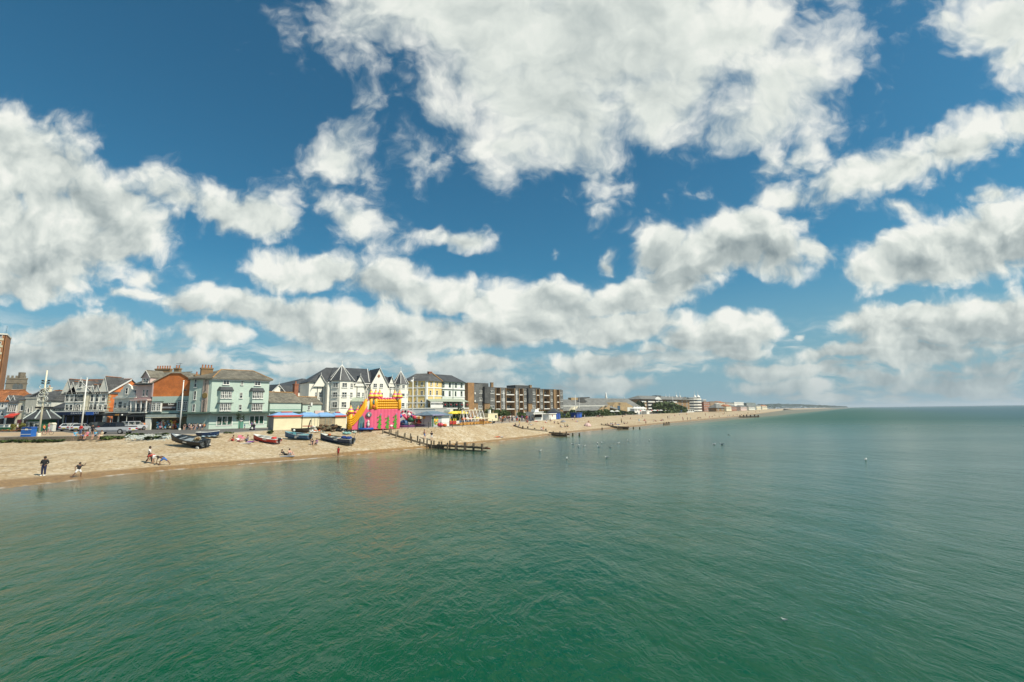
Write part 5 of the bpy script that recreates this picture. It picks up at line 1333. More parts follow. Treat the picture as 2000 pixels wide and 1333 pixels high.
def person_meshes(p):
    if p in PM: return PM[p]
    d = POSES[p]; names = list(RAD)
    V = [Vector(d[k]) for k in names]; Rr = [RAD[k] for k in names]; E = [(names.index(a), names.index(b)) for a, b in BONES]
    for s_, sg in (('L', 1), ('R', -1)):        # hands: palm, four fingers, thumb
        w = Vector(d['wr' + s_]); f = (w - Vector(d['el' + s_])).normalized()
        side = f.cross(Vector((0, 0, 1))); side = side.normalized() if side.length > .1 else Vector((1, 0, 0))
        nrm = side.cross(f)
        palm = len(V); V.append(w + f * .07); Rr.append(.034); E.append((names.index('wr' + s_), palm))
        for k in range(4):
            o = side * (k - 1.5) * .022; ln_ = (.075, .088, .082, .062)[k]
            V += [w + f * .115 + o, w + f * (.115 + ln_ * .55) + o * 1.05 - nrm * .012, w + f * (.115 + ln_) + o * 1.05 - nrm * .034]; Rr += [.010, .009, .007]
            n_ = len(V); E += [(palm, n_ - 3), (n_ - 3, n_ - 2), (n_ - 2, n_ - 1)]
        V += [w + f * .06 + side * sg * .045, w + f * .10 + side * sg * .062 - nrm * .02]; Rr += [.011, .009]
        n_ = len(V); E += [(palm, n_ - 2), (n_ - 2, n_ - 1)]
    body = skin_mesh('body', V, E, Rr, 0)
    # a face: nose, brow, ears
    def cloth(keys, bones, ends, grow):
        vv = [Vector(d[k]) for k in keys]; rr = [RAD[k] + grow for k in keys]; ee = [(keys.index(a), keys.index(b)) for a, b in bones]
        for a, b, t, r in ends:
            vv.append(Vector(d[a]).lerp(Vector(d[b]), t)); rr.append(r); ee.append((keys.index(a), len(vv) - 1))
        return vv, ee, rr
    v, e, r = cloth(['pel', 'wai', 'che', 'shL', 'shR'], [('pel', 'wai'), ('wai', 'che'), ('che', 'shL'), ('che', 'shR')], [('che', 'nec', .55, .075), ('shL', 'elL', .75, .066), ('shR', 'elR', .75, .066)], .02)
    top = skin_mesh('shirt', v, e, r, 1)
    v, e, r = cloth(['pel', 'wai', 'che', 'shL', 'shR', 'elL', 'elR'], [('pel', 'wai'), ('wai', 'che'), ('che', 'shL'), ('che', 'shR'), ('shL', 'elL'), ('shR', 'elR')], [('che', 'nec', .6, .078), ('elL', 'wrL', .9, .05), ('elR', 'wrR', .9, .05)], .022)
    jac = skin_mesh('jacket', v, e, r, 1)
    v, e, r = cloth(['pel', 'wai', 'hiL', 'hiR'], [('pel', 'wai'), ('pel', 'hiL'), ('pel', 'hiR')], [('hiL', 'knL', .85, .092), ('hiR', 'knR', .85, .092)], .017); r[1] = .13
    sho = skin_mesh('shorts', v, e, r, 0)
    v, e, r = cloth(['pel', 'wai', 'hiL', 'hiR', 'knL', 'knR'], [('pel', 'wai'), ('pel', 'hiL'), ('pel', 'hiR'), ('hiL', 'knL'), ('hiR', 'knR')], [('knL', 'anL', .95, .07), ('knR', 'anR', .95, .07)], .02); r[1] = .13
    tro = skin_mesh('trousers', v, e, r, 0)
    h, t_ = Vector(d['hea']), Vector(d['top'])
    ax_ = (t_ - Vector(d['nec'])).normalized(); bk = Vector((0, 1, 0)); bk = (bk - ax_ * bk.dot(ax_)).normalized()
    hm = MB().ball((0, 0, 0), .118, 10, 7)
    pts = []
    sd = ax_.cross(bk)
    hm.v = [h + ax_ * (.035 + q_.z * 1.05) + bk * (.028 + q_.y) + sd * q_.x * .92 for q_ in hm.v]
    hair = hm.mesh('hair', [mat('hair_dark', (.02, .014, .01), .7)], True); hair.materials.clear(); hair.materials.append(None)
    fm = MB()
    fr = -bk
    fm.add([h + fr * .135 - ax_ * .02, h + fr * .09 + ax_ * .035, h + fr * .085 - ax_ * .03 + sd * .022, h + fr * .085 - ax_ * .03 - sd * .022], [(0, 2, 1), (0, 1, 3), (0, 3, 2)])
    for s_ in (-1, 1): fm.ball(tuple(h + sd * s_ * .1 - ax_ * .005), .03, 6, 4, (.5, .8, 1))
    face = fm.mesh('nose_and_ears', [mat('skin_tan', (.42, .23, .14), .6)]); face.materials.clear(); face.materials.append(None)
    PM[p] = dict(body=body, shirt=top, jacket=jac, shorts=sho, trousers=tro, hair=hair, face=face)
    return PM[p]
SKINS = {'fair': (.55, .33, .24), 'tan': (.42, .23, .14), 'brown': (.19, .095, .055), 'pink': (.60, .33, .25)}
CL = {'white': (.72, .72, .70), 'black': (.02, .02, .022), 'navy': (.018, .025, .07), 'red': (.50, .03, .03), 'blue': (.06, .16, .45), 'sky': (.10, .42, .62), 'pink': (.62, .20, .28), 'orange': (.60, .18, .04), 'green': (.06, .20, .09), 'grey': (.22, .22, .23), 'cream': (.60, .52, .36), 'purple': (.20, .08, .28), 'khaki': (.26, .21, .12), 'yellow': (.65, .48, .07), 'maroon': (.18, .02, .04), 'denim': (.08, .12, .22)}
HAIRS = {'dark': (.02, .014, .01), 'brown': (.09, .05, .025), 'blond': (.36, .25, .11), 'grey': (.33, .32, .30), 'ginger': (.26, .09, .03)}
def cmat(c): return mat('cloth_' + c, CL[c], .85, .12, 6)
def smat(c): return mat('skin_' + c, SKINS[c], .55, .06, 4)
def hmat(c): return mat('hair_' + c, HAIRS[c], .7, .2, 8)
def setm(o, m):
    o.material_slots[0].link = 'OBJECT'; o.material_slots[0].material = m
    return o
def person(p, loc, face_deg, label, top=None, bottom=None, skin='fair', hair='brown', long_=(False, False), h=1.0, group=None, tag_face=True):
    """face_deg: the way the person faces, clockwise from away-from-camera (0), right (90), towards the camera (180)"""
    ms = person_meshes(p)
    r = link('person', None, None, loc, R(180 - face_deg)); r.empty_display_size = .2
    r.scale = (h, h, h)
    tag(r, label, 'person', group)
    setm(link('body', ms['body'], r), smat(skin))
    if tag_face: setm(link('nose_and_ears', ms['face'], r), smat(skin))
    if top: k = 'jacket' if long_[0] else 'shirt'; setm(link(k, ms[k], r), cmat(top))
    if bottom: k = 'trousers' if long_[1] else 'shorts'; setm(link(k, ms[k], r), cmat(bottom))
    setm(link('hair', ms['hair'], r), hmat(hair))
    return r
def hgt(px_foot, py_foot, py_head, pos): return (Zat(px_foot, py_head, pos) - pos.z)

def at_foot(px, py): return B(px, py)
# on the near beach
pp = at_foot(84, 930)
person('stand', pp, 165, 'person in a dark navy tracksuit standing on the shingle near the water', 'black', 'navy', 'brown', 'dark', (True, True), hgt(86, 930, 892, pp) / 1.74)
for s_ in (-1, 1): MB().ball((s_ * .125, -.07, .05), .09, 8, 5, (.7, 1.7, .7)).build('trainer', WHITE, bpy.data.objects['person'])
pp = at_foot(152, 933)
person('throw', pp, 120, 'person in black vest and white shorts with one arm raised at the waterline', 'black', 'white', 'brown', 'dark', h=hgt(154, 933, 904, pp) / 1.62)
pp = at_foot(290.5, 904.5)
person('walk', pp, 70, 'small child in white top and dark trousers on the middle of the beach', 'white', 'black', 'brown', 'dark', (False, True), h=1.12)
pp = at_foot(299, 906)
person('bend', pp, 265, 'person in red and white bending over with hands to the stones', 'red', 'white', 'tan', 'brown', h=1.02)
pp = at_foot(318, 909)
person('reach', pp, 270, 'person in blue shorts lunging low with one arm stretched out', 'black', 'blue', 'brown', 'dark', h=1.15)
pp = at_foot(660.5, 892.5)
person('idle', pp, 200, 'person in long red top standing at the water edge', 'red', 'red', 'brown', 'dark', h=hgt(661, 892.5, 873, pp) / 1.74)
# on and by the sea wall
WALLTOP = 3.36
def on_wall(px, py): return G(px, py, WALLTOP)
for px, t, b, sk, hr, lb in ((148, 'sky', 'sky', 'pink', 'brown', 'person in turquoise swimwear sitting on the sea wall, leftmost of the row'),
                             (163.5, None, 'blue', 'brown', 'dark', 'bare-chested person with blue shorts sitting on the sea wall'),
                             (171.5, 'pink', 'red', 'pink', 'brown', 'person in pink sitting beside the bare-chested one on the wall'),
                             (187.5, 'sky', 'navy', 'fair', 'blond', 'person in turquoise top and navy shorts sitting on the wall'),
                             (200, 'cream', 'cream', 'fair', 'brown', 'person in cream sitting at the right end of the wall row')):
    pp = on_wall(px, 852.2)
    person('ledge', (pp.x, pp.y - .12, WALLTOP - .02), 180 + (px - 175) * .5, lb, t, b, sk, hr)
pp = G(156.5, 850.5, 3.31); person('stand', pp, 190, 'person in red shirt and dark trousers standing behind the wall sitters', 'red', 'denim', 'pink', 'grey', (True, True), 1.02)
pp = G(179.5, 850.5, 3.31); person('idle', pp, 160, 'person all in black standing by the bonnet of the pickup', 'black', 'black', 'tan', 'dark', (True, False), 1.0)
pp = G(85, 848, 3.31); person('walk', pp, 90, 'person in orange top walking past the decorated pole', 'orange', 'navy', 'fair', 'brown')
pp = G(94, 843.5, 3.31); person('idle', pp, 20, 'person in pink top beside the white cabinet at the kiosk', 'pink', 'white', 'pink', 'blond')
pp = G(33, 843, 3.31); person('idle', pp, 60, 'person in white shirt and black trousers by the flower beds', 'white', 'black', 'fair', 'grey', (False, True))
# sunbathers
SB = [('sit', 424 + 31, 862, 200, 'brown-haired person sitting alone left of the family group', None, 'red', 'tan', 'brown'),
      ('lounge', 466, 863, 120, 'person in white top lounging at the left of the family group', 'white', 'pink', 'pink', 'blond'),
      ('sit', 473.5, 862, 160, 'person in pink and white sitting in the middle of the family group', 'pink', 'white', 'fair', 'blond'),
      ('sit', 483, 861.5, 220, 'person in grey top sitting up straight in the family group', 'grey', 'denim', 'fair', 'brown'),
      ('lie', 491, 865, 80, 'person in purple swimwear lying next to the red boat', 'purple', 'purple', 'pink', 'dark'),
      ('lounge', 556.5, 889.5, 90, 'person in black clothes lying back near the water line', 'black', 'black', 'fair', 'dark'),
      ('sit', 565.5, 890, 110, 'bare-backed person in white shorts sitting near the water line', None, 'white', 'pink', 'dark'),
      ('sit', 609.5, 869, 150, 'person in black top sitting left of a pair below the navy boat', 'black', 'grey', 'fair', 'dark'),
      ('sit', 618, 868.5, 210, 'person in mauve top sitting right of a pair below the navy boat', 'purple', 'grey', 'fair', 'brown')]
for p, px, py, f_, lb, t, b, sk, hr in SB: person(p, at_foot(px, py), f_, lb, t, b, sk, hr, h=1.05)
pp = at_foot(829, 858); person('walk', pp, 60, 'bare-chested person in blue shorts behind the groyne posts', None, 'blue', 'pink', 'brown')
pp = at_foot(843, 861); person('idle', pp, 150, 'person in black top and white shorts behind the groyne posts', 'black', 'white', 'fair', 'dark')
pp = G(477.5, 839.7, 3.31); person('idle', pp, 30, 'small child in pale blue by the green shop front', 'sky', 'white', 'fair', 'brown', h=.72)
pp = G(497, 840.2, 3.31); person('idle', pp, 250, 'person in white and purple top standing behind the pushchair', 'white', 'purple', 'pink', 'ginger', (False, True))
pp = G(491, 840, 3.31); person('idle', pp, 250, 'person in dark purple jacket bent over the pushchair', 'purple', 'black', 'fair', 'dark', (True, True), .98)
# shoppers and cafe guests
for i, (px, t, b, f_) in enumerate(((273, 'red', 'white', 90), (277.5, 'white', 'denim', 200), (281.5, 'orange', 'orange', 120))):
    person('walk', G(px, 840, 3.31), f_, ('person in red top at the shop by the parked cars', 'person in white top between two shoppers by the parked cars', 'person all in orange walking past the shop pillar')[i], t, b, 'fair', 'brown')
CAFE = [(360, 'black', 'dark'), (364, 'black', 'brown'), (368.5, 'navy', 'grey'), (373, 'cream', 'dark'), (377, 'black', 'brown'), (381, 'grey', 'dark'), (385.5, 'black', 'blond'), (390, 'white', 'dark'), (394, 'navy', 'brown'), (398, 'orange', 'blond')]
def cafe_chair(loc, rz, label):
    r = thing('cafe_chair', label, 'chair', loc, rz, 'chairs outside the corner hotel')
    if not hasattr(cafe_chair, 'p'):
        s_ = MB().box(-.22, -.22, .42, .22, .22, .46).mesh('seat', IRON); b_ = MB().box(-.22, .2, .5, .22, .23, .88).mesh('backrest', IRON)
        l_ = MB().box(-.02, -.02, 0, .02, .02, .42).mesh('leg', mat('aluminium', (.5, .5, .5), .35, .05, 3, metal=1.0))
        cafe_chair.p = (s_, b_, l_)
    link('seat', cafe_chair.p[0], r); link('backrest', cafe_chair.p[1], r)
    for a in (-.19, .19):
        for b in (-.19, .19): link('leg', cafe_chair.p[2], r, (a, b, 0))
    return r
for i, (px, t, hr) in enumerate(CAFE):
    pp = G(px, 840.0 - (i % 2) * .6, 3.31); fd = (150, 230, 100, 260, 180)[i % 5]
    side = 'orange' if t == 'orange' else t
    lb = {0: 'leftmost cafe guest in black sitting outside the corner hotel', 1: 'second cafe guest from the left, in black with brown hair', 2: 'grey-haired cafe guest in navy left of the cream top', 3: 'cafe guest in cream top among dark clothed guests', 4: 'cafe guest in black right of the cream top', 5: 'cafe guest in grey top outside the corner hotel', 6: 'blond cafe guest in black outside the corner hotel', 7: 'cafe guest in white top outside the corner hotel', 8: 'brown-haired cafe guest in navy beside the orange top', 9: 'rightmost cafe guest in bright orange top'}[i]
    person('ledge', (pp.x, pp.y, pp.z + .42), fd, lb, t, 'black' if i % 2 else 'denim', 'fair', hr, tag_face=False, group='guests at the pavement cafe')
    cafe_chair((pp.x, pp.y, pp.z), R(180 - fd), 'dark metal chair under a seated guest outside the corner hotel')
# the farther beach
rp_ = random.Random(11)
FB = [('walk', 1014.5, 830, 'black', 'yellow'), ('sit', 1006, 833.5, 'black', 'navy'), ('lounge', 1012, 834, 'grey', 'grey'), ('sit', 1030, 826, 'red', 'black'), ('lounge', 1034.5, 827.5, 'white', 'grey'), ('lie', 1037.5, 831, 'grey', 'white'), ('lie', 1047.5, 824, 'maroon', 'red'),
      ('sit', 1057.5, 841, 'white', 'grey'), ('sit', 1061, 840.5, 'orange', 'white'), ('sit', 1083, 827.5, 'grey', 'black'), ('sit', 1090, 829, 'khaki', 'khaki'), ('lounge', 1097, 835.5, 'black', 'white'), ('sit', 1103.5, 835, 'grey', 'khaki'), ('sit', 1108, 834.5, 'green', 'black'), ('lie', 971, 855, 'red', 'orange'), ('lie', 979, 855, None, 'white'),
      ('sit', 1118.5, 821, 'white', 'black'), ('idle', 1122.5, 820, 'white', 'grey'), ('lounge', 1188, 830.8, 'black', 'maroon'), ('sit', 1193, 830.5, 'sky', 'white'), ('sit', 1196.5, 830.5, 'white', 'blue'), ('sit', 1202, 830, 'navy', 'grey'), ('lie', 1208, 830.5, 'blue', 'blue'), ('idle', 1214, 826.5, 'khaki', 'black'), ('sit', 1219, 828.5, 'grey', 'black'), ('lounge', 1224, 828, None, 'grey'),
      ('idle', 1142, 818, 'white', 'white'), ('sit', 1164, 815.5, 'white', 'grey'), ('sit', 1168, 815.2, 'pink', 'navy'), ('idle', 1171.5, 815.5, 'white', 'black'), ('sit', 1176, 815.5, 'black', 'navy'), ('sit', 1216, 815, 'black', 'maroon'), ('idle', 1221, 814, 'grey', 'black'), ('idle', 1238, 812.5, 'navy', 'black'), ('sit', 1255.5, 815, 'white', 'grey'), ('sit', 1259, 822.5, 'pink', 'red'), ('idle', 1248.5, 827, 'sky', 'white'), ('idle', 1261.5, 829.5, None, 'black'),
      ('sit', 1276, 824, 'white', 'cream'), ('lounge', 1281, 823.5, 'maroon', 'black'), ('sit', 1292, 823, 'red', 'purple'), ('sit', 1295, 822.5, 'grey', 'green'), ('idle', 1304.5, 819.5, 'black', 'navy'), ('idle', 1307.5, 819.5, 'white', 'white'), ('walk', 1334, 821.5, 'red', 'maroon'), ('idle', 1343, 822.5, 'black', 'black'), ('idle', 1349, 823, 'sky', 'white'), ('sit', 1361.5, 818.5, 'white', 'cream'), ('sit', 1363.5, 817.5, 'orange', 'navy'), ('sit', 1367.5, 817.5, 'black', 'grey'),
      ('sit', 1386, 816, 'pink', 'red'), ('sit', 1391, 815.5, 'orange', 'cream'), ('sit', 1421, 813.5, 'white', 'blue'), ('sit', 1425, 813.2, 'sky', 'white'), ('sit', 1432, 812.8, 'navy', 'blue'), ('walk', 1415, 809.5, 'black', 'navy'), ('sit', 1440, 811, 'red', 'pink'), ('sit', 1448, 810.6, 'orange', 'maroon'), ('walk', 1461, 809.2, 'black', 'black'), ('sit', 1467, 809, 'navy', 'grey'), ('sit', 1470, 808.8, 'white', 'black'), ('walk', 1484, 805.5, 'grey', 'black'), ('sit', 1412, 810, 'red', 'white'), ('sit', 1395, 812, 'white', 'black'), ('walk', 1378, 813, 'black', 'red'), ('sit', 1405, 815, 'cream', 'green'), ('sit', 1455, 809, 'yellow', 'white'), ('walk', 1476, 806.8, 'red', 'navy'),
      ('sit', 1150, 826, 'red', 'cream'), ('lie', 1126, 824, 'sky', 'pink'), ('sit', 1075, 823.5, 'navy', 'white'), ('lounge', 1066, 826, 'white', 'red'), ('sit', 1318, 813.5, 'pink', 'white'), ('walk', 1327, 812, 'white', 'denim'), ('sit', 1341, 810.5, 'red', 'khaki'), ('sit', 1232, 819, 'orange', 'white')]
PW = {'sit': 'sitting', 'lie': 'lying flat', 'lounge': 'lying propped up', 'walk': 'walking', 'idle': 'standing'}
seen = {}
def where(px):
    for a, b in ((990, 'left of the second groyne'), (1020, 'at the head of the second groyne'), (1070, 'on the sand near the snack kiosk'), (1112, 'below the white and blue huts'), (1140, 'below the double blue hut'), (1182, 'in front of the leisure building'), (1230, 'beside the third groyne'), (1275, 'below the buff brick tower'), (1300, 'below the big green shrubs'), (1350, 'in front of the flats with spires'), (1400, 'past the flats with spires'), (1440, 'towards the fourth groyne'), (1600, 'at the far end of the beach')):
        if px < a: return b
for p, px, py, t, b in FB:
    sk = rp_.choice(['fair', 'pink', 'tan', 'fair']); hr = rp_.choice(['brown', 'dark', 'blond', 'brown'])
    lb = 'person in %s %s %s' % ('only %s shorts' % b if t is None else '%s and %s' % (t, b) if t != b else 'plain %s' % t, PW[p], where(px))
    pp = at_foot(px, py)
    person(p, pp, rp_.choice([100, 150, 190, 230, 260]), lb, t, b, sk, hr, (False, rp_.random() < .4 and p in ('idle', 'walk')), h=1.02 if px < 1250 else 1.12, group='people on the far beach', tag_face=False)
# strollers on the promenade
COLS = ['white', 'black', 'navy', 'red', 'sky', 'pink', 'orange', 'grey', 'cream', 'purple', 'denim', 'white', 'white', 'khaki']
strip = [(976, 'near the cream trailer'), (1000, 'between the trailer and the tall poles'), (1026, 'beside the tall poles'), (1040, 'queueing left of the snack kiosk'), (1064, 'at the snack kiosk counter'), (1100, 'by the blue huts'), (1180, 'by the parked cars'), (1300, 'outside the striped parasol cafe'), (1500, 'on the far promenade')]
used = set()
for i in range(58):
    px = 976 + i * 1.75 if i < 46 else (1086, 1098, 1146, 1157, 1190, 1228, 1244, 1258, 1272, 1283, 1338, 1352)[i - 46]
    px += rp_.uniform(-.7, .7)
    y0 = table(EDGE, px, 1)
    pp = G(px, y0, 3.22); d_ = rp_.uniform(1.5, 9)
    q_ = Vector((pp.x - .8 * d_, pp.y + .6 * d_, 3.31))
    wh = [s_[1] for s_ in strip if px <= s_[0]][0] if px <= 1500 else ''
    for _ in range(60):
        t, b = rp_.choice(COLS), rp_.choice(['denim', 'black', 'white', 'khaki', 'navy', 'grey', 'red', 'cream'])
        if (t, b, wh) not in used: break
    used.add((t, b, wh))
    person(rp_.choice(['walk', 'idle', 'idle', 'stand']), q_, rp_.choice([70, 120, 200, 250, 300]), 'person in %s top and %s %s strolling %s' % (t, b, 'trousers' if i % 2 else 'shorts', wh) if 'queue' not in wh and 'counter' not in wh else 'person in %s top and %s %s %s' % (t, b, 'trousers' if i % 2 else 'shorts', wh), t, b, rp_.choice(['fair', 'pink', 'tan']), rp_.choice(list(HAIRS)), (i % 3 == 0, i % 2 == 1), rp_.uniform(.95, 1.06), 'people strolling on the promenade', tag_face=False)

# ------------------------------------------------------------------ sea wall with weeds
CONC = mat('old_concrete', (.20, .165, .12), .9, .35, .7, fine=.2)
wl = MB(); xs_ = list(range(-400, 266, 14))
for a, b in zip(xs_, xs_[1:]):
    p, q_ = [G(x, table(EDGE, x, 1), table(EDGE, x, 2)) for x in (a, b)]
    t0 = WALLTOP - max(0, (a - 225) / 40) * .3; t1 = WALLTOP - max(0, (b - 225) / 40) * .3
    o_ = Vector((0, -.12, 0)); i_ = Vector((0, .45, 0))
    ring = lambda p, t: [(p + o_).xy.to_tuple() + (1.8,), (p + o_).xy.to_tuple() + (t,), (p + i_).xy.to_tuple() + (t,), (p + i_).xy.to_tuple() + (1.8,)]
    r0, r1 = ring(p, t0), ring(q_, t1)
    wl.add(r0 + r1, [(0, 4, 5, 1), (1, 5, 6, 2), (2, 6, 7, 3)])
sw = tag(wl.build('sea_wall', CONC), 'low weathered concrete sea wall with weeds along its foot', 'wall')
def foliage(name, dark, light, sc=3):
    if name in MATS: return MATS[name]
    m, t, b = principled(name)
    co = t.n('ShaderNodeTexCoord').outputs['Object']
    n1 = t.noise(co, sc, 4, .7); n2 = t.noise(co, sc * .3, 2, .5)
    c = t.mix(t.mr(t.m('ADD', n1, t.m('MULTIPLY', n2, .6)), .55, 1.0), dark, light)
    t.put(b.inputs['Base Color'], c); b.inputs['Roughness'].default_value = .7
    MATS[name] = m
    return m
LEAF = foliage('shrub_leaf', (.022, .045, .010), (.085, .125, .025))
LEAFD = foliage('dark_leaf', (.012, .028, .010), (.045, .075, .02))
LEAFY = foliage('yellow_green_leaf', (.10, .11, .015), (.30, .26, .04))
def leaf_mesh(name, n, sx, sy, sz, size, seed, m, lumps=7, flat=0.25):
    """a crown of many small leaf faces gathered in uneven clumps"""
    r = random.Random(seed); b = MB()
    cl = [(r.uniform(-.75, .75) * sx, r.uniform(-.75, .75) * sy, r.uniform(flat, .85) * sz, r.uniform(.25, .5)) for _ in range(lumps)]
    for i in range(n):
        cx, cy, cz, cr = r.choice(cl)
        d = Vector((r.gauss(0, 1), r.gauss(0, 1), r.gauss(0, 1))).normalized() * (r.random() ** .4)
        p = Vector((cx + d.x * cr * sx, cy + d.y * cr * sy, max(.02, cz + d.z * cr * sz * .8)))
        u = Vector((r.gauss(0, 1), r.gauss(0, 1), r.gauss(0, .6))).normalized(); v = u.cross(Vector((r.gauss(0, 1), r.gauss(0, 1), r.gauss(0, 1)))).normalized()
        s = size * r.uniform(.6, 1.4)
        b.face(p - u * s, p + v * s * .55, p + u * s, p - v * s * .55)
    return b.mesh(name, m)
WEED = [leaf_mesh('leaves', 150, .7, .4, .45, .16, k, LEAF, 5) for k in range(3)]
rw = random.Random(5)
k = 0
for px in list(range(4, 130, 7)) + list(range(206, 262, 8)):
    z = table(EDGE, px, 2); p = G(px + rw.uniform(-2, 2), table(EDGE, px, 1) + .4, z)
    sc_ = rw.uniform(.5, 1.3) if px < 200 else rw.uniform(.9, 1.6)
    o = link('weed_clump', WEED[k % 3], None, (p.x, p.y - .1, p.z - .06), rw.uniform(0, 6)); o.scale = (sc_, sc_, sc_ * .8); k += 1
    tag(o, 'green weed clump growing at the foot of the low sea wall', 'weed', 'weeds along the sea wall')
for i, (px, py, s_, lb) in enumerate(((291, 859.5, 2.2, 'round green tuft at the edge of the pale flint patch'), (447, 847, 1.3, 'small green tuft on the beach head left of the huts'), (529, 847.5, 2.6, 'flat green tuft beside the cream beach hut'), (276, 851, 1.6, 'green tuft where the sea wall ends'), (316, 850.5, 1.5, 'green tuft behind the pale flint patch'), (421, 848.5, .9, 'small weed tuft behind the black boat'))):
    p = B(px, py); o = link('grass_tuft', WEED[i % 3], None, (p.x, p.y, p.z - .05), i); o.scale = (s_, s_ * .7, s_ * .55); tag(o, lb, 'plant')
# pale flint patch
fm = MB(); r = random.Random(2)
for i in range(900):
    px, py = r.gauss(290, 24), r.gauss(854.5, 2.2)
    if not 245 < px < 335: continue
    p = B(px, py); s = r.uniform(.06, .2)
    fm.ball((p.x, p.y, p.z + .02), s, 5, 3, (1.2, 1, .55))
tag(fm.build('flint_stones', mat('pale_flint', (.46, .50, .46), .8, .25, 3)), 'pale grey flints thrown up behind the black boat', 'stones', kind='stuff')
bagp = B(320, 852.5)
b_ = thing('rubbish_sack', 'black sack beside a white tub on the flints', 'sack', bagp)
MB().ball((0, 0, .25), .35, 9, 6, (1.3, 1, .8)).build('sack', IRON, b_, True); MB().lathe([(.16, 0), (.2, .5), (.2, .52)], 10, (-.6, 0, 0)).build('tub', WHITE, b_)

# ------------------------------------------------------------------ poles
def top_of(px, py, p): return Zat(px, py, p) - p.z
def pole(label, bx, by, tx, ty, r=.09, name='flagpole', z=3.31, D=None):
    p = G(bx, by, z) if D is None else P(bx, by, D)
    h = top_of(tx, ty, p) if D is None else Zat(tx, ty, p) - z
    o = thing(name, label, 'pole', (p.x, p.y, z))
    MB().tube([(0, 0, 0), (0, 0, h * .5), (0, 0, h)], [r * 1.15, r, r * .7], 8).build('mast', WHITE, o, True)
    MB().lathe([(r * 2, 0), (r * 2, .25), (r * 1.2, .35)], 10).build('foot', GREYW, o)
    MB().ball((0, 0, h), r * 1.2, 8, 6).build('finial', WHITE, o)
    return o, h
o, h = pole('white mast with a short yard standing behind the wall sitters', 157.5, 849, 169.8, 739.5, .11)
MB().box(-.9, -.04, h * .845, 1.3, .04, h * .865).build('yard', WHITE, o)
o, h = pole('white mast with a small black lamp outside the brick gable house', 350.6, 840.3, 359.5, 744.5, .13)
MB().tube([(0, 0, h * .8), (.45, 0, h * .83)], .04, 5).ball((.5, 0, h * .81), .22, 8, 6, (1.3, 1, .7)).build('lamp', IRON, o)
o, h = pole('white lamp column before the yellow corner house', 805.3, 830, 809, 738.5, .15, 'lamp_column')
MB().ball((-.35, 0, h * .93), .32, 8, 6).build('lamp', WHITE, o)
for (bx, by, tx, ty, lb) in ((984.4, 818.9, 983.6, 764, 'tall white flagpole at the left of the pair by the flats'), (1009.8, 818.2, 1009, 763, 'tall white flagpole at the right of the pair by the flats'),
                             (1124.7, 812.6, 1123.4, 771.8, 'white flagpole just behind the double blue hut'), (1132, 811.6, 1131, 776.6, 'white flagpole right of the double blue hut'),
                             (1213.5, 808.9, 1212.3, 780, 'white flagpole left of the buff brick tower door'), (1221.2, 808.8, 1219.8, 776, 'white flagpole in front of the buff brick tower'),
                             (1288.2, 807.6, 1287.6, 777, 'white flagpole left of the big green shrubs'), (1315.6, 806.2, 1315.2, 774.5, 'white flagpole rising out of the big green shrubs'), (1024, 815.5, 1023.4, 803, 'short white sign post beside the snack kiosk')):
    pole(lb, bx, by, tx, ty, .16 if ty < 800 else .1)
# the decorated pole
p = G(75.5, 852.6, 3.31)
o = thing('decorated_pole', 'tall white pole hung with illuminated hoops and scrolls beside the blue locker', 'pole', p)
h = top_of(91, 724, p)
MB().tube([(0, 0, 0), (0, 0, h * .6), (0, 0, h)], [.15, .12, .09], 10).build('mast', CREAM, o, True)
MB().lathe([(.28, 0), (.28, .35), (.17, .5)], 10).build('foot', CREAM, o)
WIRE = mat('white_wire', (.62, .64, .58), .5, .1, 3)
def zrel(py, px=84): return Zat(px, py, p) - p.z
def hoop(cx, cz, rx, rz, w=.045, name='hoop'):
    MB().tube([(cx + rx * math.cos(a * math.pi / 10), -.16, cz + rz * math.sin(a * math.pi / 10)) for a in range(20)], w, 5, True).build(name, WIRE, o, True)
hoop(0, zrel(779.5), .85, .48); hoop(0, zrel(779.5), .55, .36); hoop(.1, zrel(765), .7, .42); hoop(.1, zrel(765), .35, .22)
for cz, wd in ((zrel(790.5), .9), (zrel(772), .75), (zrel(757), .75)):
    for sg in (-1, 1):
        MB().tube([(0, -.16, cz - .15), (sg * wd * .5, -.16, cz - .28), (sg * wd, -.16, cz), (sg * wd * 1.05, -.16, cz + .22), (sg * wd * .8, -.16, cz + .3), (sg * wd * .72, -.16, cz + .12)], .045, 5).build('scroll', WIRE, o, True)
for py in (762.5, 748.5, 744):
    for sg in (-1, 1):
        MB().tube([(0, 0, zrel(py) - .2), (sg * .45, 0, zrel(py) - .1)], .035, 4).ball((sg * .5, 0, zrel(py)), .17, 7, 5, (1.3, 1, .8)).build('lamp', IRON, o)

# ------------------------------------------------------------------ left promenade: kiosk, locker, cabinets, flower beds, benches
KG = mat('kiosk_green', (.015, .10, .04), .5, .2, 1.5)
p = G(80, 842.3, 3.31)
o = thing('octagonal_kiosk', 'green octagonal kiosk with dark slate roof and pale hips', 'kiosk', p)
he = top_of(80, 818.6, p); ha = top_of(80, 801, p); rr_ = 26.5 / 930 * p.y
oc8 = lambda r, z: [(r * math.cos(math.pi / 8 + k * math.pi / 4), r * math.sin(math.pi / 8 + k * math.pi / 4), z) for k in range(8)]
MB().loft([oc8(rr_ * .78, 0), oc8(rr_ * .78, he)]).build('wall', KG, o)
ro = MB().loft([oc8(rr_ * 1.06, he - .12), oc8(rr_ * 1.06, he), oc8(rr_ * .30, ha)]).build('roof', SLATED, o)
hb = MB()
for a, b in zip(oc8(rr_ * 1.07, he + .06), oc8(rr_ * .31, ha + .06)): hb.tube([a, b], .13, 5)
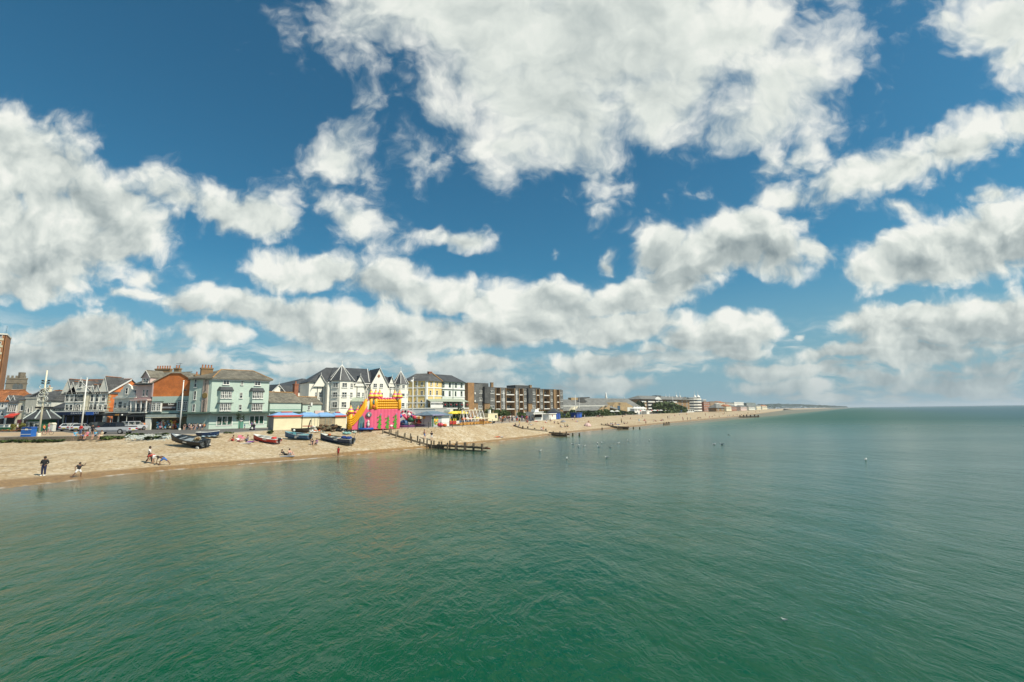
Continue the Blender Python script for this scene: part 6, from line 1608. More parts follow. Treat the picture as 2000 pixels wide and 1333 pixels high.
hb.build('hips', mat('pale_grey_lead', (.42, .47, .45), .5, .1, 2), ro)
MB().loft([oc8(rr_ * .30, ha - .05), oc8(rr_ * .30, ha + .35)]).build('collar', GREYW, o)
MB().loft([oc8(rr_ * .5, ha + .351), oc8(rr_ * .52, ha + .7)]).build('cap', IRON, o)
for a in (-.45, .1, .5):
    x = rr_ * .76 * math.sin(a); y = -rr_ * .80 * math.cos(a)
    w_ = MB().box(-.55, -.06, .9, .55, .03, 2.1).build('hatch', WHITE, o, loc=(x, y, 0), rz=a)
    MB().box(-.45, -.08, 1.0, .45, -.061, 2.0).build('pane', GLASS, w_)
p = G(55, 853.2, 3.312)
o = thing('locker_box', 'bright blue metal locker box standing on the promenade edge', 'locker', p)
BLUEB = mat('locker_blue', (.02, .12, .42), .45, .12, 2)
hh = top_of(55, 834, p); ww = 19.5 / 930 * p.y
MB().prism([(-ww / 2, -.45), (ww / 2, -.45), (ww / 2, .45), (-ww / 2, .45)], 0, hh * .82).build('body', BLUEB, o)
MB().slab([(-ww / 2 + .12, hh * .82), (ww / 2 + .04, hh * .82), (ww / 2 - .05, hh), (-ww / 2 + .2, hh)], -.5, .5).build('lid', mat('locker_blue_dark', (.02, .07, .26), .45, .12, 2), o)
for z in (.22, .70): MB().box(-ww / 2 - .02, -.465, hh * z, ww / 2 + .02, -.452, hh * z + .07).build('stripe', WHITE, o)
MB().box(-.15, -.5, hh * .66, .25, -.452, hh * .9).build('notice', WHITE, o)
for px, w_, h_, lb in ((66.5, 11.5, 15.5, 'cream cabinet left of the decorated pole'), (100.5, 9.5, 16, 'cream cabinet with rounded top right of the kiosk')):
    p = G(px, 842.6, 3.31); s_ = p.y / 930
    o = thing('cabinet', lb, 'cabinet', p)
    MB().box(-w_ / 2 * s_, -.4, 0, w_ / 2 * s_, .4, h_ * s_ * .8).build('body', GREYW, o)
    MB().slab([(-w_ / 2 * s_ - .08, h_ * s_ * .8), (w_ / 2 * s_ + .08, h_ * s_ * .8), (w_ / 2 * s_ * .6, h_ * s_), (-w_ / 2 * s_ * .6, h_ * s_)], -.45, .45).build('top', CREAM, o)
for i, px in enumerate((-14, 4, 13.5)):
    p = G(px, 841.5, 3.31)
    o = thing('green_stall', ('green and white ticket stall at the very edge of the photo', 'green and white stall left of the yellow shrub', 'green and white stall touching the yellow shrub')[i], 'stall', p)
    MB().box(-.55, -.3, 0, .55, .3, .8).build('counter', KG, o); MB().box(-.5, -.2, .8, .5, .2, 1.45).build('screen', WHITE, o); MB().box(-.6, -.4, 1.451, .6, .4, 1.52).build('lid', GREYW, o)
for i, (px, s_) in enumerate(((24, 1.0), (43, 1.15), (38, .8))):
    p = G(px, 841.8, 3.31)
    o = thing('yellow_shrub', ('yellow green shrub left of the man in white', 'yellow green shrub right of the man in white', 'small yellow green shrub behind the man in white')[i], 'shrub', (p.x, p.y + .5, 3.31)); o.scale = (s_,) * 3
    link('leaves', leaf_mesh('leaves', 420, .95, .8, 1.5, .12, 20 + i, LEAFY), o); MB().tube([(0, 0, 0), (0, 0, .9)], .05, 5).build('stem', IRON, o)
fb = MB(); r = random.Random(8)
p0, p1 = G(-20, 843, 3.31), G(50, 843, 3.31)
for i in range(700):
    q_ = p0.lerp(p1, r.random()); s = r.uniform(.04, .11)
    fb.ball((q_.x, q_.y + r.uniform(-.7, .7), 3.31 + r.uniform(.05, .35)), s, 5, 3); fb.k = r.choice([0, 0, 1, 2])
tag(fb.build('flower_bed', [LEAF, mat('red_flowers', (.35, .05, .06)), mat('orange_flowers', (.55, .25, .03), .8, .3, 8)]), 'low bed of red and orange flowers along the promenade', 'flower bed', kind='stuff')
p = G(93, 850, 3.31)
bk = thing('bicycle', 'parked bicycle leaning near the foot of the decorated pole', 'bicycle', p, .2)
for x in (-.5, .5):
    w_ = MB().tube([(x + .33 * math.cos(a * math.pi / 8), 0, .34 + .33 * math.sin(a * math.pi / 8)) for a in range(16)], .025, 5, True).build('wheel', IRON, bk)
MB().tube([(-.5, 0, .34), (-.15, 0, .8), (.38, 0, .8), (.5, 0, .34)], .022, 5).tube([(-.15, 0, .8), (0, 0, .34), (.38, 0, .8)], .022, 5).tube([(-.5, 0, .34), (0, 0, .34)], .02, 5).build('frame', mat('bicycle_red', (.3, .05, .03), .4), bk)
MB().box(-.28, -.06, .86, -.05, .06, .91).build('saddle', IRON, bk); MB().tube([(.36, 0, .8), (.35, 0, 1.0), (.35, .25, 1.02)], .02, 5).tube([(.35, 0, 1.0), (.35, -.25, 1.02)], .02, 5).build('handlebar', IRON, bk)
p = G(192, 839, 3.31)
sb = thing('snack_board', 'red and orange display board outside the blue shop fronts', 'board', p); MB().box(-.95, -.05, .2, .95, .05, 1.25).build('panel', mat('board_red', (.55, .07, .03), .6, .2, 3), sb)
MB().box(-.55, -.07, .35, .3, -.051, 1.1).build('stripe', mat('orange_sign', (.55, .25, .05)), sb)
for x in (-.8, .8): MB().tube([(x, 0, 0), (x, 0, .25)], .04, 5).build('leg', IRON, sb)

# ------------------------------------------------------------------ vehicles
TYRE = mat('tyre', (.02, .02, .02), .85, .1, 4); RIM = mat('wheel_rim', (.55, .55, .55), .35, .1, 4, metal=.8)
LAMPR = mat('tail_lamp', (.35, .02, .015), .3, .05, 2); LAMPW = mat('head_lamp', (.7, .7, .68), .15, .05, 2); PLATE = mat('number_plate', (.65, .5, .06), .5, .05, 2)
def car(label, loc, rz, paint, kind='hatch', scale=1.0, L=4.2, lower=None, detail=True, group=None, name='parked_car'):
    o = thing(name, label, 'car', loc, rz, group); o.scale = (scale,) * 3
    k = ('car', kind, paint.name, L)
    if k in WCACHE:
        for me, nm, lc in WCACHE[k]:
            c_ = link(nm, me[0], o, lc)
            for me2, nm2, lc2 in me[1]: link(nm2, me2, c_, lc2)
        return o
    rec = []
    W2 = .86
    prof = {'hatch': [(-L / 2, .45), (-L / 2, .78), (-L / 2 + .9, .93), (-L / 2 + 1.05, .95), (L / 2 - .25, .98), (L / 2 - .02, .85), (L / 2, .4), (L / 2 - .2, .28), (-L / 2 + .2, .28)],
            'suv': [(-L / 2, .5), (-L / 2, .95), (-L / 2 + 1.0, 1.08), (L / 2 - .05, 1.10), (L / 2, .5), (L / 2 - .15, .38), (-L / 2 + .2, .38)],
            'pickup': [(-L / 2, .5), (-L / 2 + .02, .88), (-L / 2 + 1.5, 1.05), (L / 2 - .05, 1.08), (L / 2, .55), (L / 2 - .2, .4), (-L / 2 + .2, .4)],
            'van': [(-L / 2, .45), (-L / 2, .95), (-L / 2 + .8, 1.15), (L / 2, 1.2), (L / 2, .45), (L / 2 - .2, .35), (-L / 2 + .2, .35)]}[kind]
    cab = {'hatch': [(-L / 2 + 1.0, .94), (-L / 2 + 1.7, 1.42), (L / 2 - .75, 1.45), (L / 2 - .2, .97)], 'suv': [(-L / 2 + 1.0, 1.07), (-L / 2 + 1.6, 1.72), (L / 2 - .25, 1.74), (L / 2 - .06, 1.09)],
           'pickup': [(-L / 2 + 1.5, 1.04), (-L / 2 + 2.15, 1.68), (L / 2 - 2.2, 1.70), (L / 2 - 1.95, 1.07)], 'van': [(-L / 2 + .75, 1.14), (-L / 2 + 1.4, 1.9), (L / 2 - .05, 1.95), (L / 2 - .01, 1.19)]}[kind]
    def rings(pr, w, tuck):
        return [[(x, s_ * w * f_, z) for (x, z) in pr] for s_, f_ in ((-1, 1 - tuck), (-1, 1), (1, 1), (1, 1 - tuck))]
    bm_ = MB(); n = len(prof); rs = [[(x, -W2, z) for x, z in prof], [(x, W2, z) for x, z in prof]]
    bm_.loft(rs); body = bm_.mesh('body', [paint])
    rc = (body, [])
    gm_ = MB().loft([[(x, -W2 + .03, cab[0][1] - .03) if i in (0, 3) else (x, -W2 + .2, z) for i, (x, z) in enumerate(cab)], [(x, W2 - .03, cab[0][1] - .03) if i in (0, 3) else (x, W2 - .2, z) for i, (x, z) in enumerate(cab)]]).mesh('windows', GLASS if kind != 'pickup' else mat('tinted_glass', (.012, .015, .02), .08))
    (x1, z1), (x2, z2_) = cab[1], cab[2]
    rf_ = MB().box(x1 - .05, -W2 + .19, z1 - .02, x2 + .05, W2 - .19, z2_ + .04)
    for s_ in (-1, 1):
        rf_.tube([(cab[0][0], s_ * (W2 - .03), cab[0][1]), (x1, s_ * (W2 - .19), z1)], .035, 4).tube([(cab[3][0], s_ * (W2 - .03), cab[3][1]), (x2, s_ * (W2 - .19), z2_)], .05, 4).tube([((x1 + x2) / 2, s_ * (W2 - .02), cab[0][1]), ((x1 + x2) / 2, s_ * (W2 - .18), z1)], .03, 4)
    roof = rf_.mesh('roof', paint if kind != 'pickup' else mat('dark_car_roof', (.02, .02, .025), .3))
    rec += [((body, []), 'body', None), ((gm_, []), 'windows', None), ((roof, []), 'roof', None)]
    rw_ = .31 if kind == 'hatch' else .39
    ty = MB().tube([(0, -.11, 0), (0, .11, 0)], rw_, 16).mesh('tyre', TYRE); rm_ = MB().tube([(0, -.125, 0), (0, .125, 0)], rw_ * .6, 12).mesh('rim', RIM)
    for x in (-L / 2 + .85, L / 2 - (.85 if kind != 'pickup' else 1.25)):
        for y in (-W2 + .06, W2 - .06): rec.append(((ty, [(rm_, 'rim', None)]), 'wheel', (x, y, rw_)))
    tl = MB().box(-.03, -.16, -.1, .03, .16, .1).mesh('tail_lamp', LAMPR); hl = MB().box(-.03, -.18, -.08, .03, .18, .08).mesh('headlight', LAMPW)
    for s_ in (-1, 1): rec += [((tl, []), 'tail_lamp', (L / 2 + .0, s_ * .66, .78)), ((hl, []), 'headlight', (-L / 2 - .0, s_ * .6, .68))]
    rec.append(((MB().box(-.02, -.27, -.06, .02, .27, .06).mesh('number_plate', PLATE), []), 'number_plate', (L / 2 + .01, 0, .62)))
    rec.append(((MB().box(-.06, -W2 + .02, -.09, .06, W2 - .02, .09).mesh('bumper', mat('bumper_grey', (.08, .08, .085), .6)), []), 'bumper', (L / 2, 0, .45)))
    if kind == 'pickup':
        rec.append(((MB().box(L / 2 - 2.0, -W2 + .04, 1.0, L / 2 - .04, W2 - .04, 1.16).mesh('load_cover', mat('load_cover', (.05, .045, .04), .7)), []), 'load_cover', None))
        rec.append(((MB().box(-L / 2 + .9, -W2 - .01, .36, L / 2 - .3, -W2 - .001, .62).mesh('lower_panel', mat('silver_grey_paint', (.20, .21, .23), .3)), []), 'lower_panel', None))
    WCACHE[k] = rec
    for me, nm, lc in rec:
        c_ = link(nm, me[0], o, lc)
        for me2, nm2, lc2 in me[1]: link(nm2, me2, c_, lc2)
    return o
SILVER = mat('silver_car_paint', (.52, .54, .57), .25, .05, 1, spec=.6); DARKCAR = mat('dark_car_paint', (.02, .022, .028), .2, .1, 1, spec=.6); WHITECAR = mat('white_car_paint', (.72, .72, .70), .3, .05, 1)
BLUECAR = mat('dark_blue_car_paint', (.02, .04, .10), .2, .1, 1, spec=.6); REDCAR = mat('red_car_paint', (.42, .03, .03), .25, .1, 1, spec=.6); GREENCAR = mat('dark_green_car_paint', (.02, .07, .05), .2, .1, 1)
p = G(221, 848.2, 3.31); car('long silver pickup with dark glass parked behind the sea wall', p, 0, SILVER, 'pickup', 1.14, 5.9)
p = G(261, 841, 3.31); car('silver off-roader seen from behind, right of the pickup', (p.x, p.y, 3.31), R(-96), SILVER, 'suv', 1.1, 4.4)
p = G(240, 838.8, 3.31); car('white van parked behind the long pickup', (p.x, p.y, 3.31), R(-60), WHITECAR, 'van', .95, 4.0)
p = G(123, 843, 3.31); car('pale silver car seen from behind beside the cream cabinet', (p.x, p.y + 2, 3.31), R(-80), SILVER, 'hatch', 1.15)
p = G(141, 843, 3.31); car('silver hatchback seen from behind, next to the dark car', (p.x, p.y + 2, 3.31), R(-70), SILVER, 'hatch', 1.08, 4.0)
p = G(170, 841.5, 3.31); car('dark car parked behind the man in red', (p.x, p.y + 2, 3.31), R(-20), DARKCAR, 'suv', 1.05, 4.5)
far_cars = [(967, BLUECAR, 'dark blue car behind the cream trailer'), (1105, BLUECAR, 'dark blue car right of the blue hut'), (1113, REDCAR, 'red car between the blue huts'), (1119, DARKCAR, 'black car left of the double blue hut'), (1141, DARKCAR, 'dark car right of the double blue hut'), (1148, SILVER, 'silver car among the row by the hedge'), (1154, REDCAR, 'red car in the row by the hedge'), (1161, DARKCAR, 'dark car left of the beach group at the hedge'), (1180, GREENCAR, 'dark green car by the long hedge'), (1187, SILVER, 'silver car by the long hedge'), (1194, REDCAR, 'red car near the white parasol'), (1199, WHITECAR, 'white car near the flagpole pair'), (1227, DARKCAR, 'dark car right of the flagpole pair'), (1246, REDCAR, 'red car before the parasol cafe'), (1251, BLUECAR, 'dark blue car before the parasol cafe'), (1306, SILVER, 'silver car under the big shrubs'), (1321, DARKCAR, 'dark car left of the small blue hut')]
for px, pt, lb in far_cars:
    y0 = table(EDGE, px, 1); q0 = G(px, y0, 3.22); dd = 11
    car(lb, (q0.x - .75 * dd, q0.y + .65 * dd, 3.31), math.atan2(.8, .6) + (0 if px % 2 else math.pi), pt, 'hatch' if px % 3 else 'suv', 1.0 if px < 1200 else 1.1, group='cars parked along the promenade')

# ------------------------------------------------------------------ boats drawn up on the shingle
def boat(label, px, py, L, Bm, rz, hullm, inm, trimm, topm=None, h=.75, motor=True, pitch=0.0, roll=0.0, name='rowing_boat', extras=None):
    """bow at -x"""
    p = B(px, py)
    o = thing(name, label, 'boat', (p.x, p.y, p.z + .02 + abs(roll) * Bm * .30)); o.rotation_euler = (roll, pitch, rz)
    st = []
    n = 11
    for i in range(n):
        t = i / (n - 1); x = -L / 2 + L * t
        bw = Bm / 2 * (math.sin(min(1, t * 1.55 + .02) * math.pi / 2) ** .85) * (1 - .18 * max(0, t - .6) / .4)
        sheer = h * (1.0 + .62 * (1 - t) ** 2.4 + .06 * t)
        keel = .30 * h * max(0, 1 - t * 4) ** 1.6
        st.append((x - .10 * L * (1 - t) ** 3, bw, sheer, keel))
    out, inn, gun = [], [], []
    for x, bw, sh, kl in st:
        sec = [(1.0, 1.0), (.97, .72), (.88, .42), (.62, .16), (.0, .0)]
        ring = [(x + .25 * h * (v - 1) * 0, s_ * bw * u, kl + (sh - kl) * v) for s_, lst in ((1, sec), (-1, sec[-2::-1])) for u, v in lst]
        out.append(ring)
        k = .94 if bw > .1 else .5
        inn.append([(x, y * k, kl + .07 + (z - kl - .07) * .985 if z > kl + .08 else kl + .13) for (x, y, z) in ring])
    hm_ = MB().loft(out, closed=False, cap=False)
    e = out[-1]; hm_.face(*e)
    hull = hm_.build('hull', hullm, o, True)
    im_ = MB().loft([r[::-1] for r in inn], closed=False, cap=False); im_.face(*inn[-1][::-1])
    im_.build('inside', inm, o)
    tp = MB()
    for idx in (0, -1):
        tp.tube([(r[idx][0], r[idx][1], r[idx][2]) for r in out], .05, 5)
    tp.tube([e[0], e[-1]], .06, 5)
    tp.build('gunwale', trimm, o)
    for t in (.32, .55, .78):
        x, bw, sh, kl = st[int(t * (n - 1))]
        MB().box(x - .13, -bw * .92, sh - .22, x + .13, bw * .92, sh - .17).build('thwart', topm or inm, o)
    fd = MB(); x0_, x1_ = out[0], out[2]
    fd.add([out[0][0], out[1][0], out[2][0], out[2][-1], out[1][-1], out[0][-1]], [(0, 1, 2, 3, 4, 5)]); fd.build('foredeck', topm or trimm, o)
    MB().tube([(st[1][0], 0, st[1][3] - .03), (st[5][0], 0, -.02), (L / 2, 0, -.03)], .04, 5).build('keel', trimm, o)
    pl = MB(); x, bw, sh, kl = st[5]; pl.box(x, -bw * 1.0 - .02, sh * .62, x + .75, -bw * .9, sh * .8)
    pl.build('name_board', WHITE, o)
    if motor:
        MB().box(L / 2, -.18, h * .75, L / 2 + .32, .18, h * 1.25).box(L / 2 + .08, -.06, -.05, L / 2 + .2, .06, h * .75).build('outboard_motor', IRON, o)
    if extras: extras(o, st, L, h)
    return o
def rope_pile(o, x, y, z, r, m, name='net_bundle'):
    MB().ball((x, y, z), r, 9, 6, (1.2, 1, .75)).ball((x + r * .6, y + .1, z + r * .2), r * .6, 8, 5).build(name, m, o, True)
RUBBLUE = mat('blue_net', (.015, .045, .20), .8, .4, 6); BUOYO = mat('orange_buoy', (.60, .14, .03), .5, .1, 3)
TAR = mat('black_boat_paint', (.022, .024, .024), .55, .25, 2); GREYIN = mat('grey_boat_inside', (.20, .22, .23), .7, .2, 3)
REDB = mat('red_boat_paint', (.50, .035, .025), .45, .2, 2); NAVYB = mat('navy_boat_paint', (.015, .035, .09), .45, .2, 2); TEALB = mat('blue_boat_paint', (.03, .11, .24), .5, .25, 2); TURQ = mat('turquoise_deck', (.10, .30, .33), .6, .25, 3)
def ex_black(o, st, L, h):
    MB().box(-L * .1, -.5, h * .8, L * .12, .55, h * .95).build('hatch', mat('grey_hatch', (.25, .29, .31), .5, .15, 2), o)
    MB().box(-L * .47, -.2, h * 1.42, -L * .38, .2, h * 1.5).build('bow_plate', WHITE, o)
    rope_pile(o, L * .22, .1, h * 1.1, .42, mat('tan_sack', (.38, .30, .18), .9, .3, 4), 'sack'); rope_pile(o, L * .3, -.2, h * 1.35, .22, mat('brown_sack', (.14, .08, .03), .9, .3, 4), 'sack')
    MB().tube([(L * .12, -.2, h * .9), (L * .34, .1, h * 1.5)], .05, 5).build('oar', CREAM, o)
    MB().tube([(L * .49, .5, h), (L * .49, .5, h + .9)], .03, 5).build('stern_post', IRON, o)
    c = MB().box(L * .18, -.75, -.08, L * .5, .75, .05).build('launch_trolley', IRON, o)
    for s_ in (-1, 1): MB().tube([(L * .42, s_ * .85 - .08, .05), (L * .42, s_ * .85 + .08, .05)], .24, 12).build('wheel', WHITE, c)
boat('black fishing boat on a launch trolley with a sack amidships', 371, 871, 6.3, 2.0, R(-20), TAR, GREYIN, IRON, mat('grey_hatch', (.25, .29, .31)), .80, True, R(5), R(13), extras=ex_black)
def ex_red(o, st, L, h):
    rope_pile(o, L * .28, 0, h * 1.0, .38, REDB, 'red_tarpaulin'); MB().ball((L * .16, .1, h * .9), .2, 8, 6).build('bucket', WHITE, o)
boat('red open boat with white inside and red tarpaulin aft', 521.5, 864.5, 4.8, 1.7, R(-20), REDB, mat('boat_white_inside', (.60, .60, .54), .6, .15, 3), WHITE, WHITE, .64, True, R(4), R(5), extras=ex_red)
def ex_blue(o, st, L, h):
    MB().box(-L * .36, -.35, h * .9, -L * .18, .35, h * 1.45).build('fish_box', TURQ, o); MB().box(L * .12, -.55, h * .95, L * .36, .5, h * 1.08).build('deck_board', TURQ, o)
    MB().tube([(L * .47, .4, h), (L * .49, .4, h + .85)], .03, 5).build('stern_post', IRON, o); MB().ball((-L * .22, .1, h * 1.9), .2, 8, 6).build('buoy', WHITE, o); MB().tube([(0, -.3, h), (L * .3, .3, h * 1.1)], .035, 5).build('oar', CREAM, o)
    MB().box(-.1, -.86, h * .35, .3, -.80, h * .75).build('number_plate', WHITE, o)
boat('blue boat with turquoise deck in front of the cream huts', 583, 858.5, 4.5, 1.75, R(-16), TEALB, GREYIN, mat('pale_blue_trim', (.30, .42, .46), .5, .15, 3), TURQ, .72, True, R(2), R(6), extras=ex_blue)
def ex_navy(o, st, L, h):
    rope_pile(o, L * .18, .1, h * 1.15, .36, RUBBLUE); rope_pile(o, L * .36, 0, h * 1.05, .48, RUBBLUE)
    MB().tube([(-L * .3, .35, h * 1.35), (L * .36, .55, h * 1.05)], .06, 5).build('oar', mat('ochre_oar', (.45, .28, .08), .6, .2, 3), o)
    MB().box(-L * .36, .1, h * 1.25, -L * .3, .4, h * 1.6).build('orange_crate', BUOYO, o); MB().ball((L * .08, -.4, h * .9), .2, 8, 5, (1.5, 1, .6)).build('life_jacket', BUOYO, o)
    MB().tube([(L * .48, .4, h * .9), (L * .55, .4, h + .95)], .035, 5).build('stern_post', IRON, o)
boat('long navy boat with bundles of blue net and an ochre oar', 659.5, 865.5, 6.0, 1.95, R(-20), NAVYB, GREYIN, mat('pale_grey_trim', (.36, .38, .36), .5, .15, 3), GREYW, .78, True, R(4), R(6), extras=ex_navy)
boat('small dark dinghy heaped with gear between the blue boat and the hut', 586, 845.5, 3.0, 1.4, R(170), mat('dark_brown_boat', (.04, .033, .025), .7, .3, 3), mat('brown_nets', (.12, .075, .04), .9, .4, 5), IRON, None, .55, False, R(-4), R(6), 'dinghy')
def ex_tarp(o, st, L, h): MB().box(-L * .2, -.75, -.5, L * .6, .75, -.35).build('plastic_sheet', mat('pale_blue_sheet', (.30, .42, .52), .5, .3, 3), o)
ob_ = boat('small navy boat propped at the top of the beach by the road', 405, 852.5, 3.2, 1.35, R(176), NAVYB, GREYIN, WHITE, WHITE, .55, False, R(-2), 0, 'dinghy', None)
tp = B(409, 854.5); sh_ = MB(); r = random.Random(4)
g_ = [[Vector((tp.x + (i - 4) * .42, tp.y + (j - 1.5) * .5, tp.z + .06 + r.uniform(0, .22))) for j in range(4)] for i in range(9)]
sh_.loft([[tuple(v) for v in row] for row in g_], closed=False, cap=False); sh_.v = [Vector(v) for v in sh_.v]
tag(sh_.build('tarpaulin', mat('blue_white_sheet', (.34, .45, .52), .5, .45, 1.5)), 'crumpled pale blue and white tarpaulin below the small navy boat', 'tarpaulin')
tw_ = B(478, 866.5); tag(MB().box(-.9, -.45, 0, .9, .45, .05).build('beach_towel', WHITE, None, False, (tw_.x, tw_.y, tw_.z + .02), .2), 'white towel spread in front of the family group', 'towel')
tw_ = B(561, 892); tag(MB().box(-.9, -.4, 0, .9, .4, .06).build('beach_towel', mat('grey_towel', (.36, .38, .42), .9), None, False, (tw_.x, tw_.y, tw_.z + .02), .1), 'grey towel under the pair near the water line', 'towel')
tw_ = B(467.5, 860); dk = thing('deck_chair', 'pink striped folding chair in the family group', 'chair', (tw_.x, tw_.y, tw_.z), .3)
MB().thick([(-.3, -.3, .3), (.3, -.3, .3), (.3, .35, .75), (-.3, .35, .75)], (0, -.5, .8), .03).build('canvas', mat('pink_canvas', (.55, .16, .20), .8, .35, 7), dk)
for s_ in (-.32, .32): MB().tube([(s_, -.35, 0), (s_, .4, .8)], .025, 4).tube([(s_, .35, 0), (s_, -.35, .32)], .025, 4).build('frame', CREAM, dk)
# fishing gear
def heap(label, px, py, sx, sy, sz, m, seed, name='net_heap', n=26, size=.32):
    p = B(px, py); r = random.Random(seed); b = MB()
    for i in range(n):
        d = Vector((r.gauss(0, .42), r.gauss(0, .42))); hgt_ = max(0, 1 - d.length ** 2) * sz * r.uniform(.4, 1)
        s = size * r.uniform(.6, 1.3)
        mb_ = MB().ball((0, 0, 0), s, 7, 5, (r.uniform(.9, 1.6), 1, r.uniform(.45, .8)))
        b.add([v + Vector((d.x * sx, d.y * sy, hgt_)) + Vector((r.uniform(-.06, .06),) * 3) for v in mb_.v], mb_.f)
        b.k = (b.k + 1) % (len(m) if isinstance(m, list) else 1)
    o = b.build(name, m, None, False, (p.x, p.y, p.z))
    return tag(o, label, 'heap')
NETB = mat('brown_nets', (.12, .075, .04)); NETG = mat('olive_nets', (.13, .115, .07), .95, .4, 6); ROPEW = mat('pale_rope', (.50, .48, .40), .9, .3, 5); NETT = mat('turquoise_net', (.22, .40, .36), .9, .3, 5)
heap('big olive brown heap of fishing nets before the plank hut', 631, 842.5, 2.1, 1.0, 1.25, [NETG, NETB], 1, n=46)
heap('dark brown heap of pots and nets next to the olive nets', 652, 842, 1.8, .9, 1.1, [NETB, TAR], 2, n=36)
heap('tangle of white rope and floats at the end of the huts', 668, 843, 1.4, .9, .6, [ROPEW, TAR, WHITE], 3, 'rope_heap', 24, .2)
heap('pale turquoise net lying on the stones near the navy boat', 676, 848.5, 1.1, .9, .35, NETT, 4, 'net_heap', 22, .26)
heap('mixed white and blue junk between the boats', 617, 845, 1.5, .8, .45, [WHITE, ROPEW, TURQ, BUOYO], 5, 'gear_heap', 22, .18)
heap('pale sacks leaning by the double doors of the cream hut', 610, 842.5, .7, .6, .9, [ROPEW, GREYW], 6, 'sack_heap', 12, .26)
heap('grey rope and crates right of the blue mat', 690, 846, 1.6, .8, .3, [ROPEW, GREYW, NETT], 7, 'rope_heap', 20, .16)
p = B(600, 843); w_ = thing('winch_post', 'slanting dark timber post beside the cream hut doors', 'post', p); MB().tube([(0, 0, 0), (.5, .1, 2.1)], [.14, .09], 6).build('timber', TAR, w_); MB().box(-.9, -.1, .9, .9, .1, 1.05).build('arm', REDB, w_)

# ------------------------------------------------------------------ huts in a row
HBLUE = mat('sky_blue_roof', (.22, .40, .66), .6, .12, 1); HRED = mat('red_fascia', (.55, .06, .025), .55, .1, 1); HCREAM = mat('hut_cream', (.74, .66, .44), .7, .08, .7)
PLANK = brick('grey_brown_planks', (.34, .28, .18), (.29, .235, .15), (.16, .12, .08), 1, 4, .22)
A0 = G(534, 840.9, 3.28); B0 = G(676, 836.2, 3.28)
def hut(label, pa, pb, m, fascia, doors, endm=None, hgt_=None):
    d0 = (B0 - A0).normalized()
    def on(px):
        # point on the line A0-B0 seen at px
        rr2 = ray(px, 835); n = Vector((d0.y, -d0.x, 0)); t = (A0 - EYE).dot(n) / rr2.dot(n); q_ = EYE + rr2 * t; return Vector((q_.x, q_.y, 3.28))
    a, b = on(pa), on(pb)
    o = thing('beach_hut', label, 'hut', a, math.atan2(d0.y, d0.x), 'cream and blue huts at the head of the beach')
    L = (b - a).length; h = Zat((pa + pb) / 2, 814, (a + b) / 2) - 3.28; D = 3.6
    MB().box(0, 0, 0, L, D, h).build('wall', m, o)
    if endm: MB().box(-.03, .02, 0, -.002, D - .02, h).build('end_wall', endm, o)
    MB().box(-.25, -.28, h - .02, L + (.25 if fascia is HRED else .0), -.005, h + .26).box(-.28, -.28, h - .02, -.035, D + .2, h + .26).build('fascia', fascia, o)
    rm_ = MB().add([(-.2, -.2, h + .261), (L - .02, -.2, h + .261), (L - .02, D + .2, h + .261), (-.2, D + .2, h + .261), (L * .25, D * .6, h + .85), (L * .75, D * .6, h + .85)], [(0, 1, 5, 4), (1, 2, 5), (2, 3, 4, 5), (3, 0, 4), (3, 2, 1, 0)])
    rf_ = rm_.build('roof', HBLUE, o)
    if fascia is HRED: MB().box(L * .35, D * .5, h + .80, L * .75, D * .7, h + 1.0).build('ridge_board', HRED, rf_)
    for (x0, x1) in doors:
        dd = MB().box(x0 * L, -.06, .05, x1 * L, .01, h * .86).build('door', m, o)
        fr_ = MB()
        for x in (x0, (x0 + x1) / 2, x1): fr_.box(x * L - .03, -.09, .05, x * L + .03, -.061, h * .86)
        fr_.box(x0 * L, -.085, h * .86, x1 * L, -.05, h * .86 + .06); fr_.build('frame', mat('grey_green_trim', (.22, .27, .24), .7), dd)
    return o
hut('cream hut with red fascia and end wall greyed for shade, leftmost of the row', 534, 588.3, HCREAM, HRED, [], mat('painted_shade_grey', (.30, .28, .25), .85, .12, 1))  # grey on the end wall is its shade put into the colour
hut('cream hut with blue fascia and double doors', 590, 623.3, HCREAM, HBLUE, [(.52, .9)])
hut('brown grey planked hut with wide doors behind the nets', 624, 653.3, PLANK, HBLUE, [(.36, .75)])
hut('cream hut with red fascia next to the bouncy castle', 654, 675.5, HCREAM, HRED, [])

# ------------------------------------------------------------------ tree, signal post and pushchair outside the hotel
p = G(467.5, 838.5, 3.31)
o = thing('young_tree', 'small dark street tree outside the corner hotel', 'tree', p)
ht = top_of(468.5, 804, p)
MB().tube([(0, 0, 0), (.05, 0, ht * .45), (.1, 0, ht * .9)], [.07, .05, .02], 6).build('trunk', mat('bark', (.10, .07, .04), .9, .3, 5), o)
c_ = link('crown', leaf_mesh('crown', 260, .75, .6, ht * .6, .15, 31, LEAFD, 9), o); c_.location = (0.1, 0, ht * .38)
p = G(492.5, 840.5, 3.31)
o = thing('pushchair', 'black pushchair with a white bag by the green shop window', 'pushchair', p)
MB().slab([(-.35, .35), (.3, .3), (.45, .9), (-.1, .6), (-.35, .6)], -.22, .22).build('seat', IRON, o); MB().ball((.2, 0, .95), .34, 8, 5, (1, .7, .7)).build('hood', cmat('black'), o)
for x in (-.32, .32):
    for y in (-.24, .24): MB().tube([(x, y - .03, .14), (x, y + .03, .14)], .14, 10).build('wheel', IRON, o)
MB().tube([(.3, -.2, .5), (.65, -.2, 1.05), (.65, .2, 1.05), (.3, .2, .5)], .02, 5).build('handle', IRON, o); MB().ball((.1, -.26, .35), .2, 7, 5).build('bag', WHITE, o)
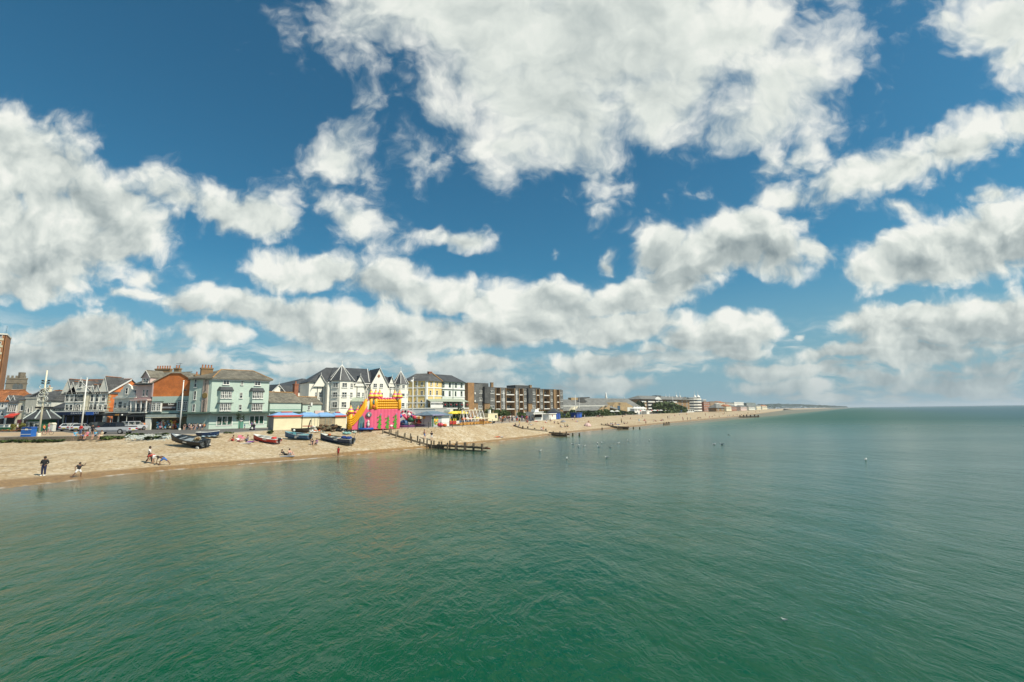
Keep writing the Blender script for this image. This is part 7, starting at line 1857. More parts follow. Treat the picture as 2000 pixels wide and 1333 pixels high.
# goods outside the beach shop
GOODS = [(.02, 'sky', .5, 1.5, 'blue lilo hanging at the shop door', 'lilo'), (.12, 'pink', .6, .7, 'pink plastic paddling goods in front of the shop', 'beach toy'), (.2, 'white', .7, 1.6, 'white net of balls hanging at the shop', 'ball net'), (.3, 'cream', .8, 1.9, 'cream rack of straw hats at the shop front', 'hat rack'), (.42, 'grey', .8, 1.9, 'grey spinner of postcards by the shop opening', 'postcard rack'), (.52, 'khaki', .7, 1.4, 'khaki bundle of windbreaks at the shop front', 'windbreaks'), (.62, 'yellow', .7, 1.8, 'yellow stack of sand buckets at the shop front', 'buckets'), (.74, 'orange', .5, 1.6, 'orange inflatable by the shop pillar', 'inflatable'), (.82, 'red', .5, 1.9, 'red and white swim rings hung by the shop', 'swim rings'), (.92, 'green', .7, 1.1, 'dark green bin cage by the white mast', 'cage')]
for i, (t, c, w_, h_, lb, cat) in enumerate(GOODS):
    x = lerp(SHOPX0, SHOPX1, t); v = SHOPF.W @ Vector((x, -.9, 0))
    o = thing('shop_goods', lb, cat, (v.x, v.y, 3.31))
    r = random.Random(i); b = MB()
    for k in range(9):
        b.k = k % 2
        b.ball((r.uniform(-w_ / 2, w_ / 2), r.uniform(-.2, .2), .15 + h_ * (k + .5) / 9), r.uniform(.14, .24), 7, 5, (1.3, .8, 1))
    b.build('goods', [cmat(c), cmat(('white', 'cream', 'pink', 'orange', 'sky')[i % 5])], o); MB().tube([(0, .1, 0), (0, .1, h_ + .2)], .03, 5).build('stand', IRON, o)

# ------------------------------------------------------------------ inflatable castle slide
INFY = mat('inflatable_yellow', (.80, .38, .012), .42, .06, 2); INFP = mat('inflatable_pink', (.80, .135, .235), .42, .06, 1.2); INFL = mat('inflatable_lemon', (.80, .62, .06), .42, .05, 2)
INFR = mat('inflatable_red', (.60, .06, .10), .42, .06, 2); INFB = mat('inflatable_blue', (.015, .09, .38), .45, .1, 2); INFG = mat('painted_green', (.10, .36, .04), .5, .25, 5); INFT = mat('painted_grey_teal', (.13, .22, .22), .5, .25, 3)
CA = G(721.5, 839.3, 3.15); CB = G(781, 837.8, 3.15)
dc = (CB - CA); dc.z = 0
co = thing('inflatable_castle', 'big pink and yellow inflatable castle slide with striped turrets', 'inflatable castle', CA, math.atan2(dc.y, dc.x))
CF = Face(co, CA, CB, 3.15)
L = CF.L; D = 5.4
zb = CF.f(750, 799.8)[1]; zy = CF.f(750, 780.5)[1]
# lower body: puffed vertical columns
bm_ = MB(); nc = 9
pr = []
for side, (p, q_) in enumerate((((0, 0), (L, 0)), ((L, 0), (L, D)), ((L, D), (0, D)), ((0, D), (0, 0)))):
    p, q_ = Vector(p), Vector(q_); dd = q_ - p; nn = Vector((dd.y, -dd.x)).normalized(); k_ = nc if side % 2 == 0 else 7
    for i in range(k_ * 6):
        t = i / (k_ * 6); pr.append(p + dd * t + nn * .035 * abs(math.sin(t * k_ * math.pi)))
bm_.loft([[(v.x, v.y, z) for v in pr] for z in (0, .15, zb * .5, zb - .1, zb)])
bm_.build('body', INFP, co, True)
# upper wall: stacked yellow tubes on three sides with studs
xl = CF.f(735.5, 790)[0]
th = (zy - zb) / 4
for i in range(4):
    z = zb + th * (i + .5); m = MB()
    for (p, q_) in (((xl, .25, z), (L - .1, .25, z)), ((L - .25, .2, z), (L - .25, D - .2, z)), ((L - .1, D - .25, z), (xl, D - .25, z))):
        n_ = 11; pts = []; rs = []
        for k in range(n_ * 4 + 1):
            t = k / (n_ * 4); pts.append(Vector(p).lerp(Vector(q_), t)); rs.append(th * .5 * (.92 + .16 * abs(math.sin(t * n_ * math.pi))))
        m.tube(pts, rs, 10)
    m.build('wall_tube', INFY, co, True)
for x, y in ((xl - .1, .2), (L - .15, .15), (L - .15, D - .15), (xl - .1, D - .2)):
    MB().lathe([(.1, zb - .05), (.36, zb), (.33, zb + .3), (.36, zb + .7), (.33, zb + 1.1), (.36, zy), (.1, zy + .1)], 12, (x, y, 0)).build('corner_column', INFY, co, True)
def turret_(x, y, z, r, h):
    """striped onion-shaped top"""
    t = MB(); n = 14; prof = [(.12, 0), (.75, .02), (1.0, .10), (1.02, .20), (.95, .30), (.82, .40), (.68, .50), (.54, .60), (.42, .70), (.31, .79), (.20, .88), (.10, .95), (.02, 1.0)]
    cols = [1, 1, 0, 2, 2, 1, 1, 2, 2, 1, 2, 2]
    for i in range(len(prof) - 1):
        t.k = cols[i]
        (r0, z0), (r1, z1) = prof[i], prof[i + 1]
        o_ = len(t.v)
        for rr2, zz2 in ((r0, z0), (r1, z1)):
            for j in range(n): t.v.append(Vector((x + r * rr2 * math.cos(2 * math.pi * j / n), y + r * rr2 * math.sin(2 * math.pi * j / n), z + h * zz2)))
        for j in range(n): t.f.append([o_ + j, o_ + (j + 1) % n, o_ + n + (j + 1) % n, o_ + n + j]); t.mi.append(t.k)
    return t.build('turret', [INFR, INFP, INFL], co, True)
zt1 = CF.f(735, 778)[1]; zp1 = CF.f(735, 760)[1]
for px, y in ((725, .3), (733.8, .25), (741.5, D - .5), (771.3, D - .4), (780.2, .2)):
    x = CF.f(px, 775, y)[0]; z0 = CF.f(px, 778.5 if px < 760 else 779, y)[1]; z1 = CF.f(px, 760 if px < 760 else 761.5, y)[1]
    turret_(x, y, z0, .62 if px < 745 else .62, z1 - z0)
    if px < 745: MB().lathe([(.1, zb), (.42, zb), (.40, (zb + z0) / 2), (.42, z0), (.1, z0 + .05)], 12, (x, y, 0)).build('turret_column', INFY, co, True)
for i in range(7):
    x = lerp(xl + .5, L - .8, i / 6)
    MB().ball((x, .3, zy + .18), .24, 8, 6, (1.25, 1, .9)).build('battlement', INFP, co, True)
    if i % 2: MB().ball((x, D - .3, zy + .18), .24, 8, 6, (1.25, 1, .9)).build('battlement', INFP, co, True)
# open doorway at the top of the slide, with a painted arch panel
a = CF.f(717.5, 799.5, .1); b = CF.f(724, 783, .1)
MB().box(a[0], .05, zb, b[0], .16, b[1]).build('arch_panel', WHITE, co); MB().slab([(a[0] + .25, zb + .05), (b[0] - .12, zb + .05), (b[0] - .15, b[1] - .3), (a[0] + .45, b[1] - .5)], .0, .049).build('arch_painting', INFG, co)
MB().ball((CF.f(731, 786, .1)[0], .0, CF.f(731, 786)[1]), .42, 10, 6, (1, .25, 1.1)).build('porthole', INFT, co, True); MB().ball((CF.f(730, 795, .1)[0], -.05, CF.f(730, 795)[1]), .36, 10, 6, (1, .5, 1)).build('red_boss', BUOYO, co, True)
# slide running down to the left
Sx = lambda px, py, y: CF.f(px, py, y)
lane0 = [(716, 786), (711, 795), (704, 806), (697, 815), (690, 822.5), (684, 825.5), (680.5, 825)]
ys = (.1, 1.1, 2.0)
m = MB()
rows_ = [[(Sx(px, py, y)[0] if False else Sx(px, py, .1)[0], y, Sx(px, py, .1)[1]) for y in (.1, .7, 1.4, 2.0)] for px, py in lane0]
m.loft(rows_, closed=False, cap=False); m.loft([[(x, y, z - .35) for x, y, z in r] for r in rows_], closed=False, cap=False)
m.build('slide_lane', INFY, co, True)
for j, (y, dz_) in enumerate(((-.10, .62), (-.06, .20), (-.02, -.22), (.04, -.64), (2.05, .55), (2.1, .12))):
    MB().tube([(Sx(px, py, .1)[0], y, Sx(px, py, .1)[1] + dz_) for px, py in lane0], .19, 9).build('slide_rail', INFY, co, True)
pf = MB()
und = [(716, 792), (709, 803), (700, 814), (692, 823), (685, 828.5), (681, 830.5)]
poly = [Sx(px, py, .05) for px, py in und] + [(Sx(683, 833, .05)[0], 0.05), (0.1, 0.05), (0.1, zb)]
pf.slab(poly, .06, 1.9); pf.build('slide_base', INFP, co)
for px, y, pt, pb_ in ((684.5, .2, 791.5, 808.5), (698.8, 2.6, 792.5, 808.5), (681.5, 2.2, 797, 811)):
    x = Sx(px, 815, y)[0]; z0 = Sx(px, pb_, y)[1]; z1 = Sx(px, pt, y)[1]
    turret_(x, y, z0, .60, z1 - z0); MB().lathe([(.1, 0.1), (.40, .1), (.38, z0 * .5), (.42, z0), (.1, z0 + .05)], 12, (x, y, 0)).build('turret_column', INFY, co, True)
for px, py in ((690, 812), (693.5, 806), (706, 793), (711, 787), (716, 782)):
    x, z = Sx(px, py, 2.2); MB().ball((x, 2.2, z), .32, 8, 6, (1.1, 1, .9)).build('battlement', INFP, co, True)
# tunnel opening, sea-grass painting, round picture, blue landing mat
a = Sx(700, 834, 0); b = Sx(712.5, 812, 0)
MB().slab([(a[0], .05), (b[0], .05), (b[0], b[1] * .7), ((a[0] + b[0]) / 2 + .2, b[1]), ((a[0] + b[0]) / 2 - .4, b[1] * .85), (a[0], b[1] * .45)], -.12, .05).build('tunnel_panel', INFT, co)
MB().slab([(a[0] + .35, .05), (b[0] - .45, .05), (b[0] - .6, b[1] * .45), (a[0] + .45, b[1] * .5)], -.2, -.121).build('tunnel_window', mat('blue_teal_vinyl', (.03, .16, .24), .4, .1, 2), co)
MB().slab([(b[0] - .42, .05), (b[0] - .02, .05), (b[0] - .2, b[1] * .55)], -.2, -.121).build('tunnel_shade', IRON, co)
c = Sx(720.5, 810.5, -.1); pc = MB().ball((c[0], -.14, c[1]), .52, 14, 8, (1.05, .22, 1)); pc.build('round_picture', INFT, co, True)
MB().ball((c[0] - .05, -.24, c[1] - .08), .24, 9, 6, (.8, .4, 1.3)).build('picture_white', WHITE, co, True); MB().ball((c[0] + .1, -.26, c[1] + .16), .14, 8, 5, (1, .4, 1.2)).build('picture_red', BUOYO, co, True)
c = Sx(719.5, 826, -.1); MB().ball((c[0], -.12, c[1] + .2), .26, 9, 6, (.8, .3, 1.1)).ball((c[0], -.12, c[1] - .35), .3, 9, 6, (.8, .3, 1.5)).build('small_picture', GREYW, co, True)
for px, pt in ((741.5, 812), (757, 815), (772, 811)):
    x, z1 = Sx(px, pt, -.1); pl = MB()
    n_ = 8
    left, right = [], []
    for i in range(n_ + 1):
        t = i / n_; wv = .10 * math.sin(i * 2.1); left.append((x - .26 * (1 - t * .6) + wv + .12 * t, .1 + (z1 - .1) * t)); right.append((x + .26 * (1 - t * .6) + wv + .12 * t, .1 + (z1 - .1) * t))
    pl.slab(left + right[::-1], -.125, -.075)
    for i in range(5): pl.ball((x + (.28 if i % 2 else -.26), -.1, .5 + i * z1 * .17), .13, 6, 4, (1.3, .3, 1))
    pl.build('painted_plant', INFG, co); MB().ball((x + .25, -.1, z1 + .15), .17, 7, 5, (1, .3, 1.6)).build('painted_bud', mat('painted_lilac', (.50, .20, .32), .5, .2, 4), co)
x, z = Sx(764.5, 832, -.1); MB().ball((x, -.1, z), .26, 8, 6, (1.1, .3, .8)).build('painted_shell', WHITE, co)
a = Sx(700.5, 838.3, -1.2); b = Sx(729, 838.3, -1.2)
MB().tube([(a[0], -1.1, .16), (b[0], -1.1, .16)], .2, 9).tube([(a[0] + .2, -.6, .14), (b[0] - .3, -.6, .14)], .2, 9).tube([(b[0] - .1, -1.2, .2), (b[0] - .1, 0, .2)], .2, 9).build('landing_mat', INFB, co, True)

# ------------------------------------------------------------------ children's rides on the promenade
def prom_at(px, back): # a point on the promenade a few metres behind the head of the beach
    q0 = G(px, table(EDGE, px, 1), 3.22); rr2 = Vector((q0.x, q0.y, 0)).normalized()
    return Vector((q0.x, q0.y, 3.31)) + rr2 * back
def zz(py, px, p): return Zat(px, py, p) - p.z
# roundabout under a canvas top
p = prom_at(824, 6)
o = thing('roundabout', 'small roundabout with cream striped canopy, red and orange seats', 'fairground ride', p)
h0 = zz(815, 824, p); h1 = zz(806, 820, p); rr_ = 19.5 / 930 * p.y
cp = MB()
for i in range(24):
    cp.k = i % 2; a0, a1 = i * math.pi / 12, (i + 1) * math.pi / 12
    cp.face((rr_ * math.cos(a0), rr_ * math.sin(a0), h0 + .1), (rr_ * math.cos(a1), rr_ * math.sin(a1), h0 + .1), (.2 * math.cos(a1), .2 * math.sin(a1), h1), (.2 * math.cos(a0), .2 * math.sin(a0), h1))
    cp.k = 2 if i % 2 else 0; cp.face((rr_ * math.cos(a0), rr_ * math.sin(a0), h0 - .35), (rr_ * math.cos(a1), rr_ * math.sin(a1), h0 - .35), (rr_ * math.cos(a1), rr_ * math.sin(a1), h0 + .1), (rr_ * math.cos(a0), rr_ * math.sin(a0), h0 + .1))
cp.build('canopy', [CREAM, mat('sand_canvas', (.55, .38, .20), .8, .1, 2), mat('orange_sign', (.55, .25, .05))], o)
MB().lathe([(rr_ * .96, .25), (rr_ * .96, .4), (.2, .4)], 24).build('platform', mat('ride_purple', (.12, .04, .12), .5, .2, 2), o); MB().lathe([(.3, .4), (.3, h1)], 12).build('centre_drum', REDB, o)
for k in range(8):
    a = k * math.pi / 4 + .2; x, y = rr_ * .9 * math.cos(a), rr_ * .9 * math.sin(a)
    MB().tube([(x, y, .3), (x, y, h0)], .05, 6).build('post', WHITE, o)
    x, y = rr_ * .68 * math.cos(a + .4), rr_ * .68 * math.sin(a + .4)
    s_ = MB().ball((x, y, .85), .42, 9, 6, (1.2, .9, .8)).box(x - .3, y - .25, .9, x + .1, y + .25, 1.5).build('ride_car', (BUOYO, REDB, INFL, BUOYO)[k % 4], o, True)
MB().lathe([(rr_ * .5, .42), (rr_ * .5, 2.0)], 16).build('back_panel', mat('ride_maroon', (.20, .02, .04), .5, .3, 2), o)
p = prom_at(793, 5)
o = thing('octopus_ride', 'pink, green and blue novelty ride next to the inflatable castle', 'fairground ride', p)
MB().lathe([(1.9, 0), (1.9, .3), (1.7, .4)], 20).build('platform', mat('ride_purple', (.12, .04, .12)), o)
MB().ball((.9, .2, zz(820.5, 798, p)), .75, 12, 8, (1.1, 1, .7)).build('green_dome', KG, o, True); MB().lathe([(1.0, .4), (.8, 1.2), (.35, 1.5)], 12, (-.4, 0, 0)).build('blue_base', TEALB, o, True)
for k in range(6):
    a = k * 1.05; MB().tube([(.2, 0, 1.4), (.9 * math.cos(a), .9 * math.sin(a), 2.6), (1.7 * math.cos(a), 1.7 * math.sin(a), 2.2 + .3 * (k % 3))], [.16, .13, .10], 7).build('arm', INFP, o, True)
    MB().ball((1.75 * math.cos(a), 1.75 * math.sin(a), 2.0 + .3 * (k % 3)), .38, 9, 6).build('seat', (INFR, INFB, WHITE)[k % 3], o, True)
p = prom_at(791, 9)
o = thing('ride_sign', 'white scalloped ride board painted with pink swirls', 'sign', p)
ar = [(math.cos(a * math.pi / 12) * 2.6, 1.5 + math.sin(a * math.pi / 12) * 2.3) for a in range(13)]
MB().slab([(2.6, 0), *ar, (-2.6, 0)], 0, .12).build('board', WHITE, o)
for k in range(9):
    a = .3 + k * .31; MB().ball((math.cos(a) * 2.05, -.06, 1.5 + math.sin(a) * 1.8), .24, 8, 5, (1, .3, 1)).build('swirl', (INFP, IRON, INFR)[k % 3], o)
p = prom_at(790, 13)
o = thing('brown_sign', 'dark red brown sign on posts right of the castle', 'sign', p); z0, z1 = zz(805, 790, p), zz(799.3, 790, p); w_ = 5.6 / 930 * p.y
sb = MB().box(-w_, -.08, z0, w_, .02, z1).build('board', mat('red_brown_sign', (.16, .03, .015), .5, .15, 2), o)
for i in range(7):
    lt = MB(); stroke(lt, [(-w_ * .75 + i * w_ * .22, z0 + (z1 - z0) * .3), (-w_ * .73 + i * w_ * .22, z0 + (z1 - z0) * .68), (-w_ * .62 + i * w_ * .22, z0 + (z1 - z0) * .4)], .05, -.1); lt.build('letter', mat('tan_lettering', (.40, .24, .10), .6), sb)
for s_ in (-.8, .8): MB().tube([(w_ * s_, 0, 0), (w_ * s_, 0, z0 + .2)], .07, 5).build('post', IRON, o)
# ticket booth
A = G(843, 834.6, 3.25); Bq = G(868, 833.2, 3.25)
o = thing('ticket_booth', 'grey and white booth with blue hipped roof and colourful painted panel', 'booth', A, math.atan2((Bq - A).y, (Bq - A).x))
F = Face(o, A, Bq, 3.25); hb_ = F.f(850, 811)[1]; x1 = F.f(877, 825)[0]; xw = F.f(862, 825)[0]
GB = mat('booth_grey', (.40, .42, .42), .65, .1, 1)
MB().box(0, 0, 0, xw, 4.5, hb_).build('wall', GB, o); MB().box(xw, -.05, 0, x1, 4.5, hb_ - .001).build('white_wall', WHITE, o)
ro = hip_roof(0, 0, x1, 4.5, hb_, F.f(850, 803.5, 2)[1], (1.2, 1.2), .55).build('roof', mat('slate_blue_roof', (.14, .20, .25), .6, .2, 1), o)
MB().box(-.5, -.62, hb_ - .1, xw + .2, -.552, hb_ + .12).build('fascia', mat('lilac_fascia', (.28, .27, .42), .6, .2, 3), o)
x, z = F.f(851.5, 822); MB().ball((x, -.05, z), .75, 14, 8, (1, .12, 1.15)).build('painted_panel', INFL, o, True)
for k in range(6): MB().ball((x + .45 * math.cos(k), -.14, z + .5 * math.sin(k * 1.1)), .2, 8, 5, (1, .3, 1)).build('painted_patch', (INFR, INFG, TEALB)[k % 3], o)
MB().box(.15, -.05, .05, .55, .01, 2.0).build('door', KG, o)
for k in range(2): MB().box(.9, -.06, 1.2 + k * .7, 1.25, .01, 1.6 + k * .7).build('poster', IRON, o)
o = thing('canopy_shop', 'low white shop front with flat fascia behind the ticket booth', 'shop', prom_at(866, 26)); p = Vector(o.location); z0, z1 = zz(806, 866, p), zz(799.5, 866, p); s_ = p.y / 930
MB().box(-16 * s_, 0, z0, 13 * s_, 6, z1).build('fascia', WHITE, o); MB().box(-15 * s_, .3, 0, 12 * s_, 6, z0 - .002).build('shop_wall', GREYW, o); MB().box(2 * s_, -.05, z0 + .25, 11 * s_, -.003, z1 - .25).build('name_board', mat('pale_green_sign', (.48, .58, .48), .6, .1, 2), o)
p = prom_at(862, 1.2); o = thing('ride_boat', 'small red and pink toy car ride by the white booth wall', 'ride', (p.x, p.y, 3.3)); MB().ball((-.2, 0, .4), .5, 10, 6, (1.4, .9, .85)).build('shell', INFR, o, True); MB().ball((.7, 0, .32), .4, 10, 6, (1.2, .9, .8)).build('tail', BUOYO, o, True); MB().ball((-.5, -.2, .7), .2, 8, 5).build('head', INFP, o, True)
# beer garden parasols, palms
for i, (px, bk) in enumerate(((884, 20), (890, 24), (900, 20), (906, 24), (895, 27))):
    p = prom_at(px, bk); o = thing('yellow_parasol', ('leftmost yellow parasol behind the white booth', 'second yellow parasol from the booth', 'yellow parasol just left of the swing boats', 'yellow parasol half behind the swing boat frame', 'yellow parasol farthest back among the shrubs')[i], 'parasol', p, 0, 'yellow parasols behind the rides')
    zt_ = zz(803, px, p); MB().tube([(0, 0, 0), (0, 0, zt_)], .06, 6).build('pole', WHITE, o)
    MB().lathe([(1.35, zt_ - .75), (1.32, zt_ - .55), (.7, zt_ - .2), (.05, zt_)], 8).build('shade', INFL, o)
for i, (px, bk, s_) in enumerate(((879, 28, 1.4), (888, 30, 1.8), (897, 30, 1.6), (905, 31, 1.8), (893, 18, 1.0))):
    p = prom_at(px, bk); o = thing('garden_shrub', ('shrub behind the leftmost parasol', 'tall shrub between the first parasols', 'shrub behind the middle parasols', 'shrub behind the swing boat frame', 'low shrub in front of the parasols')[i], 'shrub', p); o.scale = (s_,) * 3
    link('leaves', leaf_mesh('leaves', 420, 1.5, 1.0, 2.1, .2, 60 + i, (LEAF, LEAFD)[i % 2]), o); MB().tube([(0, 0, 0), (0, 0, 1.2)], .08, 5).build('stem', IRON, o)
# swing boats: a long white frame of A legs on an orange deck
p = prom_at(928, 6); e0 = prom_at(904, 6); e1 = prom_at(952, 6); d_ = (e1 - e0); LL = d_.length
o = thing('swing_boats', 'long white A-frame swing boat ride on an orange railed deck', 'fairground ride', e0, math.atan2(d_.y, d_.x))
F = Face(o, e0, e1, 3.31); ht = F.f(925, 801.5, .6)[1]; dk = F.f(915, 826.5)[1]
MB().tube([(1.5, .9, ht), (LL - 1.2, .9, ht)], .11, 6).build('top_beam', CREAM, o, True)
for k in range(7):
    x = 1.2 + k * (LL - 2.4) / 6
    MB().tube([(x - .9, -.4, .4), (x + .1, .9, ht)], .09, 5).build('leg', WHITE, o); MB().tube([(x + .9, 2.2, .4), (x + .1, .9, ht)], .09, 5).build('leg', WHITE, o)
    if k < 6:
        xb = x + (LL - 2.4) / 12
        MB().ball((xb, .9, 1.35), .62, 10, 6, (1.25, .7, .55)).build('swing_boat', (BUOYO, WHITE, REDB, KG, INFL, WHITE)[k], o, True)
        for s_ in (-.6, .6): MB().tube([(xb + s_, .9, 1.4), (xb + s_ * .3, .9, ht)], .03, 4).build('hanger', WHITE, o)
a_ = F.f(914, 818.3)[1]
MB().box(1.0, -.9, a_ - .12, LL, -.8, a_ + .1).build('front_rail', CREAM, o)
MB().box(-4.5, -1.4, .05, LL - .5, 3, .3).build('deck', mat('deck_orange', (.50, .25, .05), .7, .2, 2), o); MB().box(-4.5, -1.5, .45, LL - 2.5, -1.42, .62).build('deck_rail', mat('orange_sign', (.55, .25, .05)), o)
for k in range(10): MB().box(-4.4 + k * (LL + 2) / 9, -1.5, .06, -4.3 + k * (LL + 2) / 9, -1.43, .45).build('deck_post', IRON, o)
p = prom_at(941, 1.5); o = thing('pay_desk', 'small orange pay desk at the end of the swing boat deck', 'desk', p); MB().box(-.6, -.4, 0, .6, .4, .95).build('body', mat('deck_orange', (.50, .25, .05)), o); MB().box(-.7, -.5, .951, .7, .5, 1.05).build('top', BUOYO, o)
for i, (px, m_, lb) in enumerate(((883, REDB, 'red toy train engine left of the swing boats'), (889, WHITE, 'white toy carriage left of the swing boats'), (893, TEALB, 'blue toy carriage left of the swing boats'))):
    p = prom_at(px, 7); o = thing('toy_train', lb, 'ride', p, .6); MB().box(-.8, -.5, .2, .8, .5, 1.0).build('body', m_, o); MB().tube([(-.4, 0, 1.0), (-.4, 0, 1.5)], .14, 8).build('funnel', INFL, o)
    for x in (-.5, .5): MB().tube([(x, -.55, .22), (x, .55, .22)], .22, 10).build('wheel', IRON, o)
A = prom_at(953.3, 4); Bq = prom_at(972, 3)
o = thing('caravan', 'plain cream trailer standing at the end of the rides', 'trailer', A, math.atan2((Bq - A).y, (Bq - A).x)); F = Face(o, A, Bq, 3.31); h1 = F.f(960, 808.3)[1]
MB().box(0, 0, .55, F.L, 2.4, h1).build('body', HCREAM, o); a = F.f(967, 817); b = F.f(970, 811); MB().box(a[0], -.04, a[1], b[0], .01, b[1]).build('window', GLASS, o); MB().box(-.05, -.05, h1, F.L + .05, 2.45, h1 + .1).build('roof', CREAM, o)
for x in (F.L * .3, F.L * .7): MB().tube([(x, .1, .36), (x, .4, .36)], .36, 12).build('wheel', TYRE, o)
MB().tube([(F.L, 1.2, .5), (F.L + 1.2, 1.2, .45)], .07, 5).build('draw_bar', IRON, o); MB().box(F.L * .45, .8, h1 + .1, F.L * .57, 1.3, h1 + 1.0).build('roof_vent', WHITE, o)
# post and rope fence at the head of the beach
pts = [prom_at(px, -.4) for px in (785, 797, 811, 837, 861, 884, 904, 926, 944, 962, 980, 996)]
o = thing('post_fence', 'row of thin dark fence posts with rope along the head of the beach', 'fence', pts[0])
for p in pts:
    MB().tube([(0, 0, -.3), (0, 0, 1.05)], .06, 6).build('post', IRON, o, loc=tuple(p - pts[0]))
rp2 = MB()
for a, b in zip(pts, pts[1:]): rp2.tube([(a - pts[0]) + Vector((0, 0, .95)), (a - pts[0]).lerp(b - pts[0], .5) + Vector((0, 0, .72)), (b - pts[0]) + Vector((0, 0, .95))], .025, 4)
rp2.build('rope', mat('rope_grey', (.22, .19, .14), .9, .2, 4), o)

# ------------------------------------------------------------------ kiosks and huts farther along
def box_hut(label, pa, pb, back, pt, m, roofm=None, flat=True, name='beach_kiosk', cat='hut', extras=None):
    A = prom_at(pa, back); Bq = prom_at(pb, back * .8); s_ = Bq - A
    o = thing(name, label, cat, A, math.atan2(s_.y, s_.x)); F = Face(o, A, Bq, 3.31); h = F.f((pa + pb) / 2, pt)[1]
    MB().box(0, 0, 0, F.L, 3, h).build('wall', m, o)
    if flat: MB().box(-.25, -.3, h, F.L + .25, 3.2, h + .2).build('roof', roofm or m, o)
    else: hip_roof(0, 0, F.L, 3, h, h + 1.3, (F.L * .4, F.L * .4), .4).build('roof', roofm, o)
    if extras: extras(o, F, h)
    return o, F, h
def snack(o, F, h):
    MB().box(-2.5, -1.5, h - .5, F.L * .9, -.31, h - .3).build('canopy', WHITE, o); MB().box(.4, -.06, 1.0, F.L - .4, .01, h - .6).build('hatch', DARKIN, o); MB().box(F.L * .3, .5, h + .2, F.L * .7, 2, h + 1.0).build('roof_sign', WHITE, o)
    MB().box(-2.3, -1.4, 0, -2.2, -1.3, h - .51).build('post', IRON, o)
box_hut('white snack kiosk with flat canopy on the crowded promenade', 1043, 1060, 5, 805.8, WHITE, WHITE, extras=snack)
def vents(o, F, h): MB().box(F.L * .4, -.05, h * .55, F.L * .5, .01, h * .85).build('sign', mat('dark_red_sign', (.25, .04, .03), .6), o); MB().box(.2, -.05, .02, F.L * .25, .01, h * .85).build('door', mat('pale_grey_door', (.55, .55, .52), .6, .05), o)
box_hut('plain white hut beside the blue hut', 1072.3, 1086.3, .8, 808.8, WHITE, extras=vents)
HB = mat('hut_royal_blue', (.012, .085, .42), .5, .1, 1.5); HB2 = mat('hut_deep_blue', (.008, .045, .24), .5, .1, 1.5)
def bdoor(o, F, h): MB().box(F.L * .3, -.05, .05, F.L * .7, .01, h * .8).build('door', HB2, o)
box_hut('royal blue hut with dark pointed roof right of the white hut', 1087.3, 1094.5, .8, 804.8, HB, SLATED, False, extras=bdoor)
def bdoor2(o, F, h): MB().box(F.L * .52, -.06, .02, F.L * .98, .01, h * .95).build('panel', HB, o)
box_hut('pair of flat topped blue huts in front of the flagpoles', 1126.5, 1136.5, .6, 807.2, HB2, HB2, extras=bdoor2)
box_hut('small dark blue hut below the end of the big shrubs', 1326, 1332, 3, 802.2, HB2, HB2, extras=bdoor)
box_hut('white lookout kiosk with a cream notice below the shrubs', 1263, 1268.5, 1.5, 802, WHITE, WHITE, extras=vents)
box_hut('long white single-storey cafe below the spired flats', 1334, 1356, 12, 800.5, WHITE, GREYW, name='seafront_cafe', cat='cafe', extras=lambda o, F, h: [MB().box(F.L * (k + .15) / 6, -.06, .8, F.L * (k + .85) / 6, .01, h * .85).build('window', GLASS, o) for k in range(6)])
box_hut('long white canopied cafe beside the leisure building', 1240, 1262, 16, 799, WHITE, WHITE, name='seafront_cafe', cat='cafe', extras=lambda o, F, h: [MB().lathe([(F.L * .11, 0), (F.L * .06, .6), (.05, 1.3)], 8, (F.L * (k + .5) / 4, 1, h + .2)).build('tent_top', WHITE, o) for k in range(4)])
for i, px in enumerate((1252, 1257, 1274, 1279, 1285, 1291, 1298, 1304, 1195, 1205)):
    p = prom_at(px, 7 if px > 1210 else 5); red = i % 2 == 0 and px > 1210
    o = thing('parasol', '%s parasol %s' % ('red and white' if red else 'white', ('at the left end of the cafe terrace', 'second at the cafe terrace', 'right of the white lookout kiosk', 'next but one to the lookout kiosk', 'in the middle of the shrub terrace', 'right of middle on the shrub terrace', 'near the end of the shrub terrace', 'last on the shrub terrace', 'left of the parked car pair at the hedge', 'at the flagpole pair by the hedge')[i]), 'parasol', p)
    MB().tube([(0, 0, 0), (0, 0, 2.6)], .06, 5).build('pole', WHITE, o)
    cp = MB()
    for k in range(8):
        cp.k = k % 2 if red else 0; a0, a1 = k * math.pi / 4, (k + 1) * math.pi / 4
        cp.face((1.9 * math.cos(a0), 1.9 * math.sin(a0), 2.2), (1.9 * math.cos(a1), 1.9 * math.sin(a1), 2.2), (0, 0, 2.95))
    cp.build('shade', [WHITE, REDB], o)
p = B(1147.5, 833); o = thing('beach_shelter', 'pale pink beach shelter alone on the shingle', 'shelter', p); MB().lathe([(1.3, 0), (1.15, .5), (.7, .95), (.05, 1.2)], 8).build('cloth', mat('pale_pink_cloth', (.60, .42, .38), .8, .1, 3), o); MB().tube([(0, 0, 0), (0, 0, 1.25)], .03, 4).build('pole', WHITE, o)
for i, (px, py, c) in enumerate(((1100, 826.5, 'grey'), (1142, 813.5, 'white'))):
    p = B(px, py); o = thing('sunshade', ('grey sunshade lying open below the blue hut', 'white sunshade by the hedge above the beach')[i], 'parasol', p); MB().lathe([(1.0, .3), (.6, .75), (.03, .95)], 8).build('shade', cmat(c), o); MB().tube([(0, 0, 0), (0, 0, 1.0)], .03, 4).build('pole', IRON, o)

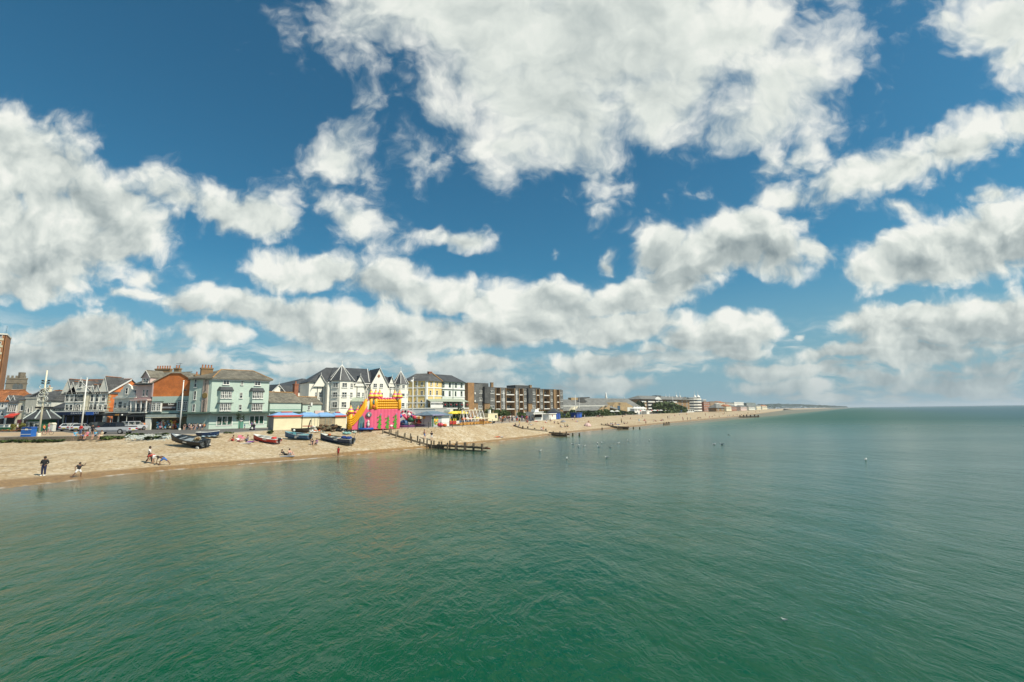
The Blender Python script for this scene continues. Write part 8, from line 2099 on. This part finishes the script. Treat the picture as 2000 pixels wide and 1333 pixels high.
# ------------------------------------------------------------------ hedges, shrubs, trees beyond
def hedge(label, pa, pb, back, pt, m, seed, name='hedge', n=1500, depth=3.5):
    A = prom_at(pa, back); Bq = prom_at(pb, back); d_ = Bq - A; LL = d_.length
    zt_ = Zat((pa + pb) / 2, pt, (A + Bq) / 2) - 3.31
    o = link(name, leaf_mesh('leaves', n, LL / 2, depth / 2, zt_, max(.22, LL / 55), seed, m, max(8, int(LL / 2.2)), .1), None, ((A.x + Bq.x) / 2, (A.y + Bq.y) / 2, 3.31), math.atan2(d_.y, d_.x))
    return tag(o, label, 'hedge' if name == 'hedge' else 'shrub')
hedge('leafy hedge in front of the left end of the brick flats', 948, 968, 30, 797, LEAF, 71)
hedge('bushy green hedge between the trailer and the first flagpole', 966, 1000, 26, 801.5, LEAF, 72, n=2200)
hedge('green hedge between the two tall flagpoles', 1004, 1042, 22, 803, LEAF, 73, n=2200)
hedge('low hedge behind the white hut', 1060, 1090, 20, 804.5, LEAFD, 74)
hedge('rounded hedge behind the blue huts below the grey roofs', 1094, 1126, 16, 801, LEAF, 75, n=2000)
hedge('long low hedge under the eaves of the leisure building', 1126, 1170, 20, 804, LEAFD, 76, n=2000)
hedge('round dark shrub before the buff gable of the leisure building', 1167, 1190, 14, 798.5, LEAF, 77, 'big_shrub', 1800, 6)
hedge('spreading shrub right of the buff gable', 1184, 1207, 14, 801.5, LEAF, 78, 'big_shrub', 1500, 6)
hedge('low hedge at the foot of the buff brick tower', 1205, 1240, 14, 804, LEAFD, 79, n=1500)
hedge('huge rounded mass of shrubs in front of the flats with spires', 1276, 1318, 24, 788.5, LEAF, 80, 'big_shrub', 3000, 12)
hedge('lower right shoulder of shrubs by the spired flats', 1306, 1338, 22, 793.5, LEAF, 81, 'big_shrub', 2200, 10)
for i, (px, D_, pt, w_) in enumerate(((1247, 360, 785.5, 9), (1240, 380, 788, 7))):
    b_ = P(px, 800, D_); o = thing('tree', ('dark tree peeping over the roof end of the leisure building', 'smaller dark tree left of the roof end tree')[i], 'tree', (b_.x, b_.y, 3.3)); h = Zat(px, pt, b_) - 3.3
    MB().tube([(0, 0, 0), (.3, 0, h * .4), (.1, 0, h * .8)], [.4, .3, .12], 7).build('trunk', mat('bark', (.10, .07, .04)), o); link('crown', leaf_mesh('crown', 1400, w_ * .6, w_ * .5, h, .55, 90 + i, LEAFD, 14, .3), o)
# the wooded headland: one far-off mass
r = random.Random(17); tm = MB(); 
for i in range(2600):
    px = 1478 + (1655 - 1478) * r.random()
    D_ = lerp(1500, 3300, (px - 1478) / 177) * r.uniform(.97, 1.05)
    q0 = P(px, 797, D_)
    top = table([(1478, 790.5), (1500, 790), (1520, 789.3), (1545, 790.2), (1560, 790), (1580, 791.2), (1610, 792.3), (1630, 793.5), (1656, 794.8)], px, 1) + 1.3 * mathutils.noise.noise(Vector((px * .21, 3, 0)))
    zt_ = Zat(px, top, q0); z = lerp(3.3, zt_, r.random() ** .6); s = D_ / 930 * r.uniform(.5, 1.3)
    u = Vector((1, .4, 0)).normalized() * s; v = Vector((r.uniform(-.4, .4), r.uniform(-.4, .4), 1)).normalized() * s * .8
    c = Vector((q0.x, q0.y, z)); tm.face(c - u - v * .3, c + u * .8 - v * .5, c + u * .5 + v * .7, c - u * .6 + v)
tag(tm.build('far_woodland', foliage('far_leaf', (.014, .030, .018), (.035, .06, .03), .02)), 'dark line of trees on the far headland', 'woodland', kind='stuff')
# low ground of the headland and its weedy rocks
hm2 = MB(); pts = [(1474, 799.6), (1500, 798.8), (1530, 798.2), (1560, 797.6), (1600, 797.0), (1640, 796.6), (1656, 796.3)]
fr_ = [G(x, y + .7, .3) for x, y in pts]; bk_ = [p * 1.35 + Vector((-260, 120, 3.2)) for p in fr_]
hm2.loft([[tuple(p) for p in fr_], [(p.x, p.y, 3.6) for p in bk_]], closed=False, cap=False)
struct(hm2.build('headland', mat('headland_ground', (.20, .22, .13), .9, .4, .01)))
r = random.Random(23); rk = MB()
for i in range(260):
    px = r.uniform(1468, 1562); y = lerp(803.6, 799.2, (px - 1468) / 94) + r.uniform(-.9, .7); p = G(px, y, .05); s = p.y / 930 * r.uniform(.6, 1.6)
    rk.ball((p.x, p.y, .05), s, 6, 4, (2.2, 1.6, .16))
tag(rk.build('rocks', mat('weedy_rock', (.035, .035, .022), .85, .5, .05)), 'low weed covered rocks running into the sea at the point', 'rocks', kind='stuff')

# ------------------------------------------------------------------ groynes
TIMB = mat('groyne_timber', (.11, .085, .058), .85, .35, 2.5, bump=.4); TIMBP = mat('silvered_timber', (.20, .165, .115), .9, .3, 2.5, bump=.4); RUST = mat('rust_red_waling', (.22, .075, .035), .85, .35, 2)
def groyne(label, line, posts, wall=.5, h=.9, double=False, dry=1.0, rust=0.0, r=.13):
    P0 = [B(x, y) if z is None else G(x, y, z) for x, y, z in line]
    o = thing('groyne', label, 'groyne', P0[0])
    rel = lambda p: p - P0[0]
    def on(px):
        for (a, pa), (b, pb) in zip(zip([l[0] for l in line], P0), zip([l[0] for l in line][1:], P0[1:])):
            if px <= b or b == line[-1][0]: return pa.lerp(pb, (px - a) / (b - a)), (pb - pa).normalized()
    xs2 = [line[0][0] + (line[-1][0] - line[0][0]) * i / 24 for i in range(25)]
    top, bot = [], []
    m = MB()
    for a, b in zip(xs2, xs2[1:]):
        p, d = on(a); q_, _ = on(b); n = Vector((-d.y, d.x, 0)).normalized() * .09
        tt = (a - line[0][0]) / (line[-1][0] - line[0][0]); wz = wall if not rust or tt < rust or rust < .1 else -.06
        m.add([rel(p - n) + Vector((0, 0, -.8)), rel(q_ - n) + Vector((0, 0, -.8)), rel(q_ - n) + Vector((0, 0, wz)), rel(p - n) + Vector((0, 0, wz)), rel(p + n) + Vector((0, 0, -.8)), rel(q_ + n) + Vector((0, 0, -.8)), rel(q_ + n) + Vector((0, 0, wz)), rel(p + n) + Vector((0, 0, wz))],
              [(0, 1, 2, 3), (5, 4, 7, 6), (3, 2, 6, 7)])
        m.k = 1 if (a - line[0][0]) / (line[-1][0] - line[0][0]) > dry else 0
    m.build('planking', [TIMBP, TIMB], o)
    for i, px in enumerate(posts):
        p, d = on(px); t = (px - line[0][0]) / (line[-1][0] - line[0][0]); n = Vector((-d.y, d.x, 0)).normalized()
        c = rel(p) + (n * ((.75 if i % 2 else -.75) if double else .2))
        hh_ = h * (1.0 + .25 * ((i * 7) % 5 - 2) / 4)
        MB().tube([c + Vector((0, 0, -1)), c + Vector((.02, 0, hh_))], [r * 1.15, r], 7).build('post', TIMB if t > .25 else TIMBP, o)
    if rust:
        p, _ = on(line[0][0] + (line[-1][0] - line[0][0]) * rust); q_ = P0[-1]; d = (q_ - p).normalized(); n = Vector((-d.y, d.x, 0)).normalized()
        for zz_, s_ in ((.22, -1), (.5, 1)): MB().tube([rel(p) - n * .9 * s_ + Vector((0, 0, zz_)), rel(q_) - n * .9 * s_ + Vector((0, 0, zz_))], .14, 6).build('waling', RUST if s_ < 0 else TIMB, o)
        k = 9
        for i in range(k):
            c = rel(p.lerp(q_, (i + .5) / k)); MB().tube([c - n * 1.0 + Vector((0, 0, .35)), c + n * 1.0 + Vector((0, 0, .45))], .09, 5).build('cross_tie', TIMB, o)
    return o
groyne('long timber groyne of paired posts running from shingle into the sea', [(750, 845.6, None), (785, 856.5, None), (812, 864.5, None), (838, 872, None), (872, 875.5, .25), (912, 878, .2), (950, 880, .15)],
       [754.5, 757.3, 767.7, 770.4, 780.5, 784, 794, 797.7, 807.2, 811.7, 821.3, 826.2, 835.2, 840.2, 850, 855.5, 865.2, 871, 880.2, 886.7, 896, 903.5, 912.5, 920.4, 929.7, 937.2, 946.2], .35, 1.05, True, .42, .56)
groyne('low second groyne with a plank wall and a few short posts', [(1003, 832.8, None), (1020, 838.3, None), (1045, 841.3, None), (1069, 844, None)], [1006, 1020, 1031.5, 1045, 1067], .35, .75, False, 1.1, 0, .2)
groyne('sea end of the second groyne with rusty walings', [(1077, 848.3, None), (1090, 850, .3), (1106, 851.5, .2)], [1079, 1092.5, 1105], .15, .9, False, -1, .05, .16)
for i, (px, py) in enumerate(((1118.5, 852), (1131.5, 852.3), (1157, 838.5), (1176, 840.2), (1249.5, 839), (1237.2, 838.3))):
    p = G(px, py, 0); q_ = thing('mooring_post', ('weedy post standing in the sea off the second groyne', 'outermost post in the sea off the second groyne', 'short post in the shallows between the groynes', 'stub of a post in the sea left of the third groyne', 'post in the water off the third groyne, farther', 'post in the water at the tip of the third groyne')[i], 'post', p)
    MB().tube([(0, 0, -1), (.03, 0, .75)], [.22, .19], 7).build('timber', TIMB, q_); MB().tube([(0, 0, -.3), (.01, 0, .22)], .235, 7).build('weed_collar', LEAFD, q_)
groyne('third groyne with dark plank wall among sunbathers', [(1174.5, 831, None), (1190, 832.5, None), (1204, 834.6, .5)], [1175, 1183, 1196], .3, .7, False, 1.1, 0, .22)
groyne('rust red end of the third groyne at the waterline', [(1205, 836.2, .5), (1216, 837, .3), (1227, 837.6, .2)], [1216, 1226.5], .3, .7, False, -1, .02, .2)
groyne('short dark groyne in the distance with five stout posts', [(1443, 815.6, .2), (1462, 815.3, .2), (1482, 815.0, .2)], [1446, 1453, 1459, 1466.5, 1474.5, 1481.5], .5, 1.7, False, -1, .02, .45)
groyne('tiny far groyne stub near the spired flats', [(1297, 829.3, .4), (1308, 828.9, .2)], [1298, 1303, 1307.5], .4, .8, False, -1, 0, .3)

# ------------------------------------------------------------------ gulls on the water, sail far out
GW = mat('gull_white', (.78, .78, .75), .7, .04, 5); GG = mat('gull_grey', (.32, .34, .36), .7, .08, 5)
def gull(px, py, lb, s=1.0, rz=0, dark=False):
    p = G(px, py, 0.0)
    o = thing('gull', lb, 'gull', (p.x, p.y, .02), rz, 'gulls floating on the sea'); o.scale = (s, s, s)
    k = ('gull', dark)
    if k not in WCACHE:
        b = MB().loft([[(x, w * math.cos(a * math.pi / 4), z + h * math.sin(a * math.pi / 4)) for a in range(8)] for x, w, z, h in ((-.26, .01, .12, .01), (-.16, .07, .09, .06), (0, .105, .07, .095), (.12, .085, .09, .085), (.19, .05, .15, .05), (.22, .048, .22, .05), (.27, .03, .23, .035), (.29, .005, .23, .005))]).mesh('body', [GG if dark else GW], True)
        wg = MB()
        for s_ in (-1, 1): wg.loft([[(x, s_ * (.10 - abs(x + .05) * .12) + q1, .12 + q2) for q1, q2 in ((0, .05), (s_ * .012, 0), (0, -.04))] for x in (.1, 0, -.12, -.26, -.34)], closed=False, cap=False)
        WCACHE[k] = (b, wg.mesh('wings', [GG]), MB().tube([(.28, 0, .22), (.345, 0, .205)], [.016, .004], 5).mesh('beak', [INFY]))
    for me, n_ in zip(WCACHE[k], ('body', 'wings', 'beak')): link(n_, me, o)
GL = [(1054.6, 882, 'gull floating alone, leftmost of the flock'), (1107, 897, 'gull nearest the viewer left of middle'), (1118, 869, 'gull left of the tight group of three'), (1131, 870.8, 'upper gull of the tight group of three'), (1130, 874.6, 'lower gull of the tight group of three'), (1141, 872.4, 'gull right of the tight group of three'), (1167.4, 867, 'upper gull of the pair in mid flock'), (1169.4, 874, 'lower gull of the pair in mid flock'), (1175, 866, 'gull just right of the mid flock pair'), (1191.8, 875, 'gull right of the mid flock pair, lower'), (1207.6, 866.8, 'gull near the right end of the flock'), (1226.8, 862, 'gull at the right end of the flock'), (1184.8, 895, 'gull apart below the flock on the right'), (1268, 861, 'gull drifting far right of the flock'), (1424, 850, 'lone pale gull off the far beach'), (1691, 899.5, 'lone white gull far out on the right')]
for i, (x, y, lb) in enumerate(GL): gull(x, y, lb, .95, i * 1.3)
gull(1395, 869.3, 'dark bird on the water, left of two', 1.2, .3, True); gull(1410, 869.3, 'dark bird on the water, right of two', 1.2, 2, True)
gull(1532, 1213.5, 'small bird floating close by in the lower right', .26, 2.6)
p = G(1777, 796.0, 0); p = P(1777, 796, 2600); o = thing('sailing_boat', 'tiny white sailing boat near the horizon', 'boat', (p.x, p.y, .2)); MB().loft([[(-3, 0, .6), (-3, 0, .5)], [(0, 1, .7), (0, 1, 0)], [(4, 0, .9), (4, 0, .6)]], closed=False, cap=False).loft([[(-3, 0, .6), (-3, 0, .5)], [(0, -1, .7), (0, -1, 0)], [(4, 0, .9), (4, 0, .6)]], closed=False, cap=False).build('hull', WHITE, o)
MB().thick([(-2.5, 0, 1.5), (.6, 0, 1.5), (.6, 0, 11)], (0, 1, 0), .05).thick([(.8, 0, 1.4), (3.8, 0, 1.1), (.8, 0, 9)], (0, 1, 0), .05).build('sails', WHITE, o); MB().tube([(.7, 0, .6), (.7, 0, 11.5)], .08, 5).build('mast', GREYW, o)

# ------------------------------------------------------------------ sea air
hm_ = MB().box(-9600, -3600, -4.2, 16600, 16600, 62)
hz_m = bpy.data.materials.new('sea_air'); hz_m.use_nodes = True
ht_ = NT(hz_m.node_tree); hz_m.node_tree.nodes.clear()
pv = ht_.n('ShaderNodeVolumePrincipled'); pv.inputs['Color'].default_value = (.80, .90, 1.0, 1); pv.inputs['Density'].default_value = 1.1e-4; pv.inputs['Anisotropy'].default_value = .2
hz_m.node_tree.links.new(pv.outputs[0], ht_.n('ShaderNodeOutputMaterial').inputs['Volume'])
hz_o = hm_.build('haze', hz_m); hz_o['kind'] = 'stuff'
